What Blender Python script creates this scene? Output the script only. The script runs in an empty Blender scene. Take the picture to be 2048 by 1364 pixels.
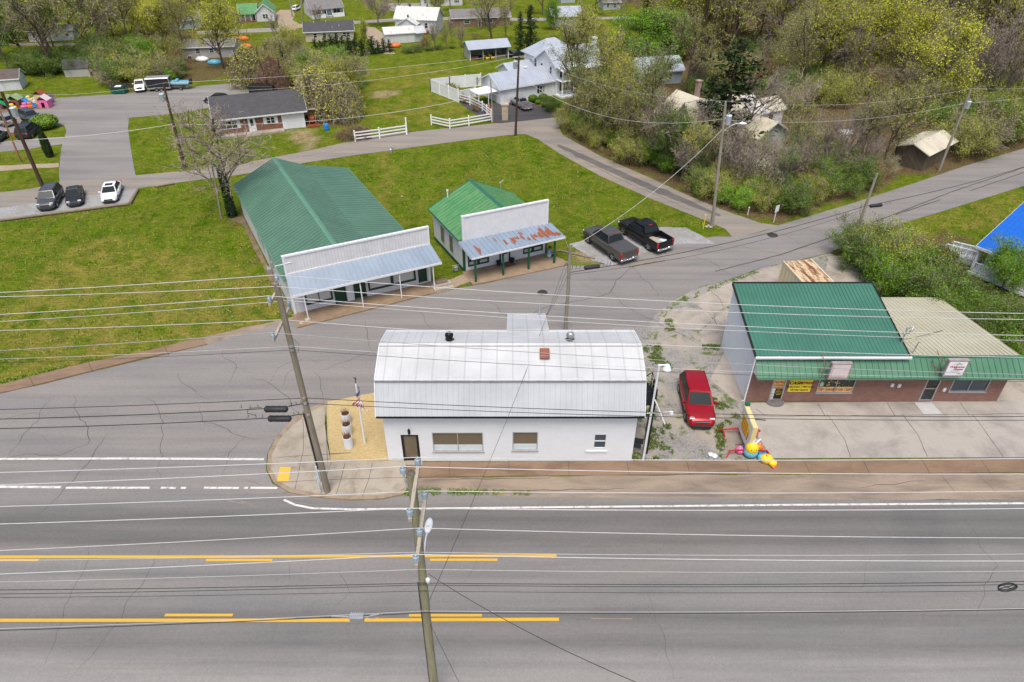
import bpy,math,random
from mathutils import Vector,Matrix,noise as mnoise
random.seed(7)
SC =bpy.context.scene
COL =SC.collection
R =math.radians
PI =math.pi
CAM_H =30.0
FPX =2048 *24 /36.0
PITCH =R(36.0)
CS,CC =math.sin(PITCH),math.cos(PITCH)
def G(u,v,z=0.0):
 """ground point (at height z) seen at photo pixel u, v"""
 x =(u -1024)/FPX
 y =(v -682)/FPX
 t =(CAM_H -z)/(CS +y *CC)
 return Vector((t *x,t *(CC -y *CS),z))
def AT(u,v,yw):
 """point at world depth yw seen at pixel u, v"""
 x =(u -1024)/FPX
 y =(v -682)/FPX
 t =yw /(CC -y *CS)
 return Vector((t *x,yw,CAM_H -t *(CS +y *CC)))
def G2(u,v,z=0.0):
 p =G(u,v,z)
 return (p.x,p.y)
class MB:
 def __init__(s,xf=None):
  s.v,s.f,s.m,s.s,s.xf =[],[],[],[],xf
 def add(s,verts,faces,mi=0,smooth=False):
  b =len(s.v)
  if s.xf:
   s.v.extend(s.xf(*p)for p in verts)
  else:
   s.v.extend((p[0],p[1],p[2])for p in verts)
  for f in faces:
   s.f.append(tuple(i +b for i in f))
   s.m.append(mi)
   s.s.append(smooth)
  return s
 def box(s,x0,y0,z0,x1,y1,z1,mi=0):
  v =[(x0,y0,z0),(x1,y0,z0),(x1,y1,z0),(x0,y1,z0),(x0,y0,z1),(x1,y0,z1),(x1,y1,z1),(x0,y1,z1)]
  return s.add(v,[(0,3,2,1),(4,5,6,7),(0,1,5,4),(1,2,6,5),(2,3,7,6),(3,0,4,7)],mi)
 def cbox(s,x0,y0,z0,x1,y1,z1,c=0.02,mi=0):
  """box with chamfered vertical and top edges"""
  a =[(x0 +c,y0),(x1 -c,y0),(x1,y0 +c),(x1,y1 -c),(x1 -c,y1),(x0 +c,y1),(x0,y1 -c),(x0,y0 +c)]
  cx,cy =(x0 +x1)/2,(y0 +y1)/2
  ins =[(px +(c if px <cx else -c)*.7,py +(c if py <cy else -c)*.7)for px,py in a]
  v =[(p[0],p[1],z0)for p in a]+[(p[0],p[1],z1 -c)for p in a]+[(p[0],p[1],z1)for p in ins]
  f =[tuple(range(7,-1,-1)),tuple(range(16,24))]
  for k in (0,8):
   for i in range(8):
    j =(i +1)% 8
    f.append((k +i,k +j,k +8 +j,k +8 +i))
  return s.add(v,f,mi)
 def bar(s,p,q,w,h=None,mi=0,up=(0,0,1)):
  p,q =Vector(p),Vector(q)
  h =w if h is None else h
  d =(q -p).normalized()
  u =Vector(up)
  if abs(d.dot(u))>.98:
   u =Vector((0,1,0))
  a =d.cross(u).normalized()*w /2
  b =a.cross(d).normalized()*h /2
  v =[p -a -b,p +a -b,p +a +b,p -a +b,q -a -b,q +a -b,q +a +b,q -a +b]
  return s.add(v,[(0,1,2,3),(7,6,5,4),(0,4,5,1),(1,5,6,2),(2,6,7,3),(3,7,4,0)],mi)
 def tube(s,pts,r,n=6,mi=0,smooth=True,caps=True):
  pts =[Vector(p)for p in pts]
  k =len(pts)
  rs =r if isinstance(r,(list,tuple))else [r]*k
  d0 =(pts[-1]-pts[0])
  if d0.length <1e-6:
   d0 =Vector((0,0,1))
  d0.normalize()
  ref =Vector((0,0,1))if abs(d0.z)<.9 else Vector((1,0,0))
  vv,ff =[],[]
  for i,p in enumerate(pts):
   d =(pts[min(i +1,k -1)]-pts[max(i -1,0)])
   if d.length <1e-7:
    d =d0.copy()
   d.normalize()
   a =d.cross(ref)
   if a.length <1e-4:
    a =d.cross(Vector((0,1,0)))
   a.normalize()
   b =d.cross(a)
   for j in range(n):
    t =2 *PI *j /n
    vv.append(p +(a *math.cos(t)+b *math.sin(t))*rs[i])
  for i in range(k -1):
   for j in range(n):
    j2 =(j +1)% n
    ff.append((i *n +j,i *n +j2,(i +1)*n +j2,(i +1)*n +j))
  s.add(vv,ff,mi,smooth)
  if caps:
   s.add(vv[:n],[tuple(range(n))],mi)
   s.add(vv[-n:],[tuple(range(n -1,-1,-1))],mi)
  return s
 def lathe(s,prof,c=(0,0,0),n=16,mi=0,smooth=True,axis='z'):
  vv,ff =[],[]
  for r,z in prof:
   for j in range(n):
    t =2 *PI *j /n
    a,b =r *math.cos(t),r *math.sin(t)
    if axis =='z':
     q =(c[0]+a,c[1]+b,c[2]+z)
    elif axis =='x':
     q =(c[0]+z,c[1]+a,c[2]+b)
    else:
     q =(c[0]+b,c[1]+z,c[2]+a)
    vv.append(q)
  for i in range(len(prof)-1):
   for j in range(n):
    j2 =(j +1)% n
    ff.append((i *n +j,i *n +j2,(i +1)*n +j2,(i +1)*n +j))
  s.add(vv,ff,mi,smooth)
  if prof[0][0]>1e-4:
   s.add(vv[:n],[tuple(range(n -1,-1,-1))],mi)
  if prof[-1][0]>1e-4:
   s.add(vv[-n:],[tuple(range(n))],mi)
  return s
 def ball(s,c,r,nu=12,nv=8,mi=0,wob=0,rng=random,rot=None):
  if not isinstance(r,(list,tuple)):
   r =(r,r,r)
  vv,ff =[],[]
  for i in range(nv +1):
   ph =PI *i /nv
   for j in range(nu):
    t =2 *PI *j /nu
    k =1 +(rng.uniform(-wob,wob)if wob else 0)
    q =Vector((r[0]*math.sin(ph)*math.cos(t)*k,r[1]*math.sin(ph)*math.sin(t)*k,-r[2]*math.cos(ph)*k))
    if rot:
     q =rot @ q
    vv.append(Vector(c)+q)
  for i in range(nv):
   for j in range(nu):
    j2 =(j +1)% nu
    ff.append((i *nu +j,i *nu +j2,(i +1)*nu +j2,(i +1)*nu +j))
  return s.add(vv,ff,mi,True)
 def sheet(s,poly,z,mi=0):
  p =[(a[0],a[1],z)for a in poly]
  ar =sum(p[i][0]*p[(i +1)% len(p)][1]-p[(i +1)% len(p)][0]*p[i][1]for i in range(len(p)))
  if ar <0:
   p =p[::-1]
  return s.add(p,[tuple(range(len(p)))],mi)
 def prism(s,poly,z0,z1,mi=0,mside=None):
  p =[(a[0],a[1])for a in poly]
  n =len(p)
  ar =sum(p[i][0]*p[(i +1)% n][1]-p[(i +1)% n][0]*p[i][1]for i in range(n))
  if ar <0:
   p =p[::-1]
  v =[(a,b,z0)for a,b in p]+[(a,b,z1)for a,b in p]
  s.add(v,[tuple(range(n -1,-1,-1)),tuple(range(n,2 *n))],mi)
  s.add(v,[(i,(i +1)% n,n +(i +1)% n,n +i)for i in range(n)],mi if mside is None else mside)
  return s
 def extx(s,prof,x0,x1,mi=0):
  """closed profile of (y, z) extruded along x"""
  n =len(prof)
  v =[(x0,a,b)for a,b in prof]+[(x1,a,b)for a,b in prof]
  f =[tuple(range(n)),tuple(range(2 *n -1,n -1,-1))]+[(i,n +i,n +(i +1)% n,(i +1)% n)for i in range(n)]
  return s.add(v,f,mi)
 def exty(s,prof,y0,y1,mi=0):
  n =len(prof)
  v =[(a,y0,b)for a,b in prof]+[(a,y1,b)for a,b in prof]
  f =[tuple(range(n -1,-1,-1)),tuple(range(n,2 *n))]+[(i,(i +1)% n,n +(i +1)% n,n +i)for i in range(n)]
  return s.add(v,f,mi)
 def quad(s,a,b,c,d,mi=0):
  return s.add([a,b,c,d],[(0,1,2,3)],mi)
 def slab(s,a,b,c,d,th,mi=0):
  """thick quad: a,b,c,d top face, thickness th along the face normal (downwards)"""
  a,b,c,d =(Vector(x)for x in (a,b,c,d))
  nrm =(b -a).cross(d -a).normalized()*th
  v =[a,b,c,d,a -nrm,b -nrm,c -nrm,d -nrm]
  return s.add(v,[(0,1,2,3),(7,6,5,4),(0,4,5,1),(1,5,6,2),(2,6,7,3),(3,7,4,0)],mi)
 def wallx(s,x0,x1,z0,z1,y,th,holes=(),mi=0):
  """wall in the xz plane, outer face at y facing -y, thickness th to +y, with rectangular openings (xa, xb, za, zb)"""
  xs =sorted({x0,x1}| {min(max(h[i],x0),x1)for h in holes for i in (0,1)})
  zs =sorted({z0,z1}| {min(max(h[i],z0),z1)for h in holes for i in (2,3)})
  for i in range(len(xs)-1):
   for j in range(len(zs)-1):
    a,b,c,d =xs[i],xs[i +1],zs[j],zs[j +1]
    mx,mz =(a +b)/2,(c +d)/2
    if any(h[0]<mx <h[1]and h[2]<mz <h[3]for h in holes):
     continue
    s.quad((a,y,c),(b,y,c),(b,y,d),(a,y,d),mi)
    s.quad((b,y +th,c),(a,y +th,c),(a,y +th,d),(b,y +th,d),mi)
  for a,b,c,d in list(holes):
   s.quad((a,y,c),(a,y +th,c),(b,y +th,c),(b,y,c),mi)
   s.quad((a,y,d),(b,y,d),(b,y +th,d),(a,y +th,d),mi)
   s.quad((a,y,c),(a,y,d),(a,y +th,d),(a,y +th,c),mi)
   s.quad((b,y,c),(b,y +th,c),(b,y +th,d),(b,y,d),mi)
  s.quad((x0,y,z0),(x0,y,z1),(x0,y +th,z1),(x0,y +th,z0),mi)
  s.quad((x1,y,z0),(x1,y +th,z0),(x1,y +th,z1),(x1,y,z1),mi)
  s.quad((x0,y,z1),(x1,y,z1),(x1,y +th,z1),(x0,y +th,z1),mi)
  return s
 def build(s,name,mats,parent=None,kind=None,attrs=None):
  me =bpy.data.meshes.new(name)
  me.from_pydata([tuple(p)for p in s.v],[],s.f)
  if not isinstance(mats,(list,tuple)):
   mats =[mats]
  for m in mats:
   me.materials.append(m)
  me.polygons.foreach_set('material_index',s.m)
  me.polygons.foreach_set('use_smooth',s.s)
  if attrs:
   for an,vals in attrs.items():
    at =me.attributes.new(an,'FLOAT','POINT')
    at.data.foreach_set('value',vals)
  me.update()
  o =bpy.data.objects.new(name,me)
  COL.objects.link(o)
  if parent is not None:
   o.parent =parent
  if kind:
   o['kind']=kind
  return o
def tag(o,label=None,cat=None,group=None,kind=None):
 if label:
  o['label']=label
 if cat:
  o['category']=cat
 if group:
  o['group']=group
 if kind:
  o['kind']=kind
 return o
def thing(name,label,cat,loc=(0,0,0),rz=0.0,group=None):
 o =bpy.data.objects.new(name,None)
 o.empty_display_size =.3
 COL.objects.link(o)
 o.location =loc
 o.rotation_euler =(0,0,rz)
 return tag(o,label,cat,group)
def copy_tree(o,parent=None):
 c =o.copy()
 COL.objects.link(c)
 c.parent =parent
 for ch in list(o.children):
  copy_tree(ch,c)
 return c
def text_mesh(name,body,size,mat,parent,loc,rot=(R(90),0,0),extrude=.004,align='CENTER',shear=0,sx=1.0,bold=0.0):
 cu =bpy.data.curves.new(name,'FONT')
 cu.body =body
 cu.size =size
 cu.extrude =extrude
 cu.align_x =align
 cu.align_y ='CENTER'
 cu.shear =shear
 cu.offset =bold
 tmp =bpy.data.objects.new(name +'_tmp',cu)
 COL.objects.link(tmp)
 dg =bpy.context.evaluated_depsgraph_get()
 me =bpy.data.meshes.new_from_object(tmp.evaluated_get(dg))
 bpy.data.objects.remove(tmp)
 me.materials.clear()
 me.materials.append(mat)
 o =bpy.data.objects.new(name,me)
 COL.objects.link(o)
 o.parent =parent
 o.location =loc
 o.rotation_euler =rot
 o.scale =(sx,1,1)
 return o
def inpoly(x,y,poly):
 c =False
 n =len(poly)
 j =n -1
 for i in range(n):
  xi,yi =poly[i][0],poly[i][1]
  xj,yj =poly[j][0],poly[j][1]
  if (yi >y)!= (yj >y)and x <(xj -xi)*(y -yi)/(yj -yi)+xi:
   c =not c
  j =i
 return c
class NT:
 def __init__(s,name):
  s.mat =bpy.data.materials.new(name)
  s.mat.use_nodes =True
  s.t =s.mat.node_tree
  s.n =s.t.nodes
  s.b =s.n['Principled BSDF']
  s._c =None
 def node(s,typ,**kw):
  n =s.n.new(typ)
  for k,v in kw.items():
   if k.startswith('i_'):
    n.inputs[k[2:]].default_value =v
   else:
    setattr(n,k,v)
  return n
 def link(s,a,b):
  s.t.links.new(a,b)
 def coord(s):
  if s._c is None:
   s._c =s.node('ShaderNodeTexCoord').outputs['Object']
  return s._c
 def mapped(s,scale=(1,1,1),rot=(0,0,0)):
  m =s.node('ShaderNodeMapping')
  m.inputs['Scale'].default_value =scale
  m.inputs['Rotation'].default_value =rot
  s.link(s.coord(),m.inputs['Vector'])
  return m.outputs['Vector']
 def noise(s,scale,detail=5,rough=.6,vec=None,dist=0):
  n =s.node('ShaderNodeTexNoise')
  n.inputs['Scale'].default_value =scale
  n.inputs['Detail'].default_value =detail
  n.inputs['Roughness'].default_value =rough
  n.inputs['Distortion'].default_value =dist
  s.link(vec if vec is not None else s.coord(),n.inputs['Vector'])
  return n.outputs['Fac']
 def ramp(s,fac,stops):
  r =s.node('ShaderNodeValToRGB')
  e =r.color_ramp.elements
  while len(e)<len(stops):
   e.new(.5)
  for k,(p,c)in enumerate(stops):
   e[k].position =p
   e[k].color =(c,c,c,1)if not isinstance(c,(tuple,list))else (c[0],c[1],c[2],1)
  s.link(fac,r.inputs['Fac'])
  return r.outputs['Color']
 def math(s,op,a,b=None,clamp=False):
  m =s.node('ShaderNodeMath',operation=op,use_clamp=clamp)
  for i,x in enumerate((a,b)):
   if x is None:
    continue
   if isinstance(x,(int,float)):
    m.inputs[i].default_value =x
   else:
    s.link(x,m.inputs[i])
  return m.outputs[0]
 def mix(s,fac,a,b,blend='MIX'):
  m =s.node('ShaderNodeMix',data_type='RGBA',blend_type=blend)
  for idx,x in ((0,fac),(6,a),(7,b)):
   if isinstance(x,(int,float)):
    m.inputs[idx].default_value =x
   elif isinstance(x,(tuple,list)):
    m.inputs[idx].default_value =(x[0],x[1],x[2],1)
   else:
    s.link(x,m.inputs[idx])
  return m.outputs[2]
 def sep(s,vec=None):
  n =s.node('ShaderNodeSeparateXYZ')
  s.link(vec if vec is not None else s.coord(),n.inputs[0])
  return n.outputs
 def lines(s,axis,period,w):
  """1 in a thin band of width w (fraction) once per period along an axis"""
  c =s.sep()[axis]if isinstance(axis,int)else axis
  f =s.math('FRACT',s.math('DIVIDE',c,period))
  return s.math('LESS_THAN',f,w)
 def bump(s,h,strength=.3,dist=.02):
  b =s.node('ShaderNodeBump')
  b.inputs['Strength'].default_value =strength
  b.inputs['Distance'].default_value =dist
  s.link(h,b.inputs['Height'])
  s.link(b.outputs[0],s.b.inputs['Normal'])
 def set(s,col=None,rough=.6,metal=0.0,spec=.4,coat=0):
  if col is not None:
   if isinstance(col,(tuple,list)):
    s.b.inputs['Base Color'].default_value =(col[0],col[1],col[2],1)
   else:
    s.link(col,s.b.inputs['Base Color'])
  if isinstance(rough,(int,float)):
   s.b.inputs['Roughness'].default_value =rough
  else:
   s.link(rough,s.b.inputs['Roughness'])
  s.b.inputs['Metallic'].default_value =metal
  s.b.inputs['Specular IOR Level'].default_value =spec
  if coat:
   s.b.inputs['Coat Weight'].default_value =coat
   s.b.inputs['Coat Roughness'].default_value =.05
  return s.mat
def sc(c,k):
 return tuple(x *k for x in c)
def plain(name,c,rough=.6,metal=0.0,var=.12,scale=3.0,spec=.4,coat=0,bump=0):
 """a colour with uneven wear: broad and fine noise"""
 m =NT(name)
 n1 =m.noise(scale,5,.65)
 col =m.ramp(n1,[(.3,sc(c,1 -var)),(.7,sc(c,1 +var))])
 if bump:
  m.bump(m.noise(scale *14,3),bump,.01)
 return m.set(col,rough,metal,spec,coat)
def stained(name,c,stain,amt=(.5,.72),scale=1.2,rough=.8,fine=40,stretch=(1,1,1),bump=.2,finevar=.15):
 m =NT(name)
 v =m.mapped(stretch)
 n1 =m.noise(scale,7,.68,v,.4)
 base =m.mix(m.ramp(n1,[(amt[0],0.0),(amt[1],1.0)]),c,stain)
 f =m.noise(fine,4,.7)
 base =m.mix(1.0,base,m.ramp(f,[(.25,1 -finevar),(.75,1 +finevar)]),'MULTIPLY')
 if bump:
  m.bump(f,bump,.01)
 return m.set(base,rough,0,.3)
def asphalt(name,c1,c2,stain,bands=None):
 m =NT(name)
 big =m.noise(.11,6,.62,None,.6)
 col =m.mix(m.ramp(big,[(.35,0.0),(.65,1.0)]),c1,c2)
 streak =m.noise(.5,5,.6,m.mapped((.12,1.2,1)))
 col =m.mix(m.ramp(streak,[(.38,0.0),(.72,.75)]),col,stain)
 streak2 =m.noise(.9,5,.65,m.mapped((.05,1.6,1)))
 col =m.mix(1.0,col,m.ramp(streak2,[(.30,.84),(.55,1.02),(.75,1.06)]),'MULTIPLY')
 if bands:
  y =m.sep()[1]
  wob =m.math('MULTIPLY',m.math('SUBTRACT',m.noise(.25,3),.5),.5)
  yy =m.math('DIVIDE',m.math('SUBTRACT',m.math('ADD',y,wob),bands[0]),bands[1]-bands[0],True)
  col =m.mix(1.0,col,m.ramp(yy,bands[2]),'MULTIPLY')
 v =m.node('ShaderNodeTexVoronoi',feature='F1')
 v.inputs['Scale'].default_value =9.0
 m.link(m.coord(),v.inputs['Vector'])
 spk =m.math('LESS_THAN',v.outputs['Distance'],.10)
 rnd =m.math('GREATER_THAN',m.noise(.8,3),.58)
 col =m.mix(m.math('MULTIPLY',m.math('MULTIPLY',spk,rnd),.7),col,(.05,.05,.05))
 f =m.noise(26,5,.75)
 col =m.mix(1.0,col,m.ramp(f,[(.25,.76),(.75,1.22)]),'MULTIPLY')
 f2 =m.noise(5.5,5,.8)
 col =m.mix(1.0,col,m.ramp(f2,[(.3,.90),(.7,1.09)]),'MULTIPLY')
 m.bump(f,.25,.01)
 return m.set(col,.85,0,.25)
def grass_mat(name):
 m =NT(name)
 def attr(a):
  n =m.node('ShaderNodeAttribute',attribute_name=a)
  return n.outputs['Fac']
 n1 =m.noise(.22,6,.62,None,.5)
 n2 =m.noise(1.3,6,.7)
 n3 =m.noise(7.0,6,.75)
 g =m.mix(m.ramp(n1,[(.34,0.0),(.66,1.0)]),(.022,.086,.0005),(.066,.150,.002))
 g =m.mix(m.ramp(n2,[(.42,0.0),(.66,.85)]),g,(.135,.178,.008))
 x =m.sep()[0]
 y =m.sep()[1]
 s =m.math('ADD',x,m.math('MULTIPLY',y,.12))
 st =m.math('SINE',m.math('MULTIPLY',s,2.1))
 g =m.mix(m.ramp(st,[(.35,0.0),(.65,.40)]),g,(.042,.098,.004))
 dry =m.math('MULTIPLY',attr('dry'),m.ramp(m.noise(.55,7,.7,None,.4),[(.32,0.0),(.62,1.0)]),True)
 g =m.mix(m.math('MULTIPLY',dry,.92),g,(.250,.205,.048))
 lit =m.math('MULTIPLY',attr('litter'),m.ramp(m.noise(1.1,6,.7),[(.25,.55),(.55,1.0)]),True)
 lcol =m.mix(m.ramp(n3,[(.3,0.0),(.7,1.0)]),(.060,.038,.022),(.190,.130,.080))
 g =m.mix(lit,g,lcol)
 bare =m.math('MULTIPLY',attr('bare'),m.ramp(m.noise(.9,7,.7),[(.3,.2),(.6,1.0)]),True)
 g =m.mix(bare,g,(.33,.25,.15))
 n4 =m.noise(22.0,5,.8,m.mapped((1,1.0,1)))
 n5 =m.noise(3.2,4,.8,m.mapped((.55,1.5,1),(0,0,.25)),.6)
 g =m.mix(1.0,g,m.ramp(n4,[(.32,.52),(.68,1.45)]),'MULTIPLY')
 g =m.mix(1.0,g,m.ramp(n3,[(.36,.60),(.64,1.36)]),'MULTIPLY')
 g =m.mix(1.0,g,m.ramp(n5,[(.34,.66),(.66,1.30)]),'MULTIPLY')
 m.bump(m.math('ADD',n4,n3),.9,.06)
 return m.set(g,1.0,0,.0)
def gravel_mat(name,c,d,patch=None):
 m =NT(name)
 v =m.node('ShaderNodeTexVoronoi',feature='F1')
 v.inputs['Scale'].default_value =11.0
 m.link(m.coord(),v.inputs['Vector'])
 stone =m.mix(m.math('MULTIPLY',v.outputs['Distance'],1.2,True),sc(c,1.25),sc(c,.62))
 n1 =m.noise(.45,6,.7,None,.3)
 col =m.mix(m.ramp(n1,[(.42,0.0),(.62,.85)]),stone,d)
 if patch:
  n2 =m.noise(.8,7,.72,None,.4)
  col =m.mix(m.ramp(n2,[(.55,0.0),(.62,.9)]),col,patch)
 f =m.noise(30,4,.8)
 col =m.mix(1.0,col,m.ramp(f,[(.2,.7),(.8,1.25)]),'MULTIPLY')
 m.bump(f,.6,.02)
 return m.set(col,.95,0,.15)
def metal_roof(name,c,dirt,rough=.42,metal=.0,dirt_amt=(.5,.8),axis_stretch=(6,.5,.5),pan=None,pan_axis=0,fade=None):
 m =NT(name)
 st =m.noise(1.0,6,.65,m.mapped(axis_stretch))
 col =m.mix(m.ramp(st,[(dirt_amt[0],0.0),(dirt_amt[1],.7)]),c,dirt)
 big =m.noise(.5,5,.6)
 col =m.mix(1.0,col,m.ramp(big,[(.3,.88),(.7,1.1)]),'MULTIPLY')
 if fade:
  col =m.mix(m.ramp(m.noise(.9,6,.7,m.mapped((1,3,1))),[(.42,0.0),(.66,.8)]),col,fade)
 if pan:
  ln =m.lines(pan_axis,pan,.10)
  col =m.mix(m.math('MULTIPLY',ln,.35),col,sc(c,.55))
 return m.set(col,rough,metal,.4)
def siding(name,c,axis,period,dark=.62,dirt=None,amt=(.55,.85),rough=.6):
 m =NT(name)
 ln =m.lines(axis,period,.12)
 col =m.mix(m.math('MULTIPLY',ln,.8),c,sc(c,dark))
 if dirt:
  st =m.noise(.9,7,.7,m.mapped((1.5,1.5,.35)),.3)
  col =m.mix(m.ramp(st,[(amt[0],0.0),(amt[1],.75)]),col,dirt)
 n =m.noise(2.0,5,.6)
 col =m.mix(1.0,col,m.ramp(n,[(.3,.93),(.7,1.05)]),'MULTIPLY')
 m.bump(m.math('SUBTRACT',1.0,ln),.5,.015)
 return m.set(col,rough,0,.3)
def brick_mat(name,c1,c2,mortar,bw=.22,bh=.075,painted=False,scale=1.0):
 m =NT(name)
 s =m.sep()
 cmb =m.node('ShaderNodeCombineXYZ')
 m.link(m.math('ADD',s[0],s[1]),cmb.inputs[0])
 m.link(s[2],cmb.inputs[1])
 b =m.node('ShaderNodeTexBrick')
 b.inputs['Scale'].default_value =1.0
 b.inputs['Brick Width'].default_value =bw
 b.inputs['Row Height'].default_value =bh
 b.inputs['Mortar Size'].default_value =.010 if not painted else .006
 b.inputs['Color1'].default_value =(*c1,1)
 b.inputs['Color2'].default_value =(*c2,1)
 b.inputs['Mortar'].default_value =(*mortar,1)
 m.link(cmb.outputs[0],b.inputs['Vector'])
 n =m.noise(1.2,6,.7)
 col =m.mix(1.0,b.outputs['Color'],m.ramp(n,[(.3,.8),(.7,1.15)]if not painted else [(.3,.965),(.7,1.02)]),'MULTIPLY')
 m.bump(m.math('SUBTRACT',1.0,b.outputs['Fac']),.5,.01)
 return m.set(col,.8 if not painted else .55,0,.3)
def rusty(name,c,rust=(.22,.07,.025),amt=(.42,.55),stretch=(1,3,1),scale=.8,rough=.6):
 m =NT(name)
 n1 =m.noise(scale,8,.72,m.mapped(stretch),.5)
 n2 =m.noise(6,5,.7)
 rc =m.mix(n2,sc(rust,.6),sc(rust,1.9))
 col =m.mix(m.ramp(n1,[(amt[0],0.0),(amt[1],1.0)]),c,rc)
 return m.set(col,rough,0,.3)
def leaf_mat(name,c,var=.45,hue=None,trans=.0):
 m =NT(name)
 g =m.node('ShaderNodeNewGeometry')
 oi =m.node('ShaderNodeObjectInfo')
 r =g.outputs['Random Per Island']
 col =m.ramp(r,[(0.0,sc(c,1 -var)),(.55,c),(1.0,sc(hue or c,1 +var *.8))])
 col =m.mix(1.0,col,m.ramp(oi.outputs['Random'],[(0.0,.78),(1.0,1.25)]),'MULTIPLY')
 m.b.inputs['Base Color'].default_value =(*c,1)
 return m.set(col,.75,0,.15)
def bark_mat(name,c):
 m =NT(name)
 n =m.noise(5,6,.7,m.mapped((3,3,.6)))
 oi =m.node('ShaderNodeObjectInfo')
 col =m.ramp(n,[(.3,sc(c,.6)),(.7,sc(c,1.35))])
 col =m.mix(1.0,col,m.ramp(oi.outputs['Random'],[(0.0,.8),(1.0,1.25)]),'MULTIPLY')
 return m.set(col,.9,0,.1)
M ={}
M['highway']=asphalt('highway_asphalt',(.160,.157,.153),(.190,.185,.179),(.225,.21,.19),
      (9.0,27.0,[(0.0,1.25),(.36,1.25),(.425,1.22),(.46,.86),(.50,1.0),(.545,.80),(.575,1.06),(.72,1.08),(.75,.98),(.79,.70),(.83,.80),(.875,.70),(.915,.92),(.96,1.04)]))
M['street']=asphalt('street_asphalt',(.192,.184,.178),(.222,.212,.204),(.262,.24,.215))
M['backroad']=asphalt('back_road_asphalt',(.205,.190,.172),(.24,.222,.20),(.33,.27,.20))
M['lot']=asphalt('parking_lot_asphalt',(.19,.182,.176),(.22,.21,.20),(.28,.26,.235))
M['darkdrive']=asphalt('dark_driveway_asphalt',(.045,.044,.047),(.060,.058,.06),(.095,.09,.09))
M['farroad']=asphalt('far_road_surface',(.24,.22,.20),(.29,.27,.24),(.33,.29,.25))
M['crack']=plain('crack_filler',(.072,.066,.060),.9)
M['whiteline']=stained('white_road_paint',(.62,.61,.58),(.25,.235,.22),(.50,.66),3.0,.7,25,(1,1,1),.1,.1)
M['yellowline']=stained('yellow_road_paint',(.62,.36,.035),(.42,.27,.06),(.62,.8),2.0,.7,25,(1,1,1),.1,.1)
M['grass']=grass_mat('lawn_grass')
M['concrete']=stained('pale_concrete',(.36,.315,.25),(.20,.165,.12),(.46,.75),.9,.88,30,(1,1,1),.25,.16)
M['kerbstone']=stained('kerb_concrete',(.30,.235,.165),(.17,.12,.08),(.45,.72),1.5,.9,30)
M['brownwalk']=stained('brown_pavement',(.235,.160,.105),(.135,.088,.060),(.46,.70),.55,.88,30,(.5,1.6,1),.3,.2)
M['sandy']=stained('sandy_shoulder',(.295,.235,.175),(.175,.14,.11),(.42,.68),.5,.9,22,(.45,2.0,1),.35,.2)
M['apron']=stained('old_concrete_apron',(.37,.34,.30),(.235,.215,.195),(.46,.68),.28,.88,24,(1,1,1),.25,.16)
M['roughpad']=stained('rough_concrete_pad',(.37,.33,.28),(.23,.20,.165),(.45,.7),.5,.9,18,(1,1,1),.4,.2)
M['gravel']=gravel_mat('grey_gravel',(.36,.37,.38),(.25,.235,.20))
M['sidegravel']=gravel_mat('weedy_gravel',(.28,.27,.255),(.36,.32,.26),(.085,.125,.02))
M['dirt']=gravel_mat('pale_dirt',(.40,.33,.24),(.33,.25,.17))
M['straw']=stained('straw_mulch',(.52,.40,.20),(.36,.26,.11),(.40,.72),6.0,.95,28,(1,2.5,1),.6,.28)
M['tactile']=plain('yellow_tactile_pad',(.68,.41,.055),.7,0,.06)
M['soil']=plain('bare_soil',(.16,.11,.07),.95,0,.3,1.5)
M['whitebrick']=brick_mat('white_painted_brick',(.76,.78,.80),(.735,.755,.775),(.68,.70,.72),.21,.08,True)
M['white']=plain('white_paint',(.72,.74,.76),.55,0,.04,2)
M['whitetrim']=plain('white_trim',(.68,.69,.71),.5,0,.05,3)
M['whiteroof']=metal_roof('white_metal_roof',(.49,.50,.505),(.40,.395,.37),.45,0,(.58,.92),(5,.4,.4),.9,0)
M['whitemansard']=metal_roof('white_mansard_metal',(.45,.47,.50),(.36,.36,.35),.5,0,(.58,.9),(6,.4,.4),.3,0)
M['flashing']=plain('grey_metal_flashing',(.42,.43,.43),.45,.3,.1)
M['blackmetal']=plain('black_metal',(.016,.016,.017),.45,.3,.2)
M['darkglass']=NT('dark_window_glass').set((.018,.021,.024),.06,0,.6)
M['blueglass']=NT('blue_grey_window_glass').set((.05,.07,.09),.08,0,.7)
M['blind']=siding('brown_vertical_blind',(.165,.13,.085),0,.09,.62)
M['blind'].node_tree.nodes['Principled BSDF'].inputs['Coat Weight'].default_value =.7
M['shade']=plain('pale_window_shade',(.60,.60,.57),.7,0,.06)
M['film']=plain('pale_lower_panel',(.58,.64,.67),.35,0,.05)
M['greenroof']=metal_roof('green_ribbed_roof',(.080,.172,.118),(.125,.21,.155),.45,0,(.45,.85),(.6,6,.6),.24,1)
M['greenroof2']=metal_roof('faded_green_roof',(.060,.225,.085),(.11,.24,.12),.5,0,(.5,.9),(.6,5,.6),.26,1,(.17,.30,.12))
M['greenroof3']=metal_roof('deep_green_roof',(.050,.160,.112),(.080,.185,.135),.42,0,(.55,.9),(6,.5,.5),.23,0)
M['greenawn']=metal_roof('green_awning_metal',(.060,.175,.105),(.12,.205,.13),.45,0,(.5,.85),(6,.5,.5))
M['greenridge']=plain('green_ridge_cap',(.10,.24,.16),.45,0,.1)
M['darkgreen']=plain('dark_green_paint',(.008,.055,.030),.45,0,.15)
M['postgreen']=plain('green_post_paint',(.012,.085,.040),.5,0,.15)
M['blueawn']=metal_roof('galvanised_awning',(.215,.275,.35),(.165,.21,.265),.42,0,(.5,.9),(4,.5,.5))
M['rust']=rusty('rust_streak',(.27,.085,.03),(.17,.05,.022),(.3,.7),(2,2,1),2.0)
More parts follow.
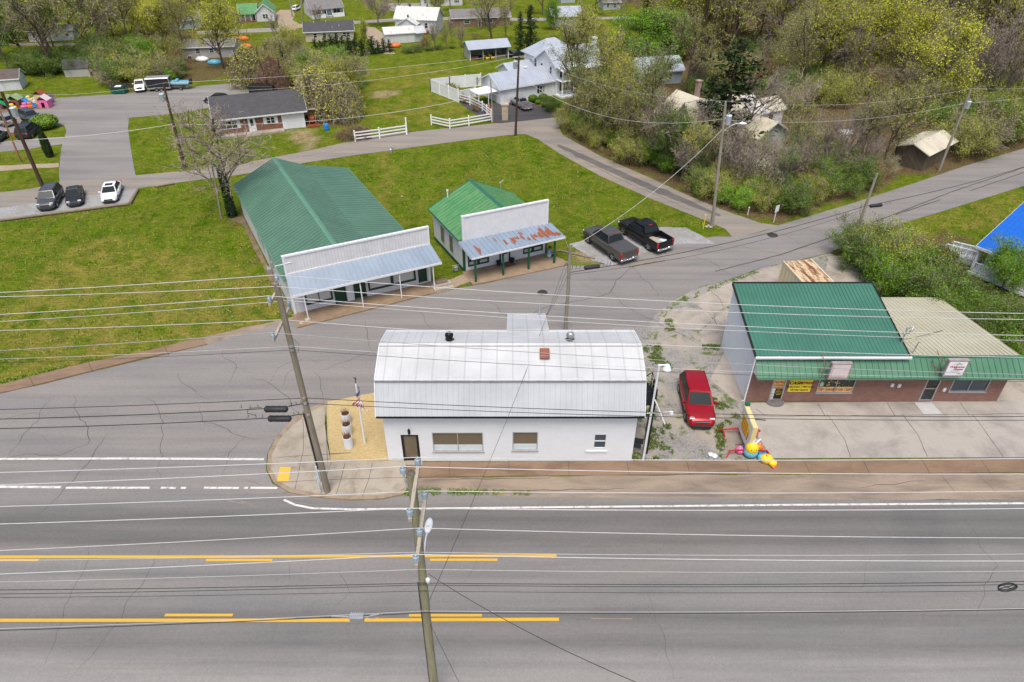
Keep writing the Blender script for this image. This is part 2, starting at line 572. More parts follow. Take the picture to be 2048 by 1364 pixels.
M['boards']=siding('white_vertical_boards',(.62,.62,.625),0,.24,.72,(.37,.37,.36),(.5,.85))
M['boards2']=siding('white_false_front_boards',(.66,.665,.68),0,.14,.80,(.44,.44,.43),(.62,.95))
M['lap']=siding('white_lap_siding',(.62,.63,.65),2,.13,.75,(.46,.45,.43),(.6,.95))
M['oldlap']=siding('old_white_siding',(.62,.635,.65),2,.14,.66,(.34,.33,.30),(.5,.85))
M['greylap']=siding('grey_siding',(.40,.40,.37),2,.2,.75,(.28,.27,.24),(.5,.85))
M['sagelap']=siding('sage_green_siding',(.30,.38,.30),2,.2,.8)
M['creamlap']=siding('cream_siding',(.52,.46,.36),2,.2,.85)
M['bluelap']=siding('pale_blue_siding',(.40,.46,.50),2,.2,.85)
M['tanroof']=metal_roof('tan_metal_roof',(.43,.41,.30),(.30,.28,.20),.5,0,(.55,.9),(6,.5,.5),.3,0)
M['brick']=brick_mat('red_brown_brick',(.25,.105,.075),(.185,.073,.055),(.27,.215,.185))
M['brickhouse']=brick_mat('orange_red_brick',(.24,.085,.045),(.19,.064,.036),(.26,.17,.12))
M['brickpale']=brick_mat('brown_brick',(.22,.12,.08),(.17,.09,.06),(.25,.2,.16))
M['shingle']=stained('charcoal_shingles',(.060,.060,.064),(.085,.083,.085),(.4,.7),1.0,.9,14,(1,1,1),.4,.3)
M['shinglebrown']=stained('brown_shingles',(.12,.095,.085),(.085,.066,.06),(.4,.7),1.0,.9,12,(1,1,1),.4,.3)
M['shinglegrey']=stained('grey_shingles',(.20,.19,.19),(.15,.14,.14),(.4,.7),1.0,.9,12,(1,1,1),.4,.25)
M['bluegreyroof']=metal_roof('blue_grey_metal_roof',(.42,.46,.52),(.36,.39,.43),.45,.2,(.5,.9),(6,.5,.5),.45,0)
M['blueroof']=metal_roof('bright_blue_roof',(.008,.115,.50),(.02,.17,.55),.4,0,(.55,.9),(.5,5,.5),.42,1)
M['rustywhiteroof']=rusty('rusty_white_roof',(.58,.58,.55),(.26,.15,.08),(.52,.68),(3,.6,.6),.9)
M['paleoldroof']=rusty('pale_weathered_roof',(.58,.54,.43),(.34,.28,.18),(.50,.72),(3,.6,.6),.9)
M['rustroof']=rusty('rusted_container_top',(.60,.48,.30),(.15,.055,.026),(.44,.58),(.5,2.2,1),1.3)
M['container']=rusty('cream_container_side',(.62,.54,.36),(.42,.24,.09),(.58,.75),(2.5,2.5,.3),1.0)
M['wood']=stained('weathered_pole_wood',(.26,.225,.175),(.16,.135,.10),(.4,.7),2.0,.92,30,(4,4,.35),.5,.2)
M['polegreen']=stained('mossy_pole_wood',(.27,.255,.165),(.185,.16,.11),(.42,.68),1.5,.92,30,(4,4,.35),.5,.2)
M['polebrown']=stained('dark_brown_pole_wood',(.080,.048,.030),(.045,.028,.02),(.4,.7),2.0,.9,30,(4,4,.35),.4,.2)
M['polegrey']=stained('grey_pole_wood',(.30,.27,.22),(.20,.17,.13),(.4,.7),2.0,.9,30,(4,4,.35),.4,.2)
M['poleorange']=stained('orange_pole_wood',(.32,.17,.08),(.20,.11,.06),(.4,.7),2.0,.9,30,(4,4,.35),.4,.2)
M['arm']=stained('pale_crossarm_wood',(.40,.36,.29),(.27,.23,.18),(.45,.7),4.0,.9,30,(4,.6,4),.4,.15)
M['insul']=plain('grey_blue_porcelain',(.26,.33,.38),.22,0,.12,8,.6)
M['transformer']=plain('grey_transformer_paint',(.48,.54,.58),.45,0,.06)
M['lampgrey']=plain('pale_lamp_casing',(.68,.70,.71),.45,0,.06)
M['wirepale']=plain('bare_aluminium_wire',(.52,.52,.52),.5,.1,.1)
M['wiremid']=plain('grey_cable',(.30,.30,.30),.5,0,.1)
M['wiredark']=plain('black_cable',(.022,.022,.024),.5,0,.1)
M['galv']=plain('galvanised_steel',(.45,.46,.47),.4,.6,.1)
M['bark']=bark_mat('brown_bark',(.105,.078,.056))
M['barkgrey']=bark_mat('grey_bark',(.185,.155,.128))
M['twig']=bark_mat('grey_brown_twigs',(.29,.24,.20))
M['twigred']=bark_mat('red_brown_twigs',(.215,.135,.10))
M['leafyellow']=leaf_mat('yellow_green_leaves',(.37,.40,.035),.40,(.46,.44,.035))
M['leafbud']=leaf_mat('olive_green_buds',(.265,.305,.045),.45,(.35,.36,.05))
M['leafgreen']=leaf_mat('fresh_green_leaves',(.135,.285,.018),.45,(.20,.36,.02))
M['leafmid']=leaf_mat('mid_green_leaves',(.095,.175,.022),.5,(.15,.23,.03))
M['leafdark']=leaf_mat('dark_evergreen_needles',(.028,.052,.016),.5,(.045,.065,.018))
M['leafspruce']=leaf_mat('blue_green_needles',(.045,.085,.058),.45)
M['leafpine']=leaf_mat('dark_hedge_needles',(.022,.055,.018),.5)
M['leafwhite']=leaf_mat('white_blossom',(.62,.62,.52),.25)
M['leafpink']=leaf_mat('pinkish_buds',(.36,.24,.19),.35)
M['leafrust']=leaf_mat('rust_red_leaves',(.14,.045,.018),.45)
M['leafbrown']=leaf_mat('brown_dead_leaves',(.17,.105,.06),.45)
M['rubber']=plain('tyre_rubber',(.018,.018,.018),.85,0,.2)
M['rim']=plain('alloy_rim',(.50,.51,.52),.3,.7,.08)
M['chrome']=plain('chrome_trim',(.62,.62,.63),.18,.9,.03)
M['taillight']=plain('red_lamp_lens',(.45,.012,.015),.2,0,.1)
M['headlight']=plain('headlamp_lens',(.72,.72,.68),.12,0,.1)
M['carglass']=NT('car_glass').set((.016,.024,.026),.22,0,.16)
M['blackplastic']=plain('black_plastic',(.022,.022,.024),.6,0,.15)
M['plate']=plain('number_plate',(.60,.62,.62),.5)
def paint(name,c,rough=.25,metal=.2):
 return plain(name,c,rough +.1,metal,.05,1.5,.35,.25)
M['carred']=paint('red_car_paint',(.30,.004,.012))
M['carwhite']=paint('white_car_paint',(.78,.78,.78),.3,0)
M['cargrey']=paint('grey_car_paint',(.105,.110,.120),.3,.5)
M['cardark']=paint('dark_grey_car_paint',(.030,.031,.036),.25,.4)
M['carblack']=paint('black_car_paint',(.014,.012,.013),.22,.3)
M['carsilver']=paint('silver_car_paint',(.42,.43,.44),.3,.6)
M['carbronze']=paint('grey_bronze_truck_paint',(.115,.108,.098),.3,.5)
M['carblueg']=paint('blue_grey_car_paint',(.085,.105,.13),.3,.4)
M['vinyl']=plain('white_vinyl_fence',(.78,.78,.77),.45,0,.05)
M['pinkbrown']=plain('faded_pink_sign_face',(.58,.50,.50),.5,0,.06)
M['signwhite']=plain('white_sign_face',(.70,.72,.75),.4,0,.03)
M['signyellow']=plain('yellow_banner',(.78,.60,.025),.5,0,.04)
M['ink']=plain('black_ink',(.012,.012,.012),.6)
M['inkred']=plain('dark_red_ink',(.33,.03,.02),.6)
M['inkorange']=plain('orange_red_ink',(.62,.12,.02),.6)
M['paleyellow']=plain('pale_yellow_panel',(.66,.55,.25),.6,0,.06)
M['red']=plain('red_enamel',(.42,.03,.03),.5,0,.15)
M['orange']=plain('orange_plastic',(.62,.16,.03),.5,0,.15)
M['blue']=plain('bright_blue_plastic',(.02,.22,.60),.45,0,.1)
M['toyyellow']=plain('yellow_vinyl',(.82,.58,.02),.3,0,.06)
M['toyblue']=plain('sky_blue_vinyl',(.13,.42,.56),.3,0,.06)
M['toypink']=plain('pink_vinyl',(.72,.16,.36),.3,0,.06)
M['mintpaper']=plain('mint_paper',(.40,.58,.42),.6)
M['toygreen']=plain('green_vinyl',(.03,.34,.14),.3,0,.08)
M['toydeep']=plain('royal_blue_vinyl',(.02,.09,.42),.3,0,.08)
M['toyorange']=plain('orange_vinyl',(.72,.17,.02),.3,0,.08)
M['purple']=plain('purple_plastic',(.16,.07,.38),.5,0,.1)
M['dumpster']=plain('green_steel',(.012,.13,.075),.55,0,.2)
M['barrelrust']=plain('brown_dried_soil',(.15,.06,.03),.9,0,.3,8)
M['drygrass']=leaf_mat('dry_brown_grass_blades',(.27,.13,.06),.4)
M['rustbrown']=plain('brown_painted_metal',(.22,.075,.045),.6,0,.2)
M['timber']=stained('weathered_timber',(.26,.21,.16),(.16,.12,.09),(.4,.7),2.0,.9,30,(.5,4,4),.4,.2)
M['oldwood']=siding('old_barn_boards',(.145,.115,.085),0,.25,.45,(.08,.06,.045),(.4,.7))
W =bpy.data.worlds.new('World')
SC.world =W
W.use_nodes =True
wn =W.node_tree
sky =wn.nodes.new('ShaderNodeTexSky')
sky.sky_type ='NISHITA'
sky.sun_disc =False
SUN_EL,SUN_AZ =R(66),R(182)      # azimuth measured clockwise from +Y
sky.sun_elevation =SUN_EL
sky.sun_rotation =SUN_AZ
sky.air_density =1.0
sky.dust_density =4.0
sky.ozone_density =.6
wn.links.new(sky.outputs[0],wn.nodes['Background'].inputs[0])
wn.nodes['Background'].inputs[1].default_value =.12
sl =bpy.data.lights.new('sun','SUN')
sl.energy =1.8
sl.angle =R(26)
sl.color =(1.0,.945,.875)
so =bpy.data.objects.new('sun',sl)
COL.objects.link(so)
sd =Vector((math.sin(SUN_AZ)*math.cos(SUN_EL),math.cos(SUN_AZ)*math.cos(SUN_EL),math.sin(SUN_EL)))
so.rotation_euler =(-sd).to_track_quat('-Z','Y').to_euler()
cam =bpy.data.cameras.new('camera')
cam.lens =24
cam.sensor_width =36
cam.clip_end =4000
cam.clip_start =.5
co =bpy.data.objects.new('camera',cam)
COL.objects.link(co)
co.location =(0,0,CAM_H)
co.rotation_euler =(R(90)-PITCH,0,0)
SC.camera =co
SC.view_settings.view_transform ='Standard'
SC.view_settings.look ='None'
SC.view_settings.exposure =.60
SC.view_settings.gamma =1.0
SC.view_settings.use_curve_mapping =False
SC.cycles.max_bounces =6
SC.cycles.diffuse_bounces =3
SC.cycles.glossy_bounces =3
def px(*pts):
 return [G2(u,v)for u,v in pts]
def smooth_poly(pts,it=2,closed=True):
 for _ in range(it):
  q =[]
  n =len(pts)
  for i in range(n if closed else n -1):
   a,b =pts[i],pts[(i +1)% n]
   q.append((a[0]*.75 +b[0]*.25,a[1]*.75 +b[1]*.25))
   q.append((a[0]*.25 +b[0]*.75,a[1]*.25 +b[1]*.75))
  if not closed:
   q =[pts[0]]+q +[pts[-1]]
  pts =q
 return pts
def rough_poly(pts,step=1.2,amp=.12,seed=0):
 """subdivide an outline and let its edge wander"""
 out =[]
 n =len(pts)
 for i in range(n):
  a,b =Vector(pts[i]),Vector(pts[(i +1)% n])
  L =(b -a).length
  k =max(1,int(L /step))
  nr =Vector((-(b -a).y,(b -a).x)).normalized()if L >0 else Vector((0,0))
  for j in range(k):
   p =a.lerp(b,j /k)
   w =mnoise.noise(Vector((p.x *.7 +seed,p.y *.7,seed *3.1)))+.6 *mnoise.noise(Vector((p.x *2.1,p.y *2.1,seed)))
   if j ==0:
    w *= .4
   out.append((p.x +nr.x *w *amp,p.y +nr.y *w *amp))
 return out
WOOD =px((1108,235),(1125,268),(1200,312),(1300,356),(1400,402),(1500,442),(1560,446),(1680,402),(1760,378),(1800,352),(1830,345),(1900,345),(2048,308))+[(150,90),(200,150),(180,290),(20,290),(24,190),(32,150),(16,125)]
DRYL =px((0,600),(200,470),(330,500),(470,520),(560,560),(565,640),(400,690),(200,740),(0,790))
DRYB =px((850,130),(700,140),(740,180),(860,170),(1000,160))
DRYC =px((700,230),(860,180),(960,230),(860,250))
LITTER2 =px((195,90),(250,190),(330,172),(480,150),(480,60),(260,60))
LITTER3 =px((485,120),(490,190),(640,250),(720,260),(720,130),(560,80))
LITTER4 =px((1690,500),(1750,570),(1900,640),(2048,700),(2048,560),(1900,470),(1740,470))
LITTER5 =px((470,395),(500,480),(545,560),(580,640),(560,610),(520,520),(480,440))
BARE =[px((585,262),(622,262),(650,298),(608,303)),px((468,62),(560,58),(560,75),(470,80)),px((690,55),(790,60),(790,110),(720,100)),
  px((1510,255),(1740,260),(1790,340),(1560,320)),px((735,182),(770,182),(790,192),(750,195)),px((1140,500),(1200,510),(1220,530),(1120,522))]
DRYD =px((755,300),(800,292),(790,340),(775,430),(740,432),(762,350))
DRYR =px((1760,470),(1880,430),(2048,380),(2048,430),(1960,450),(1870,500))
def build_ground():
 x0,x1,y0,y1,st =-170,210,-25,290,1.25
 nx,ny =int((x1 -x0)/st)+1,int((y1 -y0)/st)+1
 v,f,dry,lit,bare =[],[],[],[],[]
 for j in range(ny):
  for i in range(nx):
   x,y =x0 +i *st,y0 +j *st
   v.append((x,y,0))
   jx =x +1.6 *mnoise.noise(Vector((x *.3,y *.3,1)))
   jy =y +1.6 *mnoise.noise(Vector((x *.3,y *.3,9)))
   d =.5
   if inpoly(jx,jy,DRYL):
    d =.95
   elif inpoly(jx,jy,DRYB)or inpoly(jx,jy,DRYC)or inpoly(jx,jy,DRYD)or inpoly(jx,jy,DRYR):
    d =.85
   elif y >130:
    d =.55
   dry.append(d)
   L =0
   if inpoly(jx,jy,WOOD):
    L =.95
   elif inpoly(jx,jy,LITTER2)or inpoly(jx,jy,LITTER3)or inpoly(jx,jy,LITTER4)or inpoly(jx,jy,LITTER5):
    L =.85
   elif y >195:
    L =.6
   lit.append(L)
   b =0
   if y <110:
    b =1.0 if any(inpoly(jx,jy,p)for p in BARE[:1]+BARE[3:])else 0
   bare.append(b)
 for j in range(ny -1):
  for i in range(nx -1):
   a =j *nx +i
   f.append((a,a +1,a +nx +1,a +nx))
 mb =MB()
 mb.v,mb.f =v,f
 mb.m,mb.s =[0]*len(f),[False]*len(f)
 mb.build('ground',M['grass'],None,'structure',{'dry':dry,'litter':lit,'bare':bare})
 mb =MB()
 mb.sheet([(-2500,-600),(2500,-600),(2500,3500),(-2500,3500)],-.25)
 mb.build('terrain',M['grass'],None,'structure',{'dry':[.4]*4,'litter':[.6]*4,'bare':[0]*4})
build_ground()
def sheet(name,poly,z,m):
 mb =MB()
 mb.sheet(poly,z)
 return mb.build(name,m,None,'structure')
def ribbon(mb,pts,w,z,mi=0,jit=.0,step=.5,seed=1,taper=False):
 """flat ribbon along ground points with a wandering line and uneven width"""
 P =[]
 for i in range(len(pts)-1):
  a,b =Vector(pts[i]),Vector(pts[i +1])
  k =max(1,int((b -a).length /step))
  for j in range(k):
   P.append(a.lerp(b,j /k))
 P.append(Vector(pts[-1]))
 if jit:
  for i,p in enumerate(P):
   P[i]=p +Vector((mnoise.noise(Vector((p.x *.9,p.y *.9,seed))),mnoise.noise(Vector((p.x *.9,p.y *.9,seed +20)))))*jit \
    +Vector((mnoise.noise(Vector((p.x *3.5,p.y *3.5,seed))),mnoise.noise(Vector((p.x *3.5,p.y *3.5,seed +9)))))*jit *.3
 v,n =[],len(P)
 for i,p in enumerate(P):
  d =(P[min(i +1,n -1)]-P[max(i -1,0)])
  if d.length <1e-6:
   d =Vector((1,0))
  d.normalize()
  nn =Vector((-d.y,d.x))
  ww =w *.5
  if jit:
   ww *= .7 +.6 *abs(mnoise.noise(Vector((p.x *2.2,p.y *2.2,seed +5))))
  if taper:
   ww *= .35 +.65 *min(1,min(i,n -1 -i)/6)
  v.append((p.x -nn.x *ww,p.y -nn.y *ww,z))
  v.append((p.x +nn.x *ww,p.y +nn.y *ww,z))
 mb.add(v,[(2 *i,2 *i +2,2 *i +3,2 *i +1)for i in range(n -1)],mi)
def surface(name,poly,z,m,cracks=(),cw=.05,seed=1):
 """a paved sheet with its cracks as ribbons 4 mm above it, in one mesh"""
 mb =MB()
 mb.sheet(poly,z)
 for k,c in enumerate(cracks):
  w =cw
  if isinstance(c[0],(int,float)):
   w,c =c[0],c[1]
  ribbon(mb,px(*c),w *.85,z +.004,1,.34,.35,seed +k *3.7,True)
  if len(c)>2:
   u_,v_ =c[1]
   ribbon(mb,px((u_,v_),(u_ +22 *(1 if k % 2 else -1),v_ +9),(u_ +40 *(1 if k % 2 else -1),v_ +6 +8 *(k % 3))),w *.45,z +.004,1,.3,.3,seed +k *5.1,True)
 return mb.build(name,[m,M['crack']],None,'structure')
hw_cr =[(.035,[(330,1085),(232,1250),(150,1345)]),(.03,[(575,1120),(585,1170),(545,1180)]),(.03,[(685,1130),(700,1190),(660,1215)]),(.03,[(945,1120),(935,1170)]),
   (.03,[(1290,1190),(1330,1300),(1350,1364)]),(.028,[(1510,1050),(1500,1010),(1530,990)]),(.03,[(1745,1110),(1720,1180)]),(.03,[(1930,1040),(1990,1130),(1950,1230)]),
   (.028,[(1240,1000),(1225,1070)]),(.028,[(550,1240),(540,1290)]),(.03,[(1700,990),(1712,1030)]),(.028,[(190,1080),(140,1200),(90,1330)])]
surface('highway',[(-70,6),(70,6),(70,25.95),(26,25.95),(0,26.2),(-3.0,26.6),(-8.5,26.8),(-14.2,26.4),(-70,26.4)],.012,M['highway'],hw_cr)
st_poly =px((-260,830),(0,787),(90,768),(180,745),(300,717),(420,688),(500,664),(565,648),(640,632),(720,616),(800,595),(880,582),(920,576),(980,566),(1050,548),(1110,533),(1200,530),(1260,512),(1340,486),(1430,473),(1480,474),(1530,462),(1560,450),(1700,408),(1830,366),(1930,332),(2048,297),(2400,190),
    (2500,235),(2048,372),(1900,418),(1800,448),(1720,478),(1660,505),(1600,520),(1520,536),(1470,556),(1400,574),(1345,600),(1312,630),(1300,665),(1000,690),(740,790),(655,808),(610,826),(575,850),(548,880),(534,910),(532,940),(545,968),(580,985),(640,996))+[(-8.5,26.9),(-14.2,26.4),(-70,26.4)]
st_cr =[(.06,[(560,1000 -370),(595,690),(590,735),(560,770)]),(.06,[(640,738),(680,730),(745,700),(752,690)]),(.05,[(728,640),(735,690),(748,712)]),(.05,[(832,620),(860,650),(880,665)]),
   (.05,[(500,752),(540,766),(575,800),(600,830)]),(.06,[(100,800),(60,860),(20,910)]),(.06,[(150,790),(150,830),(180,858),(170,890),(120,910),(20,912)]),(.05,[(290,795),(320,825),(327,870),(318,920),(318,960)]),
   (.06,[(215,865),(190,910),(140,970),(95,1010),(75,1030)]),(.05,[(395,815),(410,845),(460,862),(505,875),(545,878)]),(.05,[(490,872),(460,905),(440,950)]),(.05,[(360,745),(370,770),(420,800)]),
   (.075,[(1270,532),(1238,555),(1216,585),(1170,600),(1100,612),(1050,632),(1010,645)]),(.06,[(1266,534),(1300,570),(1318,592)]),(.06,[(1218,585),(1270,625),(1330,650),(1400,690)]),(.05,[(1385,508),(1420,525),(1470,555)]),
   (.05,[(1195,560),(1160,572)]),(.05,[(1160,560),(1200,590)]),(.05,[(980,600),(1010,628),(1040,650)]),(.05,[(450,700),(470,735),(455,770)]),(.05,[(0,840),(60,826),(95,832)]),(.04,[(640,725),(610,715),(560,735),(540,766)]),
   (.05,[(625,745),(650,785),(645,808)]),(.05,[(1460,490),(1560,508)]),(.05,[(1570,470),(1620,500)])]
surface('side_street',st_poly,.016,M['street'],st_cr,seed=40)
mb =MB()
ribbon(mb,px((1430,543),(1560,510),(1700,462),(1760,440),(1900,385),(2048,335)),.16,.022,0,.05,1,3)
ribbon(mb,px((1790,430),(1880,400)),.16,.022,0,.05,1,6)
ribbon(mb,px((1940,382),(2048,345)),.14,.022,0,.05,1,8)
mb.build('road_seam',M['crack'],None,'structure')
lane =px((1500,470),(1440,440),(1400,424),(1300,378),(1200,336),(1120,294),(1085,272),(1068,258),(1040,262),(1010,262))+px((1010,262))[:0]
lane_l =[(1010,271),(1050,268),(1075,278),(1120,308),(1200,352),(1300,397),(1400,437),(1450,458),(1468,478)]
lane_r =[(1560,452),(1520,446),(1440,418),(1380,393),(1300,356),(1200,312),(1125,270),(1118,255),(1125,240)]
surface('lane',px(*(lane_l +lane_r +[(1060,240)])),.020,M['backroad'],[(.09,[(1170,325),(1260,368),(1330,398),(1390,425)]),(.05,[(1090,280),(1160,320)])],seed=9)
mb =MB()
ribbon(mb,px((1115,290),(1200,330),(1300,374),(1380,407),(1440,432)),1.5,.025,0,.12,.8,4,True)
mb.build('lane_patch',asphalt('dark_patch_asphalt',(.10,.095,.092),(.13,.12,.115),(.16,.15,.14)),None,'structure')
road_u =[(-300,420),(0,385),(60,378),(120,366),(200,357),(280,350),(380,341),(470,330),(545,315),(620,301),(700,283),(760,272),(870,259),(1000,246),(1060,240),(1120,232),(1180,222)]
road_l =[(1190,232),(1125,243),(1066,256),(1010,271),(860,290),(700,312),(620,324),(540,340),(470,351),(380,362),(280,376),(200,388),(110,400),(0,416),(-300,450)]
surface('back_road',px(*(road_u +road_l)),.018,M['backroad'],[(.06,[(380,352),(480,340),(600,314),(700,296)])],seed=3)
sheet('gravel_parking',rough_poly(px((-200,425),(0,402),(110,386),(200,377),(276,368),(266,403),(120,424),(0,441),(-200,470)),1.0,.2,3),.010,M['gravel'])
surface('parking_lot',px((-200,238),(0,220),(0,208),(60,200),(110,196),(240,188),(360,176),(470,166),(486,172),(520,200),(470,214),(415,216),(360,226),(258,236),(256,258),(262,300),(270,346),(275,360),(120,378),(118,345),(122,300),(133,262),(128,250),(60,262),(0,268),(-200,290)),.014,M['lot'],
  [(.07,[(160,225),(250,212),(330,205)]),(.07,[(252,225),(258,238)]),(.06,[(330,205),(420,190)])],seed=2)
sheet('side_driveway',rough_poly(px((-120,292),(0,283),(60,278),(128,274),(128,288),(60,298),(0,304),(-120,310)),1,.2,2),.017,M['lot'])
sheet('side_driveway',rough_poly(px((-100,336),(0,331),(70,328),(118,326),(118,334),(0,342),(-100,346)),1,.2,5),.017,M['dirt'])
sheet('driveway',px((915,202),(985,206),(1062,205),(1095,218),(1122,234),(1000,247),(975,243),(940,222)),.022,M['darkdrive'])
sheet('far_road',px((395,70),(480,66),(560,63),(605,55),(680,50),(740,46),(800,42),(900,40),(1060,42),(1260,38),(1260,33),(1060,36),(900,34),(800,36),(740,40),(680,44),(600,48),(575,55),(480,58),(395,62)),.012,M['farroad'])
sheet('far_driveway',px((560,62),(555,40),(550,28),(560,20),(585,20),(590,30),(585,40),(606,52),(590,60)),.015,M['dirt'])
sheet('far_driveway',px((725,52),(750,55),(770,70),(790,108),(760,108),(735,75)),.015,M['dirt'])
sheet('far_driveway',px((775,6),(860,6),(845,20),(800,26),(778,20)),.015,M['farroad'])
sheet('far_road',px((0,90),(100,92),(240,90),(240,86),(100,87),(0,84)),.012,M['farroad'])
sheet('play_yard',rough_poly(px((-60,200),(20,199),(60,198),(112,193),(104,216),(50,221),(-60,228)),1,.2,3),.018,M['soil'])
sheet('gravel_pad',rough_poly(px((1138,488),(1175,478),(1240,470),(1310,455),(1370,455),(1402,470),(1432,488),(1340,490),(1265,515),(1222,533),(1185,522)),.8,.22,4),.019,M['gravel'])
sheet('gravel_yard',rough_poly(px((1180,668),(1230,655),(1296,655),(1310,631),(1344,601),(1400,575),(1470,557),(1520,537),(1600,521),(1660,507),(1740,540),(1760,580),(1600,640),(1440,640),(1462,700),(1497,805),(1500,850),(1548,922),(1250,922),(1270,800)),.8,.12,2),.017,M['sidegravel'])
mb =MB()
for i,p in enumerate([px((1322,628),(1370,614),(1412,620),(1425,640),(1400,660),(1345,662),(1318,645)),px((1380,602),(1470,560),(1530,538),(1570,526),(1570,560),(1462,610),(1425,628)),px((1425,640),(1460,616),(1470,650),(1445,690),(1405,690),(1400,664)),
      px((1655,512),(1700,512),(1790,575),(1810,606),(1760,606),(1700,575),(1650,568)),px((1450,700),(1475,690),(1500,800),(1480,806),(1420,760)),px((1985,740),(2060,690),(2300,690),(2300,802),(1990,802))]):
 mb.sheet(rough_poly(p,.7,.18,i +5),.021 +.0005 *i)
 q =rough_poly(p,.7,.18,i +5)
for k,c in enumerate([[(1425,622),(1435,650),(1460,662)],[(1420,580),(1440,600),(1450,620)],[(1480,560),(1500,545)],[(1690,535),(1740,570)]]):
 ribbon(mb,px(*c),.08,.027,1,.3,.4,k *3 +1,True)
mb.build('concrete_pad',[M['roughpad'],M['crack']],None,'structure')
mb =MB()
ap =px((1497,806),(2300,800),(2320,914),(1545,917),(1512,868),(1490,835))
mb.sheet(ap,.024)
for k,c in enumerate([[(1655,830),(1690,880),(1702,916)],[(1805,830),(1835,870),(1855,914)],[(1945,830),(1975,870),(2005,914)],[(1497,833),(1700,832),(2048,828)],[(1635,808),(1650,832)],[(1775,806),(1790,832)],[(1920,806),(1938,830)],[(1530,832),(1512,818)]]):
 ribbon(mb,px(*c),.045,.028,1,.06,.5,k *2.2,False)
mb.build('concrete_apron',[M['apron'],M['crack']],None,'structure')
mb =MB()
mb.prism([G2(810,925),G2(1262,923),G2(2400,914),G2(2420,943),G2(1260,950),G2(812,955)],0,.045)
for u in range(900,2048,118):
 ribbon(mb,px((u,922),(u +(u -1024)*.02,950)),.035,.050,1,.05,.4,u,False)
mb.build('brown_pavement',[M['brownwalk'],M['crack']],None,'structure')
mb =MB()
mb.sheet(rough_poly(px((806,957),(1260,951),(2420,944),(2450,998),(1700,1000),(1200,1000),(900,1000),(806,996)),1.0,.08,4),.011)
for k,c in enumerate([[(860,960),(1100,956)],[(1000,982),(1250,978)],[(1880,950),(1910,985)],[(1955,948),(1990,983)],[(1720,975),(1850,962)]]):
 ribbon(mb,px(*c),.05,.025,1,.12,.5,k *2.2,True)
mb.build('sandy_shoulder',[M['sandy'],M['crack']],None,'structure')
corner =[(655,810),(620,828),(588,852),(560,882),(545,912),(543,940),(556,964),(585,980),(630,989),(700,995),(760,993),(800,984),(812,976),(812,925),(662,925),(655,890),(650,850)]
kerb =[(655,803),(614,822),(580,847),(552,878),(537,910),(535,942),(549,969),(580,987),(630,996),(700,1002),(765,1000),(808,990),(815,978)]
mb =MB()
mb.prism(px(*kerb)+px(*corner[12::-1]),0,.135)
mb.build('kerb',M['kerbstone'],None,'structure')
mb =MB()
mb.prism(px(*corner),0,.14)
for k,c in enumerate([[(606,838),(607,900),(590,978)],[(553,915),(655,908),(700,905)],[(545,965),(690,958),(812,955)],[(690,926),(682,958),(672,990)],[(745,926),(738,958),(725,994)],[(650,815),(655,925)],[(662,925),(650,958)]]):
 ribbon(mb,[G2(u,v,.14)for u,v in c],.035,.144,1,.03,.4,k,False)
mb.build('corner_pavement',[M['concrete'],M['crack']],None,'structure')
sheet('tactile_pad',[G2(u,v,.146)for u,v in ((560,934),(582,934),(577,962),(554,962))],.146,M['tactile'])
mb =MB()
sp =px((653,805),(700,797),(758,785),(775,850),(786,923),(662,924),(655,880))
sp =rough_poly(sp,.5,.07,2)
mb.prism(sp,0,.10)
mb.build('straw_bed',M['straw'],None,'structure')
mb =MB()
mb.prism(px((-120,800),(0,772),(90,748),(180,726),(300,702),(400,677),(415,690),(300,715),(180,744),(90,767),(0,788),(-120,812)),0,.10)
for u,a in ((60,756),(178,727),(330,695)):
 ribbon(mb,px((u,a),(u +8,a +18)),.05,.105,1,.05,.3,u,False)
mb.build('street_kerb',[M['brownwalk'],M['crack']],None,'structure')
sheet('dirt_verge',rough_poly(px((400,676),(560,640),(592,632),(600,648),(500,668),(418,692)),.8,.2,7),.012,plain('brown_dirt_verge',(.24,.19,.14),.95,0,.35,.9,bump=.4))
sheet('dirt_verge',rough_poly(px((486,432),(470,436),(455,440),(485,448),(520,520),(552,590),(570,632),(584,628)),.7,.18,11),.013,plain('brown_earth_strip',(.17,.125,.075),.95,0,.4,1.1,bump=.4))
sheet('dirt_verge',rough_poly(px((1448,850),(1500,838),(1536,912),(1462,914),(1442,885)),.6,.15,12),.0225,stained('grey_brown_earth',(.30,.255,.215),(.22,.18,.15),(.4,.7),1.2,.95,20))
mb =MB()
rs =random.Random(8)
for k in range(16):
 u,v =rs.uniform(430,640),rs.uniform(958,1003)
 ribbon(mb,px((u,v),(u +rs.uniform(25,60),v +rs.uniform(4,18))),rs.uniform(.10,.34),.0235 +k *.0001,0,.15,.4,k,True)
mb.build('silt_streaks',stained('pale_road_silt',(.235,.205,.18),(.19,.175,.16),(.4,.65),2.5,.95,20),None,'structure')
def line(name,pts,w,m,z=.024):
 mb =MB()
 ribbon(mb,pts,w,z,0,0,1.0)
 return mb.build(name,m,None,'structure')
line('edge_line',px((568,1000),(590,1010),(625,1017),(700,1019),(900,1017),(1200,1014),(1600,1010),(2048,1007),(2300,1006)),.13,M['whiteline'])
line('edge_line',px((-250,1404),(500,1404),(1100,1400),(2200,1400)),.13,M['whiteline'])
line('stop_line',px((-200,919),(0,918.5),(250,917.5),(528,919)),.17,M['whiteline'],.027)
line('stop_line',px((-200,974),(0,974),(122,975)),.17,M['whiteline'],.027)
line('stop_line',px((132,976),(300,976)),.15,M['whiteline'],.027)
for a,b in ((322,352),(362,372),(408,478),(488,496),(501,555)):
 line('stop_line',px((a,976),(b,976.5)),.15,M['whiteline'],.027)
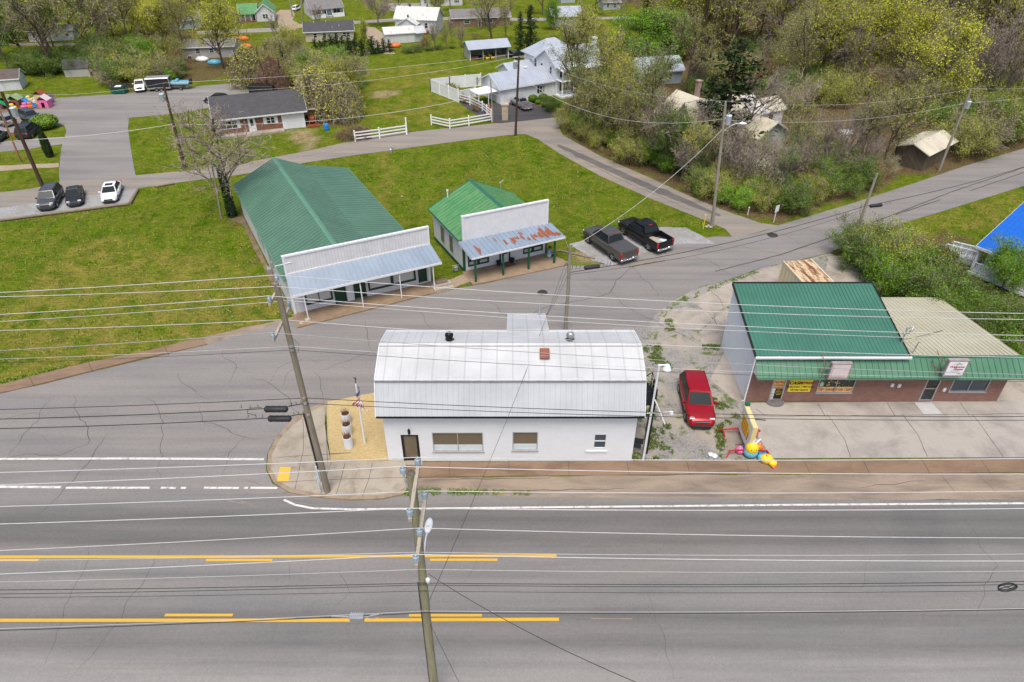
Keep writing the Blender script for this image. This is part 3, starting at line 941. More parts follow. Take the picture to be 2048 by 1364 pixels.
line('centre_line',px((-250,1114),(0,1114),(400,1114),(1113,1111.5)),.15,M['yellowline'])
line('centre_line',px((-250,1241),(0,1241),(600,1241),(1118,1239)),.17,M['yellowline'])
for a,b,v in ((-160,78,1120.5),(412,545,1120.5),(860,995,1120),(330,466,1230.5),(818,964,1231)):
 line('dashed_line',px((a,v),(b,v)),.14,M['yellowline'])
line('dashed_line',px((1182,1237.5),(1265,1238)),.05,M['sandy'])
def manhole(u,v,lab,r=.42):
 p =G(u,v,.022)
 mb =MB()
 mb.lathe([(r,0),(r,.012),(r *.93,.014),(r *.92,.008),(r *.84,.008),(r *.83,.014),(.0,.014)],(0,0,0),24)
 for k in range(-3,4):
  L =(r *.8)*math.sqrt(max(0,1 -(k /3.6)**2))
  mb.box(-L,k *r *.22 -.015,.013,L,k *r *.22 +.015,.019)
 o =mb.build('manhole_cover',plain('cast_iron_lid',(.055,.05,.045),.7,.3,.2))
 o.location =p
 tag(o,lab,'manhole cover','manhole covers in the street')
manhole(1085,585,'dark iron manhole cover in the street below the small porch store')
manhole(1545,470,'dark iron manhole cover in the street opposite the lane mouth',.5)
def shear(k):
 return lambda x,y,z:(x +k *y,y,z)
def window_x(parent,x0,x1,z0,z1,y,xf=None,fm=None,pane=None,fw=.06,mull=1,rows=1,sill=None,depth=.10,name='window',bars=.03,lower=None,label=None):
 """window in an opening of a wall facing -y (outer face at y): frame with its pane set back, optional sill"""
 fm =fm or M['whitetrim']
 mb =MB(xf)
 a,b =y -.012,y +depth
 mb.box(x0,a,z0,x0 +fw,b,z1)
 mb.box(x1 -fw,a,z0,x1,b,z1)
 mb.box(x0 +fw,a,z1 -fw,x1 -fw,b,z1)
 mb.box(x0 +fw,a,z0,x1 -fw,b,z0 +fw)
 for i in range(1,mull):
  xm =x0 +(x1 -x0)*i /mull
  mb.box(xm -bars /2 -.012,a +.01,z0 +fw,xm +bars /2 +.012,b,z1 -fw)
 for j in range(1,rows):
  zm =z0 +(z1 -z0)*j /rows
  mb.box(x0 +fw,a +.016,zm -bars /2,x1 -fw,b -.02,zm +bars /2)
 f =mb.build(name,fm,parent)
 if label:
  f['label']=label
 mb =MB(xf)
 mb.box(x0 +fw *.5,y +depth *.55,z0 +fw *.5,x1 -fw *.5,y +depth *.8,z1 -fw *.5)
 mb.build('pane',pane or M['darkglass'],f)
 if lower:
  mb =MB(xf)
  mb.box(x0 +fw,y +depth *.30,z0 +fw,x1 -fw,y +depth *.5,z0 +(z1 -z0)*lower)
  mb.build('lower_panel',M['film'],f)
 if sill:
  mb =MB(xf)
  mb.box(x0 -sill,y -.07,z0 -.09,x1 +sill,y +.02,z0 -.004)
  mb.build('sill',fm,f)
 return f
def roof_ribs(mb,a,b,c,d,n,w=.035,h=.025,mi=0):
 """ribs from edge a-b to edge d-c"""
 a,b,c,d =(Vector(x)for x in (a,b,c,d))
 nr =(b -a).cross(d -a).normalized()
 if nr.z <0:
  nr =-nr
 for i in range(n +1):
  t =i /n
  p,q =a.lerp(b,t),d.lerp(c,t)
  mb.bar(p +nr *h *.5,q +nr *h *.5,w,h,mi,nr)
def white_building():
 root =thing('corner_store','white painted brick building with a white metal gambrel roof beside the highway','building',(0,29.0,0))
 xl,xr,dep =-7.42,7.18,5.75
 def fx(u,v):
  p =AT(u,v,29.0)
  return p.x,p.z
 holes =[]
 dx0,dx1 =fx(808,922)[0],fx(842,922)[0]
 D =(dx0,dx1,.02,2.16)
 w1 =(fx(867,903)[0],fx(967,903)[0],fx(900,902)[1],fx(900,865)[1])
 w2 =(fx(1025,901)[0],fx(1075,901)[0],fx(1050,900)[1],fx(1050,864)[1])
 w3 =(fx(1186,897)[0],fx(1211,897)[0],fx(1200,897)[1],fx(1200,868)[1])
 mb =MB()
 mb.wallx(xl,xr,0,4.12,0,.22,[D,w1,w2,w3])
 mb.quad((xl,dep,0),(xl,.22,0),(xl,.22,4.12),(xl,dep,4.12))
 mb.quad((xr,.22,0),(xr,dep,0),(xr,dep,4.12),(xr,.22,4.12))
 mb.quad((xr,dep,0),(xl,dep,0),(xl,dep,4.12),(xr,dep,4.12))
 for x in (xl,xr):
  s =1 if x >0 else -1
  p =[(x,.0,4.12),(x,dep,4.12),(x,5.1,5.9),(x,2.8,6.6),(x,.55,5.88)]
  mb.add(p,[(0,1,2,3,4)]if s >0 else [(4,3,2,1,0)])
 mb.box(xl +.3,.9,0,xr -.3,1.0,3.9)
 mb.build('wall',M['whitebrick'],root)
 ex0,ex1 =-7.66,7.46
 prof =[(-.50,4.05),(.50,5.97),(2.80,6.70),(5.02,6.03),(5.98,4.05)]
 th =.07
 mb =MB()
 for i in (1,2,3):
  (y0,z0),(y1,z1)=prof[i],prof[i +1]
  mb.slab((ex0,y0,z0),(ex1,y0,z0),(ex1,y1,z1),(ex0,y1,z1),th)
  roof_ribs(mb,(ex0 +.05,y0,z0),(ex1 -.05,y0,z0),(ex1 -.05,y1,z1),(ex0 +.05,y1,z1),49,.03,.014)
 mb.build('roof',M['whiteroof'],root)
 mb =MB()
 (y0,z0),(y1,z1)=prof[0],prof[1]
 mb.slab((ex0,y0,z0),(ex1,y0,z0),(ex1,y1 -.012,z1 -.024),(ex0,y1 -.012,z1 -.024),th)
 roof_ribs(mb,(ex0 +.05,y0,z0),(ex1 -.05,y0,z0),(ex1 -.05,y1 -.012,z1 -.024),(ex0 +.05,y1 -.012,z1 -.024),49,.035,.016)
 r =mb.build('lower_roof',M['whitemansard'],root)
 mb =MB()
 for (y,z)in prof[1:4]:
  a =.16
  mb.slab((ex0 -.01,y -a,z -.03),(ex1 +.01,y -a,z -.03),(ex1 +.01,y,z +.045),(ex0 -.01,y,z +.045),.012)
  mb.slab((ex0 -.01,y,z +.045),(ex1 +.01,y,z +.045),(ex1 +.01,y +a,z -.01),(ex0 -.01,y +a,z -.01),.012)
 mb.build('ridge_cap',M['whiteroof'],root)
 mb =MB()  # grey strips: dirt line at the break, painted shadow gap under the caps
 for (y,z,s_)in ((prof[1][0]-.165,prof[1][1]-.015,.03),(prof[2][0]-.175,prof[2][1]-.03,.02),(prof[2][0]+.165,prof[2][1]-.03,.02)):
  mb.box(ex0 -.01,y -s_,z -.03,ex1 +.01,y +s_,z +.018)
 mb.build('cap_dirt_shade_strip',stained('dirt_and_shade_grey',(.36,.36,.35),(.25,.235,.20),(.4,.65),3.0,.6,20),root)
 mb =MB()
 mb.box(ex0,-.53,3.93,ex1,-.50,4.06)
 mb.box(ex0,-.50,3.93,ex1,-.02,3.96)
 mb.build('eave_trim',M['blackmetal'],root)
 for x in (ex0,ex1):
  mb =MB()
  for i in range(4):
   mb.bar((x,prof[i][0],prof[i][1]-.06),(x,prof[i +1][0],prof[i +1][1]-.06),.04,.16)
  mb.build('rake_trim',M['white'],root)
 mb =MB()
 mb.box(-.15,dep,0,2.35,9.6,3.95)
 mb.build('rear_wall',M['white'],root)
 mb =MB()
 mb.slab((-.32,4.98,6.09),(2.26,4.98,6.09),(2.26,9.75,4.12),(-.32,9.75,4.12),-.06)
 mb.slab((-.32,9.75,4.12),(2.26,9.75,4.12),(2.26,4.98,6.09),(-.32,4.98,6.09),.01)
 roof_ribs(mb,(-.3,4.98,6.10),(2.24,4.98,6.10),(2.24,9.75,4.13),(-.3,9.75,4.13),9,.04,.03)
 mb.prism([(-.3,5.0),(2.24,5.0),(2.24,9.6),(-.3,9.6)],3.9,4.0)
 mb.build('rear_roof',M['whiteroof'],root)
 mb =MB()
 mb.tube([(1.85,9.3,4.1),(1.85,9.3,5.15)],.06,8)
 mb.tube([(1.85,9.3,4.2),(1.85,9.3,4.32)],.10,8)
 mb.tube([(1.85,9.3,5.05),(2.1,9.2,5.2)],.045,6)
 mb.build('vent_pipe',M['galv'],root)
 for (px_,py_,m2,lab)in ((899,675,'blackmetal','black turbine roof ventilator'),(1140,674,'galv','pale turbine roof ventilator on a dark base')):
  p =AT(px_,py_ +8,29 +3.35)
  bx,by,bz =p.x,3.35,6.52
  mb =MB()
  mb.lathe([(.20,-.1),(.20,.20),(.17,.24)],(bx,by,bz),14)
  mb.box(bx -.26,by -.26,bz -.1,bx +.26,by +.26,bz -.005)
  t =mb.build('turbine_vent',M['blackmetal'],root)
  t['label']=lab
  mb =MB()
  mb.lathe([(.15,.22),(.20,.30),(.21,.42),(.17,.54),(.08,.60),(0,.61)],(bx,by,bz),18)
  for k in range(18):
   t2 =2 *PI *k /18
   pts =[(bx +math.cos(t2 +a *.5)*rr,by +math.sin(t2 +a *.5)*rr,bz +zz)for a,rr,zz in ((0,.16,.23),(.3,.22,.32),(.6,.23,.44),(.9,.175,.55))]
   mb.tube(pts,.016,4)
  mb.build('turbine_head',M[m2],t)
 p =AT(1089,700,29 +2.2)
 mb =MB()
 mb.box(p.x -.24,1.75,6.2,p.x +.24,2.2,6.62)
 for k in range(4):
  mb.box(p.x -.20,1.72,6.36 +k *.05,p.x +.20,1.755,6.375 +k *.05)
 v =mb.build('roof_vent',M['galv'],root)
 mb =MB()
 mb.slab((p.x -.28,1.62,6.56),(p.x +.28,1.62,6.56),(p.x +.28,2.25,6.80),(p.x -.28,2.25,6.80),.05)
 mb.build('vent_hood',M['rustbrown'],v)
 x0,x1,z0,z1 =D
 mb =MB()
 mb.box(x0,-.02,z0,x0 +.13,.18,z1)
 mb.box(x1 -.13,-.02,z0,x1,.18,z1)
 mb.box(x0 +.13,-.02,z1 -.08,x1 -.13,.18,z1)
 mb.box(x0 +.13,.03,z0,x1 -.13,.12,z0 +.22)
 d =mb.build('door',M['blackmetal'],root)
 mb =MB()
 mb.box(x0 +.12,.06,z0 +.2,x1 -.12,.09,z1 -.07)
 mb.build('pane',M['blind'],d)
 mb =MB()
 mb.tube([(x1 -.19,-.06,.85),(x1 -.19,-.06,1.25)],.018,6)
 mb.tube([(x1 -.19,-.06,.87),(x1 -.19,.04,.87)],.014,5)
 mb.tube([(x1 -.19,-.06,1.23),(x1 -.19,.04,1.23)],.014,5)
 mb.build('handle',M['chrome'],d)
 mb =MB()
 mb.box(x0 -.1,-.35,.0,x1 +.1,.0,.05)
 mb.build('threshold',M['concrete'],root)
 window_x(root,*w1,0,fm=M['flashing'],pane=M['blind'],fw=.055,mull=2,sill=.06,depth=.16,lower=.30)
 window_x(root,*w2,0,fm=M['flashing'],pane=M['blind'],fw=.055,mull=1,sill=.06,depth=.16,lower=.30)
 f =window_x(root,*w3,0,fm=M['whitetrim'],pane=M['blueglass'],fw=.05,rows=2,depth=.12)
 mb =MB()
 mb.box(w3[0]-.42,-.07,w3[2]-.26,w3[1]+.12,.02,w3[2]-.15)
 mb.build('sill',M['whitetrim'],f)
 lx,lz =fx(818,862)
 mb =MB()
 mb.cbox(lx -.07,-.12,lz -.14,lx +.07,0,lz +.14,.02)
 mb.tube([(lx,-.06,lz -.2),(lx,-.06,lz +.2)],.045,8)
 mb.build('wall_lamp',M['blackmetal'],root)
 mb =MB()
 X =xr +.03
 for y in (.55,1.45):
  mb.box(X +.95,y,.0,X +1.03,y +.08,5.1)
 mb.box(X,.5,4.0,X +1.05,2.2,4.08)
 for y in (.55,2.15):
  mb.tube([(X +1.0,y,4.0),(X +1.0,y,5.1)],.025,6)
 for z in (4.4,4.75,5.1):
  mb.tube([(X +1.0,.55,z),(X +1.0,2.2,z)],.022,6)
 for z in (4.5,5.0):
  mb.tube([(X,.55,z),(X +1.0,.55,z)],.02,6)
 n =16
 for k in range(n):
  t =k /n
  mb.box(X +.06,2.3 +t *3.6,3.95 -t *3.9,X +.95,2.55 +t *3.6,3.99 -t *3.9)
 for x in (X +.03,X +.97):
  mb.bar((x,2.2,4.0),(x,6.0,.05),.05,.18)
  mb.bar((x,2.2,5.05),(x,6.0,1.1),.045,.045)
 mb.box(X +.62,.12,.12,X +.72,.22,4.0)
 mb.build('fire_stair',M['blackmetal'],root)
 return root
white_building()
mb =MB()
mb.cbox(7.2,29.9,0,8.35,31.6,.30,.02)
tag(mb.build('landing_slab',M['concrete']),'low concrete slab against the east end of the white building','concrete slab')
st =thing('door_step','pair of dark rubber treads lying on the concrete slab','step',(7.55,30.25,.3),R(-14))
mb =MB()
mb.cbox(-.22,-.42,.0,.40,-.08,.06,.015)
for k in range(7):
 mb.box(-.2 +k *.085,-.40,.06,-.16 +k *.085,-.1,.068)
mb.build('tread',M['blackplastic'],st)
mb =MB()
mb.cbox(-.16,-.02,.0,.50,.34,.12,.015)
for k in range(7):
 mb.box(-.14 +k *.09,.0,.12,-.10 +k *.09,.32,.128)
mb.build('tread',M['blackplastic'],st)
def big_store():
 A =G(590,630)
 k =-.055
 xf =shear(k)
 root =thing('roadside_store','long white store with a big green ribbed roof and blue grey awning','building',A,R(25.4))
 Wd,Dp =11.4,20.3
 w1,d1,d2 =(1.0,3.15,.62,1.95),(3.28,4.22,.15,2.2),(4.86,5.84,.15,2.2)
 w2,d3 =(6.04,10.1,.60,1.95),(10.3,11.05,.28,2.2)
 mb =MB(xf)
 mb.wallx(.05,Wd -.05,0,3.7,0,.2,[w1,d1,d2,w2,d3])
 mb.build('front_wall',M['lap'],root)
 mb =MB(xf)
 mb.box(.0,.2,0,.18,Dp,3.15)
 mb.box(.18,Dp -.18,0,Wd -.5,Dp,2.9)
 mb.box(Wd -.62,.2,0,Wd -.45,Dp -.18,2.85)
 mb.box(.3,.9,0,Wd -.8,1.0,2.9)
 mb.exty([(0.05,3.15),(4.1,5.05),(6.9,3.8),(10.8,2.9),(.05,2.9)],Dp -.16,Dp -.05)
 mb.build('side_wall',M['oldlap'],root)
 for t0 in (9.6,11.2):
  mb =MB(xf)
  mb.box(-.03,t0,.9,.02,t0 +.95,2.3)
  f =mb.build('side_window',M['greylap'],root)
 mb =MB(xf)
 mb.box(-.04,6.9,.1,.02,7.8,2.1)
 mb.build('side_door',M['greylap'],root)
 prof =[(-.22,3.12),(4.05,5.2),(6.9,3.92),(11.05,2.98)]
 y0,y1 =.12,Dp +.35
 mb =MB(xf)
 for i in range(3):
  (a,za),(b,zb)=prof[i],prof[i +1]
  mb.slab((a,y0,za),(b,y0,zb),(b,y1,zb),(a,y1,za),.08)
  roof_ribs(mb,(a,y0 +.1,za),(a,y1 -.05,za),(b,y1 -.05,zb),(b,y0 +.1,zb),44,.045,-.03 if False else .03)
 mb2 =MB(xf)
 mb.build('roof',M['greenroof'],root)
 mb2.slab((3.85,y0,5.13),(4.05,y0,5.26),(4.05,y1 +.02,5.26),(3.85,y1 +.02,5.13),.015)
 mb2.slab((4.05,y0,5.26),(4.27,y0,5.14),(4.27,y1 +.02,5.14),(4.05,y1 +.02,5.26),.015)
 mb2.build('ridge_cap',M['greenridge'],root)
 mb =MB(xf)
 for i in range(3):
  (a,za),(b,zb)=prof[i],prof[i +1]
  mb.bar((a,y1 +.03,za -.06),(b,y1 +.03,zb -.06),.04,.16)
 mb.box(-.26,y0,2.98,-.22,y1,3.12)
 mb.box(11.05,y0,2.84,11.09,y1,2.98)
 mb.build('eave_trim',M['greenridge'],root)
 mb =MB(xf)
 mb.box(.0,-.10,3.73,Wd +.04,.02,5.17)
 mb.build('false_front',M['boards'],root)
 mb =MB(xf)
 mb.box(-.06,-.16,5.17,Wd +.1,.08,5.30)
 mb.box(-.05,-.15,3.62,.10,.06,5.17)
 mb.box(Wd -.06,-.15,3.62,Wd +.09,.06,5.17)
 mb.box(.10,-.14,3.66,Wd -.06,-.10,3.80)
 mb.build('parapet_trim',M['whitetrim'],root)
 mb =MB(xf)
 a,b,c,d =(-.1,-1.52,2.64),(Wd +.42,-1.52,2.64),(Wd +.1,-.08,3.72),(-.02,-.08,3.72)
 mb.slab(a,b,c,d,.05)
 roof_ribs(mb,a,b,c,d,30,.045,.035)
 mb.build('awning',M['blueawn'],root)
 mb =MB(xf)
 mb.box(-.12,-1.56,2.48,Wd +.44,-1.52,2.66)
 mb.bar((-.10,-1.5,2.56),(-.03,-.1,3.62),.04,.16)
 mb.bar((Wd +.42,-1.5,2.56),(Wd +.1,-.1,3.62),.04,.16)
 mb.build('fascia',M['whitetrim'],root)
 for x in (.72,5.07,8.26,11.1):
  mb =MB(xf)
  mb.box(x -.035,-1.45,.1,x +.035,-1.38,2.62)
  mb.build('post',M['lampgrey'],root)
 mb =MB(xf)
 mb.box(-.02,-.06,0,.16,.2,3.7)
 mb.build('corner_board',M['white'],root)
 mb =MB(xf)
 mb.box(4.28,-.05,.1,4.80,.0,2.5)
 mb.build('pilaster',M['white'],root)
 mb =MB(xf)
 mb.box(Wd -.22,-.05,.2,Wd -.02,.2,3.7)
 mb.build('corner_board',M['white'],root)
 window_x(root,*w1,0,xf,M['darkgreen'],M['shade'],.13,2,depth=.12)
 window_x(root,*w2,0,xf,M['darkgreen'],M['shade'],.15,2,depth=.12,bars=.2)
 for (x0,x1,z0,z1)in (d1,d2,d3):
  mb =MB(xf)
  mb.box(x0,-.03,z0,x0 +.09,.12,z1)
  mb.box(x1 -.09,-.03,z0,x1,.12,z1)
  mb.box(x0 +.09,-.03,z1 -.08,x1 -.09,.12,z1)
  mb.box(x0 +.09,.03,z0,x1 -.09,.09,z1 -.08)
  for zz in (.22,.52,.82,1.12):
   mb.box(x0 +.18,.012,z0 +zz,x1 -.18,.032,z0 +zz +.20)
  dd =mb.build('door',M['darkgreen'],root)
  mb =MB(xf)
  mb.box(x0 +.2,.01,z0 +1.45,x1 -.2,.028,z1 -.2)
  mb.build('pane',M['shade'],dd)
  mb =MB(xf)
  mb.ball((x0 +.16,-.01,z0 +1.0),.035,8,6)
  mb.build('handle',M['chrome'],dd)
 mb =MB(xf)
 mb.prism([(-.35,-2.0),(Wd +.4,-1.75),(Wd +.4,.0),(-.2,.0)],0,.14)
 mb.build('porch_slab',stained('tan_porch_concrete',(.27,.195,.125),(.19,.13,.085),(.4,.7),1.0,.9,24),root)
 mb =MB(xf)
 mb.cbox(-.45,7.4,0,-.05,7.9,.5,.03)
 mb.build('service_box',M['galv'],root)
 mb =MB(xf)
 mb.cbox(-.22,6.0,1.2,.0,6.3,1.8,.02)
 mb.tube([(-.1,6.15,1.8),(-.1,6.15,3.0)],.03,6)
 mb.build('service_box',M['galv'],root)
 mb =MB(xf)
 mb.tube([(-.65,-.12,4.62),(.55,-.12,4.68)],.03,6)
 mb.tube([(-.02,-.12,4.62),(.0,.3,3.9)],.025,6)
 mb.build('service_bracket',M['lampgrey'],root)
 return root
big_store()
def small_store():
 A =G(929,545)
 xf =shear(-.05)
 root =thing('porch_store','small white store with rust streaked awning on four green posts','building',A,R(24.3))
 Wd,Dp =7.88,6.9
 w1,w2,d =(.36,2.32,.47,1.55),(5.6,7.55,.52,1.6),(3.45,4.18,.17,2.15)
 mb =MB(xf)
 mb.wallx(.02,Wd,0,3.1,0,.2,[w1,w2,d])
 mb.build('front_wall',M['white'],root)
 mb =MB(xf)
 mb.box(.0,.2,0,.18,Dp,3.1)
 mb.box(Wd -.2,.2,0,Wd,Dp,3.1)
 mb.box(.18,Dp -.18,0,Wd -.2,Dp,3.1)
 mb.box(.4,.9,0,Wd -.4,1.0,2.9)
 mb.exty([(0,3.1),(3.9,5.0),(Wd,3.1)],Dp -.16,Dp -.02)
 mb.build('side_wall',M['lap'],root)
 for y0 in (2.2,4.2):
  mb =MB(xf)
  mb.box(-.05,y0,.75,.03,y0 +.85,2.35)
  f =mb.build('window',M['greylap'],root)
  mb =MB(xf)
  mb.box(-.06,y0 +.08,.85,.02,y0 +.77,1.52)
  mb.box(-.06,y0 +.08,1.58,.02,y0 +.77,2.27)
  mb.build('pane',stained('old_yellowed_pane',(.16,.15,.10),(.09,.09,.07),(.4,.7),3,.3,10),f)
 prof =[(-.32,3.12),(3.9,5.18),(8.15,3.12)]
 y0,y1 =.1,Dp +.2
 mb =MB(xf)
 for i in range(2):
  (a,za),(b,zb)=prof[i],prof[i +1]
  mb.slab((a,y0,za),(b,y0,zb),(b,y1,zb),(a,y1,za),.08)
  roof_ribs(mb,(a,y0 +.1,za),(a,y1 -.05,za),(b,y1 -.05,zb),(b,y0 +.1,zb),15,.05,.03)
 rf =mb.build('roof',M['greenroof2'],root)
 mb =MB(xf)
 mb.slab((3.72,y0,5.12),(3.9,y0,5.25),(3.9,y1,5.25),(3.72,y1,5.12),.015)
 mb.slab((3.9,y0,5.25),(4.1,y0,5.12),(4.1,y1,5.12),(3.9,y1,5.25),.015)
 mb.bar((-.32,y1 +.02,3.08),(3.9,y1 +.02,5.14),.04,.16)
 mb.bar((8.15,y1 +.02,3.08),(3.9,y1 +.02,5.14),.04,.16)
 mb.box(-.36,y0,2.98,-.32,y1,3.12)
 mb.build('ridge_cap',plain('green_edge_trim',(.03,.13,.085),.5),root)
 mb =MB(xf)
 mb.box(.0,-.10,3.1,Wd -.02,.02,5.24)
 mb.build('false_front',M['boards2'],root)
 mb =MB(xf)
 rg =random.Random(4)
 for _ in range(46):
  x =rg.gauss(4.2,1.1)
  z =4.15 +rg.gauss(0,.33)*(1.2 -abs(x -4.2)*.25)
  r =rg.uniform(.008,.035)
  if .5 <x <7.4 and 3.4 <z <5.1:
   mb.add([(x -r,-.103,z -r *.8),(x +r *.7,-.103,z -r),(x +r,-.103,z +r *.6),(x -r *.5,-.103,z +r)],[(0,1,2,3)])
 mb.build('sign_ghost',plain('worn_paint_spots',(.40,.38,.34),.7,0,.3,6),root)
 mb =MB(xf)
 mb.box(-.08,-.16,5.24,Wd +.06,.08,5.36)
 mb.box(-.07,-.15,3.0,.08,.06,5.24)
 mb.box(Wd -.1,-.15,3.0,Wd +.05,.06,5.24)
 mb.build('parapet_trim',M['whitetrim'],root)
 a,b,c,dd =(-.28,-2.35,2.62),(Wd +.62,-2.1,2.62),(Wd +.3,-.08,3.12),(-.45,-.08,3.12)
 mb =MB(xf)
 mb.slab(a,b,c,dd,.05)
 roof_ribs(mb,a,b,c,dd,21,.045,.035)
 aw =mb.build('awning',M['blueawn'],root)
 mb =MB(xf)
 rg =random.Random(11)
 av,bv,cv,dv =(Vector(q)for q in (a,b,c,dd))
 def on(s,t,h):
  p =av.lerp(bv,s).lerp(dv.lerp(cv,s),t)
  n_ =(bv -av).cross(dv -av).normalized()
  return p +n_ *h
 spans =[(.105,.10,.62,3),(.325,.60,.95,1),(.42,.30,.66,2),(.475,.22,.66,3),(.51,.36,.70,2),(.535,.40,.72,2),(.565,.38,.68,2),(.60,.34,.72,2),(.625,.55,.92,2),(.645,.25,.6,1),(.70,.18,.62,3),(.735,.32,.66,3),(.76,.22,.58,2),(.79,.2,.66,3),(.82,.30,.8,3),(.85,.2,.86,3),(.875,.25,.62,2),(.90,.2,.86,3),(.925,.18,.6,3),(.955,.16,.45,3),(.975,.14,.4,2)]
 kk =0
 for s,t0,t1,nn in spans:
  for j in range(nn):
   kk += 1
   s0 =s +rg.uniform(-.012,.012)
   wv =rg.uniform(.007,.014)
   ta,tb =t0 +rg.uniform(-.05,.12),t1 -rg.uniform(0,.2)
   h =.030 +kk *.00012
   n_ =6
   L,Rr =[],[]
   for i in range(n_ +1):
    f =i /n_
    ww =wv *(.35 +math.sin(PI *(f *.8 +.15))*.8)*rg.uniform(.75,1.2)
    ss =s0 +rg.uniform(-.002,.002)
    L.append(on(ss -ww,ta +(tb -ta)*f,h))
    Rr.append(on(ss +ww,ta +(tb -ta)*f,h))
   mb.add(L +Rr,[(i,n_ +1 +i,n_ +2 +i,i +1)for i in range(n_)])
 mb.build('rust_streaks',M['rust'],aw)
 mb =MB(xf)
 mb.bar((-.30,-2.37,2.54),(Wd +.64,-2.12,2.54),.04,.15)
 mb.bar((-.28,-2.3,2.54),(-.45,-.1,3.04),.04,.12)
 mb.build('fascia',M['whitetrim'],root)
 for x,y in ((.14,-2.06),(2.69,-2.0),(5.12,-1.96),(7.64,-1.92)):
  mb =MB(xf)
  mb.box(x -.07,y -.07,.14,x +.07,y +.07,2.62)
  mb.build('post',M['postgreen'],root)
 mb =MB(xf)
 for nm_,q_ in (('corner_trim',(-.03,-.04,.0,.12,.2,3.05)),('corner_trim',(Wd -.08,-.04,.0,Wd +.03,.2,3.05)),('door_trim',(3.30,-.05,.1,3.44,.0,2.4)),('door_trim',(4.19,-.05,.1,4.33,.0,2.4)),('base_trim',(-.03,.2,.0,.0,Dp,.35))):
  mb =MB(xf)
  mb.box(*q_)
  mb.build(nm_,M['postgreen'],root)
 window_x(root,*w1,0,xf,M['darkgreen'],M['shade'],.12,2,2,depth=.12,bars=.22)
 window_x(root,*w2,0,xf,M['darkgreen'],M['shade'],.12,2,2,depth=.12,bars=.22)
 mb =MB(xf)
 x0,x1,z0,z1 =d
 mb.box(x0,-.02,z0,x0 +.07,.12,z1)
 mb.box(x1 -.07,-.02,z0,x1,.12,z1)
 mb.box(x0 +.07,-.02,z1 -.07,x1 -.07,.12,z1)
 mb.box(x0 +.07,.02,z0,x1 -.07,.08,z0 +.75)
 mb.box(x0 +.07,.02,z0 +1.78,x1 -.07,.08,z1 -.07)
 dr =mb.build('door',M['white'],root)
 mb =MB(xf)
 mb.box(x0 +.07,.03,z0 +.75,x1 -.07,.07,z0 +1.78)
 mb.build('pane',M['darkglass'],dr)
 mb =MB(xf)
 mb.prism([(-.25,-2.35),(1.5,-2.45),(Wd +.3,-2.65),(Wd +.95,-2.3),(Wd +.55,-.9),(Wd +.05,.0),(-.2,.0),(-.3,-.9)],0,.14)
 mb.build('porch_slab',stained('tan_porch_floor',(.30,.225,.15),(.22,.155,.10),(.4,.7),.9,.9,24),root)
 mb =MB(xf)
 mb.box(3.3,-.9,.14,4.5,-.08,.155)
 mb.build('door_mat',plain('brown_door_mat',(.13,.09,.06),.95),root)
 for (x,y,h)in ((1.5,6.2,4.6),):
  mb =MB(xf)
  mb.tube([(x,y +.6,3.3),(x,y +.6,h)],.06,8)
  mb.tube([(x,y +.6,h),(x,y +.6,h +.14)],.10,8)
  mb.build('vent_pipe',M['lampgrey'],root)
 mb =MB(xf)
 mb.tube([(6.2,5.6,4.0),(6.2,5.6,5.15)],.035,6)
 mb.tube([(6.2,5.6,5.1),(6.45,5.5,5.3)],.05,6)
 mb.tube([(6.05,5.6,5.05),(6.5,5.6,5.2)],.03,6)
 mb.build('service_mast',M['galv'],root)
 mb =MB(xf)
 mb.cbox(-.75,.35,.1,-.4,.65,.5,.04)
 mb.tube([(-.85,.5,0),(-.85,.5,.6),(-.3,.5,.6),(-.3,.5,0)],.03,6)
 mb.build('gas_meter',M['galv'],root)
 return root
small_store()
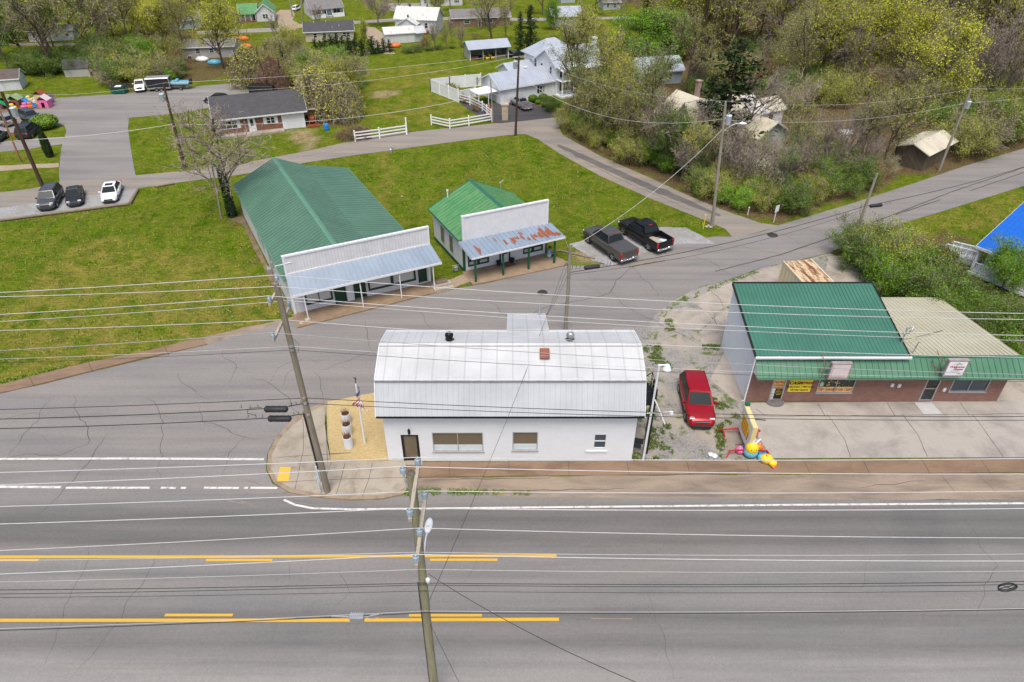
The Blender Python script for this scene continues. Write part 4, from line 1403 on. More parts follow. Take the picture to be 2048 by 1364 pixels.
def brick_shop():
 Yf =34.42
 root =thing('brick_shop','low brick shop with green and tan metal roofs and a long green mansard awning','building',(0,Yf,0))
 x0,xm,x1 =15.52,25.0,32.25
 def fx(u,v):
  p =AT(u,v,Yf)
  return p.x,p.z
 def rect(u0,u1,vb,vt,uref=None):
  um =(u0 +u1)/2
  return (fx(u0,vb)[0],fx(u1,vb)[0],fx(um,vb)[1],fx(um,vt)[1])
 dl =(fx(1534,807)[0],fx(1560,807)[0],.10,2.25)
 wn =(fx(1631,786)[0],fx(1703,786)[0],fx(1660,785)[1],2.28)
 dr =(fx(1836,802)[0],fx(1863,802)[0],.06,2.25)
 wr =(fx(1897,783)[0],fx(1971,783)[0],fx(1930,783)[1],2.25)
 mb =MB()
 mb.wallx(x0,x1,0,3.4,0,.2,[dl,wn,dr,wr])
 mb.quad((x1,.2,0),(x1,9.0,0),(x1,9.0,2.4),(x1,.2,3.4))
 mb.quad((x1,9.0,0),(xm,9.0,0),(xm,9.0,2.4),(x1,9.0,2.4))
 mb.box(x0 +.3,1.0,0,x1 -.3,1.1,2.8)
 mb.build('brick_wall',M['brick'],root)
 mb =MB()
 yb,zb,zf =6.35,5.22,3.88
 mb.add([(x0 -.02,0.02,0),(x0 -.02,yb,0),(x0 -.02,yb,zb),(x0 -.02,.02,zf)],[(3,2,1,0)])
 mb.add([(x0 -.02,yb,0),(xm,yb,0),(xm,yb,zb),(x0 -.02,yb,zb)],[(3,2,1,0)])
 mb.add([(xm,.3,0),(xm,yb,0),(xm,yb,zb),(xm,.3,zf)],[(0,1,2,3)])
 mb.box(x0 -.06,-.02,0,x0 -.02,.10,3.9)
 mb.build('metal_wall',siding('white_metal_wall',(.74,.77,.80),1,.3,.9),root)
 mb =MB()
 mb.slab((x0 -.1,-.1,3.9),(xm +.1,-.1,3.9),(xm +.1,yb +.1,5.27),(x0 -.1,yb +.1,5.27),.09)
 roof_ribs(mb,(x0 -.05,-.08,3.9),(xm +.05,-.08,3.9),(xm +.05,yb +.05,5.27),(x0 -.05,yb +.05,5.27),38,.035,.025)
 mb.build('green_roof',M['greenroof3'],root)
 mb =MB()
 mb.box(x0 -.14,yb +.1,5.1,xm +.14,yb +.2,5.34)
 mb.bar((x0 -.13,-.1,3.86),(x0 -.13,yb +.1,5.23),.06,.2)
 mb.bar((xm +.13,-.1,3.86),(xm +.13,yb +.1,5.23),.06,.2)
 mb.build('roof_edge',M['blackmetal'],root)
 mb =MB()
 mb.slab((xm +.0,.25,3.62),(x1 +.22,.25,3.62),(x1 -.1,9.1,2.45),(xm +.0,9.1,2.45),.08)
 roof_ribs(mb,(xm +.16,.27,3.62),(x1 +.2,.27,3.62),(x1 -.12,9.05,2.45),(xm +.16,9.05,2.45),24,.04,.03)
 mb.build('tan_roof',M['tanroof'],root)
 mb =MB()
 mb.box(x0 -.12,-.24,3.74,xm +.25,-.11,3.86)
 for i in range(8):
  x =x0 +i *1.35
  mb.box(x,-.245,3.73,x +.05,-.105,3.88)
 mb.tube([(x0 -.1,-.12,3.78),(x0 -.1,-.08,.25),(x0 -.25,-.1,.1)],.045,6)
 mb.build('gutter',M['whitetrim'],root)
 a,b,c,d =(x0 +.05,-.78,2.64),(x1 +.55,-.78,2.64),(x1 +.35,.22,3.66),(x0 +.0,.22,3.66)
 mb =MB()
 mb.slab(a,b,c,d,.06)
 roof_ribs(mb,a,b,c,d,44,.05,.04)
 mb.slab((a[0],-.82,2.52),(b[0],-.82,2.52),(b[0],-.78,2.66),(a[0],-.78,2.66),.02)
 mb.box(a[0],-.80,2.52,b[0],-.05,2.55)
 mb.box(a[0],.1,3.60,b[0]-.25,.26,3.69)
 mb.build('awning',M['greenawn'],root)
 mb =MB()
 mb.add([(x0 +.04,-.76,2.56),(x0 +.04,.0,2.56),(x0 +.0,.0,3.62),(x0,.2,3.62)],[(0,3,2,1)])
 mb.add([(b[0]+.0,-.76,2.56),(b[0],.0,2.56),(c[0],.0,3.62),(c[0],.2,3.62)],[(0,1,2,3)])
 mb.build('awning_end',M['white'],root)
 def glassdoor(D,label=None):
  xa,xb,za,zb =D
  mb =MB()
  f =.07
  mb.box(xa,-.02,za,xa +f,.15,zb)
  mb.box(xb -f,-.02,za,xb,.15,zb)
  mb.box(xa +f,-.02,zb -f,xb -f,.15,zb)
  mb.box(xa +f,.03,za,xb -f,.10,za +.12)
  mb.box(xa +f,.03,za +1.0,xb -f,.10,za +1.08)
  o =mb.build('door',M['galv'],root)
  mb =MB()
  mb.box(xa +f,.05,za +.12,xb -f,.08,zb -f)
  mb.build('pane',M['darkglass'],o)
  mb =MB()
  mb.tube([(xb -.12,-.04,za +.9),(xb -.12,-.04,za +1.2)],.018,6)
  mb.build('handle',M['chrome'],o)
  return o
 d0 =glassdoor(dl)
 glassdoor(dr)
 wl =window_x(root,*wn,0,None,M['galv'],M['darkglass'],.05,2,sill=.03,depth=.12)
 window_x(root,*wr,0,None,M['galv'],M['blueglass'],.06,2,sill=.03,depth=.12)
 mb =MB()
 rg =random.Random(3)
 cols =['toypink','orange','leafwhite','toyyellow','toygreen']
 for i in range(26):
  xx =rg.uniform(wn[0]+.12,wn[1]-.12)
  zz =rg.uniform(wn[2]+.52,wn[2]+.95)
  r =rg.uniform(.03,.06)
  mb.add([(xx +r *math.cos(t *PI /3),.04,zz +r *math.sin(t *PI /3))for t in range(6)],[tuple(range(6))],rg.randrange(5))
 mb.build('window_sticker',[M['toypink'],M['orange'],M['leafwhite'],M['toyyellow'],M['toygreen']],wl)
 def panel(name,xa,xb,za,zb,y,m,th=.012):
  mb =MB()
  mb.box(xa,y,za,xb,y +th,zb)
  return mb.build(name,M[m],root)
 ztop =fx(1600,761.5)[1]
 zds =fx(1548,777)[1]
 p =panel('door_sign',dl[0]+.08,dl[1]-.08,zds,ztop +.1,.02,'paleyellow')
 dh =ztop -zds
 xm_ =(dl[0]+dl[1])/2
 text_mesh('lettering','Payday',dh *.42,M['inkorange'],p,(xm_,.014,zds +dh *.80),bold=.010)
 text_mesh('lettering','Loans',dh *.42,M['inkorange'],p,(xm_,.014,zds +dh *.42),bold=.010)
 mb =MB()
 mb.box(dl[0]+.12,.012,zds +.01,dl[1]-.12,.019,zds +dh *.18)
 mb.build('stripe',M['orange'],p)
 p =panel('door_notice',dl[0]+.34,dl[1]-.12,.30,zds -.04,.02,'ink')
 ring =MB()
 cx,cz =(dl[0]+.34 +dl[1]-.12)/2,.30 +(zds -.34)*.62
 for k in range(8):
  t0,t1 =PI *(2 *k +1)/8,PI *(2 *k +3)/8
  ring.bar((cx +.17 *math.cos(t0),.014,cz +.22 *math.sin(t0)),(cx +.17 *math.cos(t1),.014,cz +.22 *math.sin(t1)),.012,.035,0,(0,1,0))
 ring.bar((cx -.08,.014,cz +.06),(cx +.08,.014,cz +.06),.012,.03,0,(0,1,0))
 ring.bar((cx -.08,.014,cz -.06),(cx +.08,.014,cz -.06),.012,.03,0,(0,1,0))
 ring.build('emblem',M['signyellow'],p)
 for (xa,za,zb,m)in ((dl[0]+.1,zds -.22,zds -.03,'signwhite'),(dl[0]+.1,zds -.44,zds -.25,'film'),(dl[0]+.1,zds -.70,zds -.47,'mintpaper'),(dl[0]+.1,zds -.96,zds -.73,'pinkbrown')):
  panel('door_notice',xa,xa +.2,za,zb,.022,m)
 yb_ =rect(1575,1621,783,760)
 ya,ybx,za =fx(1574,783)[0],fx(1619,783)[0],fx(1597,783)[1]
 zb_ =fx(1597,760.5)[1]+.02
 p =panel('wall_banner',ya,ybx,za,zb_,-.03,'signyellow',.025)
 cx =(ya +ybx)/2
 hz =zb_ -za
 text_mesh('lettering','CASH',hz *.34,M['ink'],p,(ya +(ybx -ya)*.27,-.037,zb_ -hz *.24),shear=.2,bold=.012)
 text_mesh('lettering','EXPRESS',hz *.27,M['inkred'],p,(ya +(ybx -ya)*.73,-.037,zb_ -hz *.24),shear=.2,bold=.010)
 text_mesh('lettering','Payday Loans  - Title Loans',hz *.165,M['ink'],p,(cx,-.037,zb_ -hz *.56),bold=.004)
 text_mesh('lettering','Checks Cashed',hz *.19,M['ink'],p,(cx,-.037,zb_ -hz *.83),bold=.005)
 mw =(wn[0]+wn[1])/2
 for xa,xb,tx in ((wn[0]+.04,mw -.05,'Title loans'),(mw +.05,wn[1]-.04,'Checks Cashed')):
  p =panel('window_banner',xa,xb,wn[2]+.05,wn[2]+.46,.03,'paleyellow')
  text_mesh('lettering',tx,.36,M['inkorange'],p,((xa +xb)/2,.024,wn[2]+.25),sx=.62 if len(tx)>11 else .72,bold=.014)
 panel('window_notice',wn[0]+.12,wn[0]+.36,wn[2]+.50,wn[2]+.80,.03,'mintpaper')
 for u,v in ((1784,769),(1798,770),(1888,778)):
  X,Z =fx(u,v)
  mb =MB()
  mb.cbox(X -.10,-.10,Z -.14,X +.10,.0,Z +.14,.02)
  mb.build('meter_box',M['lampgrey'],root)
 mb =MB()
 c =[((dl[0]+dl[1])/2 +.62 *math.cos(PI +PI *i /12),-.02 +.55 *math.sin(PI +PI *i /12))for i in range(13)]
 mb.prism(c,0,.11)
 mb.build('door_step',stained('dark_step_concrete',(.17,.16,.15),(.10,.095,.09),(.4,.7),2,.9,24),root)
 mb =MB()
 p1,p2,p3,p4 =G(1828,806),G(1862,806),G(1884,829),G(1846,829)
 mb.prism([(q.x,q.y -Yf)for q in (p1,p2,p3,p4)],.0,.055)
 mb.build('door_ramp',plain('pale_grey_ramp',(.44,.44,.43),.8,0,.06),root)
 for (ua,va,ub,vb,face,txt)in ((1655,757,1700,722,'pinkbrown',None),(1885,751,1936,718,'signwhite',1)):
  yw =Yf -.98
  pa =AT(ua,va,yw)
  w =1.22
  s =MB()
  zz0,zz1 =pa.z +.02,pa.z +1.18
  s.box(pa.x,-1.02,zz0,pa.x +w,-.80,zz1)
  s.box(pa.x -.02,-1.05,zz1,pa.x +w +.02,-.78,zz1 +.05)
  s.box(pa.x -.02,-1.05,zz0 -.04,pa.x +w +.02,-.78,zz0)
  s.box(pa.x -.03,-1.04,zz0,pa.x,-.79,zz1)
  s.box(pa.x +w,-1.04,zz0,pa.x +w +.03,-.79,zz1)
  g =s.build('sign_box',plain('dull_sign_casing',(.30,.26,.25),.6,0,.2),root)
  s =MB()
  s.box(pa.x +.05,-1.032,zz0 +.05,pa.x +w -.05,-1.02,zz1 -.05)
  s.build('sign_face',M[face],g)
  s =MB()
  for z in (zz0 +.2,zz1 -.12):
   s.tube([(pa.x -.35,-.05,z +.2),(pa.x -.35,-.85,z),(pa.x,-.9,z)],.022,5)
  s.tube([(pa.x -.35,-.85,zz0),(pa.x -.35,-.85,zz1)],.022,5)
  s.build('sign_bracket',M['rustbrown'],g)
  if txt:
   cx =pa.x +w /2
   text_mesh('lettering','Welcome',.20,M['inkred'],g,(cx,-1.036,zz0 +.70),shear=.25,sx=1.15,bold=.006)
   text_mesh('lettering','Home',.20,M['inkred'],g,(cx +.12,-1.036,zz0 +.52),shear=.25,sx=1.15,bold=.006)
   text_mesh('lettering','B U I L D E R S',.075,M['ink'],g,(cx,-1.036,zz0 +.38),sx=1.2)
   s =MB()
   s.bar((cx -.08,-1.036,zz0 +.58),(cx +.04,-1.036,zz0 +1.06),.008,.03,0,(0,1,0))
   s.bar((cx -.30,-1.036,zz0 +.86),(cx +.10,-1.036,zz0 +.97),.008,.018,0,(0,1,0))
   s.bar((cx +.08,-1.036,zz0 +.98),(cx +.25,-1.036,zz0 +.90),.008,.05,0,(0,1,0))
   s.bar((cx -.3,-1.036,zz0 +.28),(cx +.15,-1.036,zz0 +.25),.008,.02,0,(0,1,0))
   s.bar((cx +.14,-1.036,zz0 +.25),(cx +.42,-1.036,zz0 +.15),.008,.035,0,(0,1,0))
   s.build('emblem',M['ink'],g)
  else:
   s =MB()
   s.box(pa.x +.12,-1.037,zz0 +.2,pa.x +w -.2,-1.032,zz0 +.23)
   s.box(pa.x +.1,-1.037,zz0 +.1,pa.x +w *.6,-1.032,zz0 +.12)
   s.box(pa.x +.1,-1.037,zz0 +.15,pa.x +.13,-1.032,zz1 -.15)
   s.build('stain',plain('rose_stain',(.33,.20,.20),.7,0,.3),g)
 p =AT(1803,680,Yf +1.1)
 mb =MB()
 mb.tube([(p.x,1.0,3.6),(p.x,1.0,5.3)],.05,8)
 mb.tube([(p.x,1.0,5.25),(p.x +.25,.9,5.45),(p.x +.2,.8,5.15)],.07,8)
 mb.tube([(p.x +.7,.6,3.6),(p.x +.8,.6,4.5),(p.x +.9,.5,4.5)],.035,6)
 mb.bar((p.x -.2,1.0,4.9),(p.x +.25,1.0,4.9),.08,.08)
 for dx in (-.1,.05,.2):
  mb.ball((p.x +dx,.92,4.95 +dx *.6),.07,8,6)
 mb.build('service_mast',M['galv'],root)
 return root
brick_shop()
POLE ={}
def pole(key,ub,vb,ut,vt,label,m='wood',r0=.17,r1=.12,name='utility_pole',group='utility poles',lean=0):
 b =G(ub,vb)
 t =AT(ut,vt,b.y +lean)
 root =thing(name,label,'utility pole',b,0,group)
 d =t -b
 mb =MB()
 pts,rs =[],[]
 for i in range(9):
  f =i /8
  pts.append((d.x *f +.03 *mnoise.noise(Vector((f *3,b.x,1))),d.y *f,d.z *f -(.3 if i ==0 else 0)))
  rs.append(r0 +(r1 -r0)*f)
 mb.tube(pts,rs,10)
 mb.build('pole',M[m],root)
 POLE[key]=(root,b,t)
 return root
def onp(key,v):
 """point on a pole's axis at photo row v, world space"""
 root,b,t =POLE[key]
 best =None
 for i in range(401):
  q =b.lerp(t,i /400 *1.05)
  dd =q.y *CC -(q.z -CAM_H)*CS
  vv =682 +FPX *(-q.y *CS -(q.z -CAM_H)*CC)/dd
  if best is None or abs(vv -v)<best[0]:
   best =(abs(vv -v),q)
 return best[1]
def insulator(parent,p,m='insul',s=1.0,name='insulator',tilt=(0,0,1)):
 """post insulator with sheds standing at local point p"""
 mb =MB()
 prof =[(.035 *s,-.06),(.05 *s,.0)]
 for k in range(4):
  z =.02 +k *.055 *s
  prof += [(.055 *s,z),(.105 *s,z +.012),(.10 *s,z +.028),(.055 *s,z +.04)]
 prof += [(.05 *s,.25 *s),(.06 *s,.27 *s),(.03 *s,.31 *s),(0,.315 *s)]
 mb.lathe(prof,p,12)
 return mb.build(name,M[m],parent)
def transformer(parent,p,r=.27,h=.85,dx=.42):
 mb =MB()
 c =(p[0]+dx,p[1]-.05,p[2])
 mb.lathe([(r *.9,-h),(r,-h +.05),(r,-.08),(r *1.05,-.06),(r *1.05,.0),(r *.8,.06),(0,.1)],c,18)
 mb.box(c[0]-dx,c[1]-.05,c[2]-.3,c[0],c[1]+.05,c[2]-.2)
 mb.box(c[0]-dx,c[1]-.05,c[2]-.75,c[0],c[1]+.05,c[2]-.65)
 t =mb.build('transformer',M['transformer'],parent)
 mb =MB()
 mb.lathe([(.04,.05),(.07,.1),(.05,.14),(.07,.18),(.05,.22),(.06,.28),(.0,.32)],(c[0]-.08,c[1]-.08,c[2]),10)
 mb.build('bushing',M['insul'],t)
 return t
def street_lamp_arm(parent,p,q,hw=.16,head_dir=(1,0,0)):
 """arm from pole point p to lamp head at q (local)"""
 p,q =Vector(p),Vector(q)
 mid =p.lerp(q,.5)+Vector((0,0,.18))
 mb =MB()
 mb.tube([p,p.lerp(mid,.5),mid,mid.lerp(q,.5)+Vector((0,0,.04)),q],.032,8)
 a =mb.build('lamp_arm',M['lampgrey'],parent)
 d =Vector(head_dir).normalized()
 mb =MB()
 rot =d.to_track_quat('X','Z').to_matrix()
 mb.ball(q +d *.30,(.36,hw,.10),14,8,rot=rot)
 mb.ball(q +d *.33 -Vector((0,0,.07)),(.20,hw *.75,.09),12,6,rot=rot)
 mb.tube([q +d *.20 +Vector((0,0,.08)),q +d *.20 +Vector((0,0,.17))],.05,10)
 mb.build('lamp_head',M['lampgrey'],a)
 return a
root =pole('near',871,1396,822,946,'tall mossy pole with two crossarms close to the camera on the near verge','polegreen',.19,.135)
B =POLE['near'][1]
lo =lambda q:(q[0]-B.x,q[1]-B.y,q[2])
def cross(root,B,a,b,w=.11,h=.13):
 mb =MB()
 mb.bar((a[0]-B.x,a[1]-B.y,a[2]),(b[0]-B.x,b[1]-B.y,b[2]),w,h)
 return mb.build('crossarm',M['arm'],root)
zt =POLE['near'][2].z
z1 =zt -.12
a1,a2 =G(838,926,z1),G(823,1041,z1)
x1 =B.x +.17 +(POLE['near'][2].x -B.x)
a1,a2 =Vector((x1,a1.y,z1)),Vector((x1,a2.y,z1))
cross(root,B,a1,a2)
z2 =zt -1.25
b1,b2 =G(851,992,z2),G(833,1133,z2)
x2 =G(842,1060,z2).x
b1,b2 =Vector((x2,b1.y,z2)),Vector((x2,b2.y,z2))
cross(root,B,b1,b2)
mb =MB()
mb.bar((x2 -B.x -.06,-.05,z2 -.05),(POLE['near'][2].x -B.x +.05,0,z2 -.05),.03,.03)
for s in (b1,b2):
 mb.bar((x2 -B.x,(s.y -B.y)*.6,z2 -.07),(POLE['near'][2].x -B.x +.12,0,z2 -.75),.035,.012)
mb.build('crossarm_brace',M['galv'],root)
mb =MB()
tp =POLE['near'][2]
mb.lathe([(.137,0),(.12,.03),(0,.035)],lo(tp),12)
mb.build('pole_top',plain('dark_split_end_grain',(.12,.10,.08),.95,0,.5,30),root)
mb =MB()
pin =(lo(tp)[0]-.24,lo(tp)[1]+.02,tp.z -.05)
mb.tube([(lo(tp)[0]-.12,pin[1],tp.z -.75),(pin[0],pin[1],tp.z -.45),(pin[0],pin[1],tp.z)],.028,6)
mb.build('pin_bracket',M['transformer'],root)
NI ={}
NI['N2']=Vector((pin[0],pin[1],pin[2]+.02))
NI['N1']=Vector((a1.x -B.x,a1.y -B.y -.12,z1 +.08))
NI['N4']=Vector((a2.x -B.x,a2.y -B.y +.14,z1 +.08))
NI['N3']=Vector((b1.x -B.x,b1.y -B.y -.12,z2 +.08))
NI['N5']=Vector((b1.x -B.x -.0,(b1.y +b2.y)/2 -B.y -.25,z2 +.08))
NI['N6']=Vector((b2.x -B.x,b2.y -B.y +.14,z2 +.08))
for k in NI:
 insulator(root,NI[k])
lp =AT(849,1112,B.y +.02)
lq =G(856,1068,lp.z -.1)
street_lamp_arm(root,(lo(onp('near',1125))[0]+.1,.05,lp.z -.25),(lo(lq)[0]-.02,lq.y -B.y,lp.z),.15,(.08,1,0))
mb =MB()
ground_r =[(lo(onp('near',v))[0]-.17,-.06,onp('near',v).z)for v in (1162,1230,1300,1370)]
mb.tube(ground_r,.02,6)
mb.build('riser_cable',M['wiredark'],root)
mb =MB()
q =lo(onp('near',1152))
mb.lathe([(.05,-.18),(.09,-.1),(.09,.02),(.05,.08),(0,.1)],(q[0]+.22,q[1]-.15,q[2]),10)
mb.bar((q[0],q[1],q[2]-.05),(q[0]+.25,q[1]-.15,q[2]-.05),.04,.04)
mb.build('cutout',M['lampgrey'],root)
root =pole('corner',656,986,551,566,'tall grey brown pole with sloping crossarms on the corner pavement','wood',.19,.13)
BC =POLE['corner'][1]
lc =lambda q:Vector((q[0]-BC.x,q[1]-BC.y,q[2]))
def arm_at(ua,va,ub,vb,v_on):
 z =onp('corner',v_on).z
 a,b =G(ua,va,z),G(ub,vb,z)
 xm =(a.x +b.x)/2
 return Vector((xm,a.y,z)),Vector((xm,b.y,z))
A1,A2 =arm_at(556,570,540,609,590)
A1.x =A2.x =onp('corner',590).x -.17
cross(root,BC,A1,A2)
C1,C2 =arm_at(582,612,552,682,645)
C1.x =C2.x =onp('corner',645).x -.16
cross(root,BC,C1,C2)
top =POLE['corner'][2]
CI ={'W1':lc(top)+Vector((.05,.12,.05)),'W2':lc(top)+Vector((.0,-.1,-.12)),'W3':lc(A2)+Vector((0,.12,.08)),'W4':lc(C1)+Vector((0,-.1,.08)),'W6':lc(C2)+Vector((0,.12,.08)),'W5':lc(C1.lerp(C2,.45))+Vector((0,0,.08))}
for k in ('W1','W3','W4','W6'):
 insulator(root,CI[k])
for v,nm in ((689,'W7'),(697,'W8'),(793,'W9'),(803,'W10')):
 CI[nm]=lc(onp('corner',v))+Vector((.13,-.13,0))
mb =MB()
for v in (689,697,793,803,826):
 q =lc(onp('corner',v))
 mb.box(q.x -.02,q.y -.2,q.z -.05,q.x +.12,q.y -.1,q.z +.05)
 mb.tube([(q.x -.17,q.y,q.z),(q.x +.17,q.y,q.z)],.18,10)if False else None
mb.build('bracket',M['galv'],root)
mb =MB()
q =lc(onp('corner',793))
mb.lathe([(.165,-.04),(.165,.04)],(q.x,q.y,q.z),12)
mb.build('warning_band',M['orange'],root)
mb =MB()
pts =[]
for v in (826,850,880,910,936):
 q =lc(onp('corner',v))
 pts.append((q.x -.21,q.y -.06,q.z))
mb.tube(pts,.045,6)
mb.build('riser_cable',M['wiredark'],root)
mb =MB()
for (va,vb,w,off)in ((930,960,.10,.26),(950,982,.07,.36)):
 a,b =lc(onp('corner',va)),lc(onp('corner',vb))
 mb.bar((a.x -off,a.y -.1,a.z),(b.x -off,b.y -.1,max(.14,b.z)),w,w)
mb.build('conduit',M['transformer'],root)
r =pole('left',85,371,3,184,'dark brown pole standing by the gravel parking at far left','polebrown',.22,.15)
q =onp('left',225)-POLE['left'][1]
transformer(r,(q.x,q.y,q.z +.5),.30,.9,.45)
r =pole('stub',42,324,0,222,'thin orange brown pole beside the dark brown pole at far left','poleorange',.12,.09)
r =pole('mid',369,336,326,166,'rusty brown pole with grey transformer on the lawn by the brick house','polebrown',.17,.12)
q =onp('mid',195)-POLE['mid'][1]
transformer(r,(q.x,q.y,q.z +.4),.26,.8,-.42)
r =pole('stub2',372,334,354,250,'short pale pole leaning against the rusty brown pole','polegrey',.09,.07)
r =pole('lane',1031,271,1038,112,'brown pole on the grass point where the lane meets the back road','polebrown',.17,.12)
q =onp('lane',130)-POLE['lane'][1]
transformer(r,(q.x,q.y,q.z +.45),.26,.85,-.40)
street_lamp_arm(r,(q.x +.1,0,q.z -.35),(q.x +.5,-.2,q.z -.2),.12)
mb =MB()
q =onp('lane',114)-POLE['lane'][1]
mb.bar((q.x -.75,q.y,q.z),(q.x +.75,q.y,q.z),.1,.12)
mb.build('crossarm',M['arm'],r)
r =pole('drive',986,246,981,158,'slim grey pole at the corner of the white rail fence','polegrey',.10,.08)
r =pole('wood1',1424,455,1451,207,'grey pole with transformer and street lamp at the lane mouth','polegrey',.16,.11)
q =onp('wood1',233)-POLE['wood1'][1]
transformer(r,(q.x,q.y,q.z +.1),.25,.8,.42)
street_lamp_arm(r,(onp('wood1',262).x -POLE['wood1'][1].x +.1,0,onp('wood1',262).z),(onp('wood1',250).x -POLE['wood1'][1].x +1.35,-.2,onp('wood1',250).z +.2),.15)
insulator(r,(onp('wood1',207)-POLE['wood1'][1])+Vector((0,0,0)),s=.8)
mb =MB()
q =POLE['wood1'][1]
mb.lathe([(.165,0),(.16,1.8)],(.02,0,-.02),10)
r2 =pole('wood2',1878,341,1941,181,'grey pole leaning over the old wooden shed at the wood edge','polegrey',.16,.11)
q =onp('wood2',208)-POLE['wood2'][1]
transformer(r2,(q.x,q.y,q.z +.3),.24,.75,.30)
insulator(r2,(onp('wood2',183)-POLE['wood2'][1]),s=.8)
pole('street',1700,502,1754,347,'bare weathered pole leaning beside the street near the container','polegrey',.15,.10)
r =pole('centre',1131,664,1141,489,'weathered pole behind the white building next to the porch store','polegrey',.15,.11)
pole('edge',2036,702,2052,640,'grey pole beside the brick shop at the right edge of the photo','polegrey',.15,.12,lean=0)
pole('yard',443,437,424,330,'slim grey pole beside the ivy clad tree','polegrey',.09,.07)
for k,(ub,vb,ut,vt,lab)in enumerate([(585,34,577,-12,'thin pale pole beside the far dirt driveway'),(604,44,601,-14,'thin grey pole beside the far house with a porch'),(817,20,816,-40,'thin pole behind the rusty roofed white house'),(855,26,853,-34,'dark thin pole in front of the far white house')]):
 pole('far%d' % k,ub,vb,ut,vt,lab,'polegrey',.15,.11)
for key,ub,vb,ut,vt,lab in (('s1',925,165,924,150,'slim lamp post behind the white privacy fence'),):
 pole(key,ub,vb,ut,vt,lab,'wood',.05,.04,'lamp_post',None)
def wire_mesh(name,pts,r,m,label,group='overhead wires',n=5,cat='wire'):
 mb =MB()
 mb.tube(pts,r *(.74 if m != 'wiredark' else .85),n)
 o =mb.build(name,M[m])
 tag(o,label,cat,group)
 return o
def thru(label,P,vl,vr,r,m,key,sagc=.0011,name='power_line',ext=14,ul=0,ur=2048):
 """wire through world point P, seen at row vl on the left image edge and vr on the right edge (kept in the plane y = P.y)"""
 pts =[]
 L,Rr =AT(ul,vl,P.y),AT(ur,vr,P.y)
 for E,sgn in ((L,-1),(Rr,1)):
  dx =E.x -P.x
  mm =(E.z -P.z -sagc *dx *dx)/dx
  seg =[]
  k =14
  for i in range(k +1):
   d =(dx +sgn *ext)*i /k
   seg.append(Vector((P.x +d,P.y,P.z +mm *d +sagc *d *d)))
  pts =seg[::-1]if sgn <0 else pts +seg[1:]
 return wire_mesh(name,pts,r,m,label)
def span(label,a,b,sag,r,m,name='power_line',k=16,cat='wire'):
 a,b =Vector(a),Vector(b)
 pts =[]
 for i in range(k +1):
  f =i /k
  q =a.lerp(b,f)
  pts.append((q.x,q.y,q.z -4 *sag *f *(1 -f)))
 return wire_mesh(name,pts,r,m,label,cat=cat)
nb =POLE['near'][1]
ob =Vector((0,0,.3))
NP ={k:Vector((v.x +nb.x,v.y +nb.y,v.z))+ob for k,v in NI.items()}
def near_axis(v):
 return onp('near',v)+Vector((.0,-.17,0))
thru('pale wire on the highest far end insulator of the near pole',NP['N1'],945,917,.019,'wirepale','N1')
thru('pale wire on the pin insulator left of the near pole top',NP['N2'],970,948,.019,'wirepale','N2')
thru('pale wire on the far end of the lower near crossarm',NP['N3'],1013,982,.018,'wirepale','N3')
thru('pale wire on the near end of the top crossarm, over the white edge line',NP['N4'],1048,1017,.018,'wirepale','N4')
thru('pale wire on the middle insulator of the lower near crossarm',NP['N5'],1101,1076,.016,'wirepale','N5')
thru('pale wire on the near end of the lower near crossarm',NP['N6'],1148,1122,.017,'wirepale','N6')
thru('thin pale wire just above the upper yellow centre line',near_axis(1096),1121,1108,.011,'wirepale','N7')
thru('thin grey wire tied below the lower near crossarm',near_axis(1130),1164,1142,.010,'wirepale','N8')
thru('upper black cable of the pair below the near lamp',near_axis(1158),1180,1163,.016,'wiredark','N9',name='cable')
thru('lower black cable of the pair below the near lamp',near_axis(1162),1188,1169,.014,'wiredark','N10',name='cable')
thru('thin dark cable beneath the pair of black cables',near_axis(1174),1195,1181,.011,'wiredark','N11',name='cable')
thru('black trunk cable carrying the grey amplifier over the highway',near_axis(1217),1261,1219,.018,'wiredark','N12',name='cable')
thru('pale steel strand lashed along the trunk cable',near_axis(1214),1257,1217,.010,'wirepale','N13',name='cable')
cb =POLE['corner'][1]
CP ={k:Vector((v.x +cb.x,v.y +cb.y,v.z))for k,v in CI.items()}
for k in ('W1','W3','W4','W6'):
 CP[k]=CP[k]+ob
thru('highest pale wire, crossing the blue grey awning of the green roofed store',CP['W1'],585,627,.022,'wirepale','W1')
thru('second pale wire tied at the top of the corner pole',CP['W2'],593.5,639,.020,'wirepale','W2')
thru('pale wire on the outer end of the upper corner crossarm',CP['W3'],629,671,.021,'wirepale','W3')
thru('pale wire on the far end of the lower corner crossarm',CP['W4'],643,681,.017,'wirepale','W4')
thru('pale wire on the middle of the lower corner crossarm',CP['W5'],661,715,.020,'wirepale','W5')
thru('grey wire on the near end of the lower corner crossarm, over the white roof',CP['W6'],701,749,.021,'wiremid','W6')
thru('thin pale wire below the crossarms of the corner pole',CP['W7'],718,757,.011,'wirepale','W7')
thru('thin dark wire below the crossarms of the corner pole',CP['W8'],726,763,.013,'wiredark','W8')
thru('upper black cable at the orange band of the corner pole',CP['W9'],819,833,.022,'wiredark','W9',name='cable')
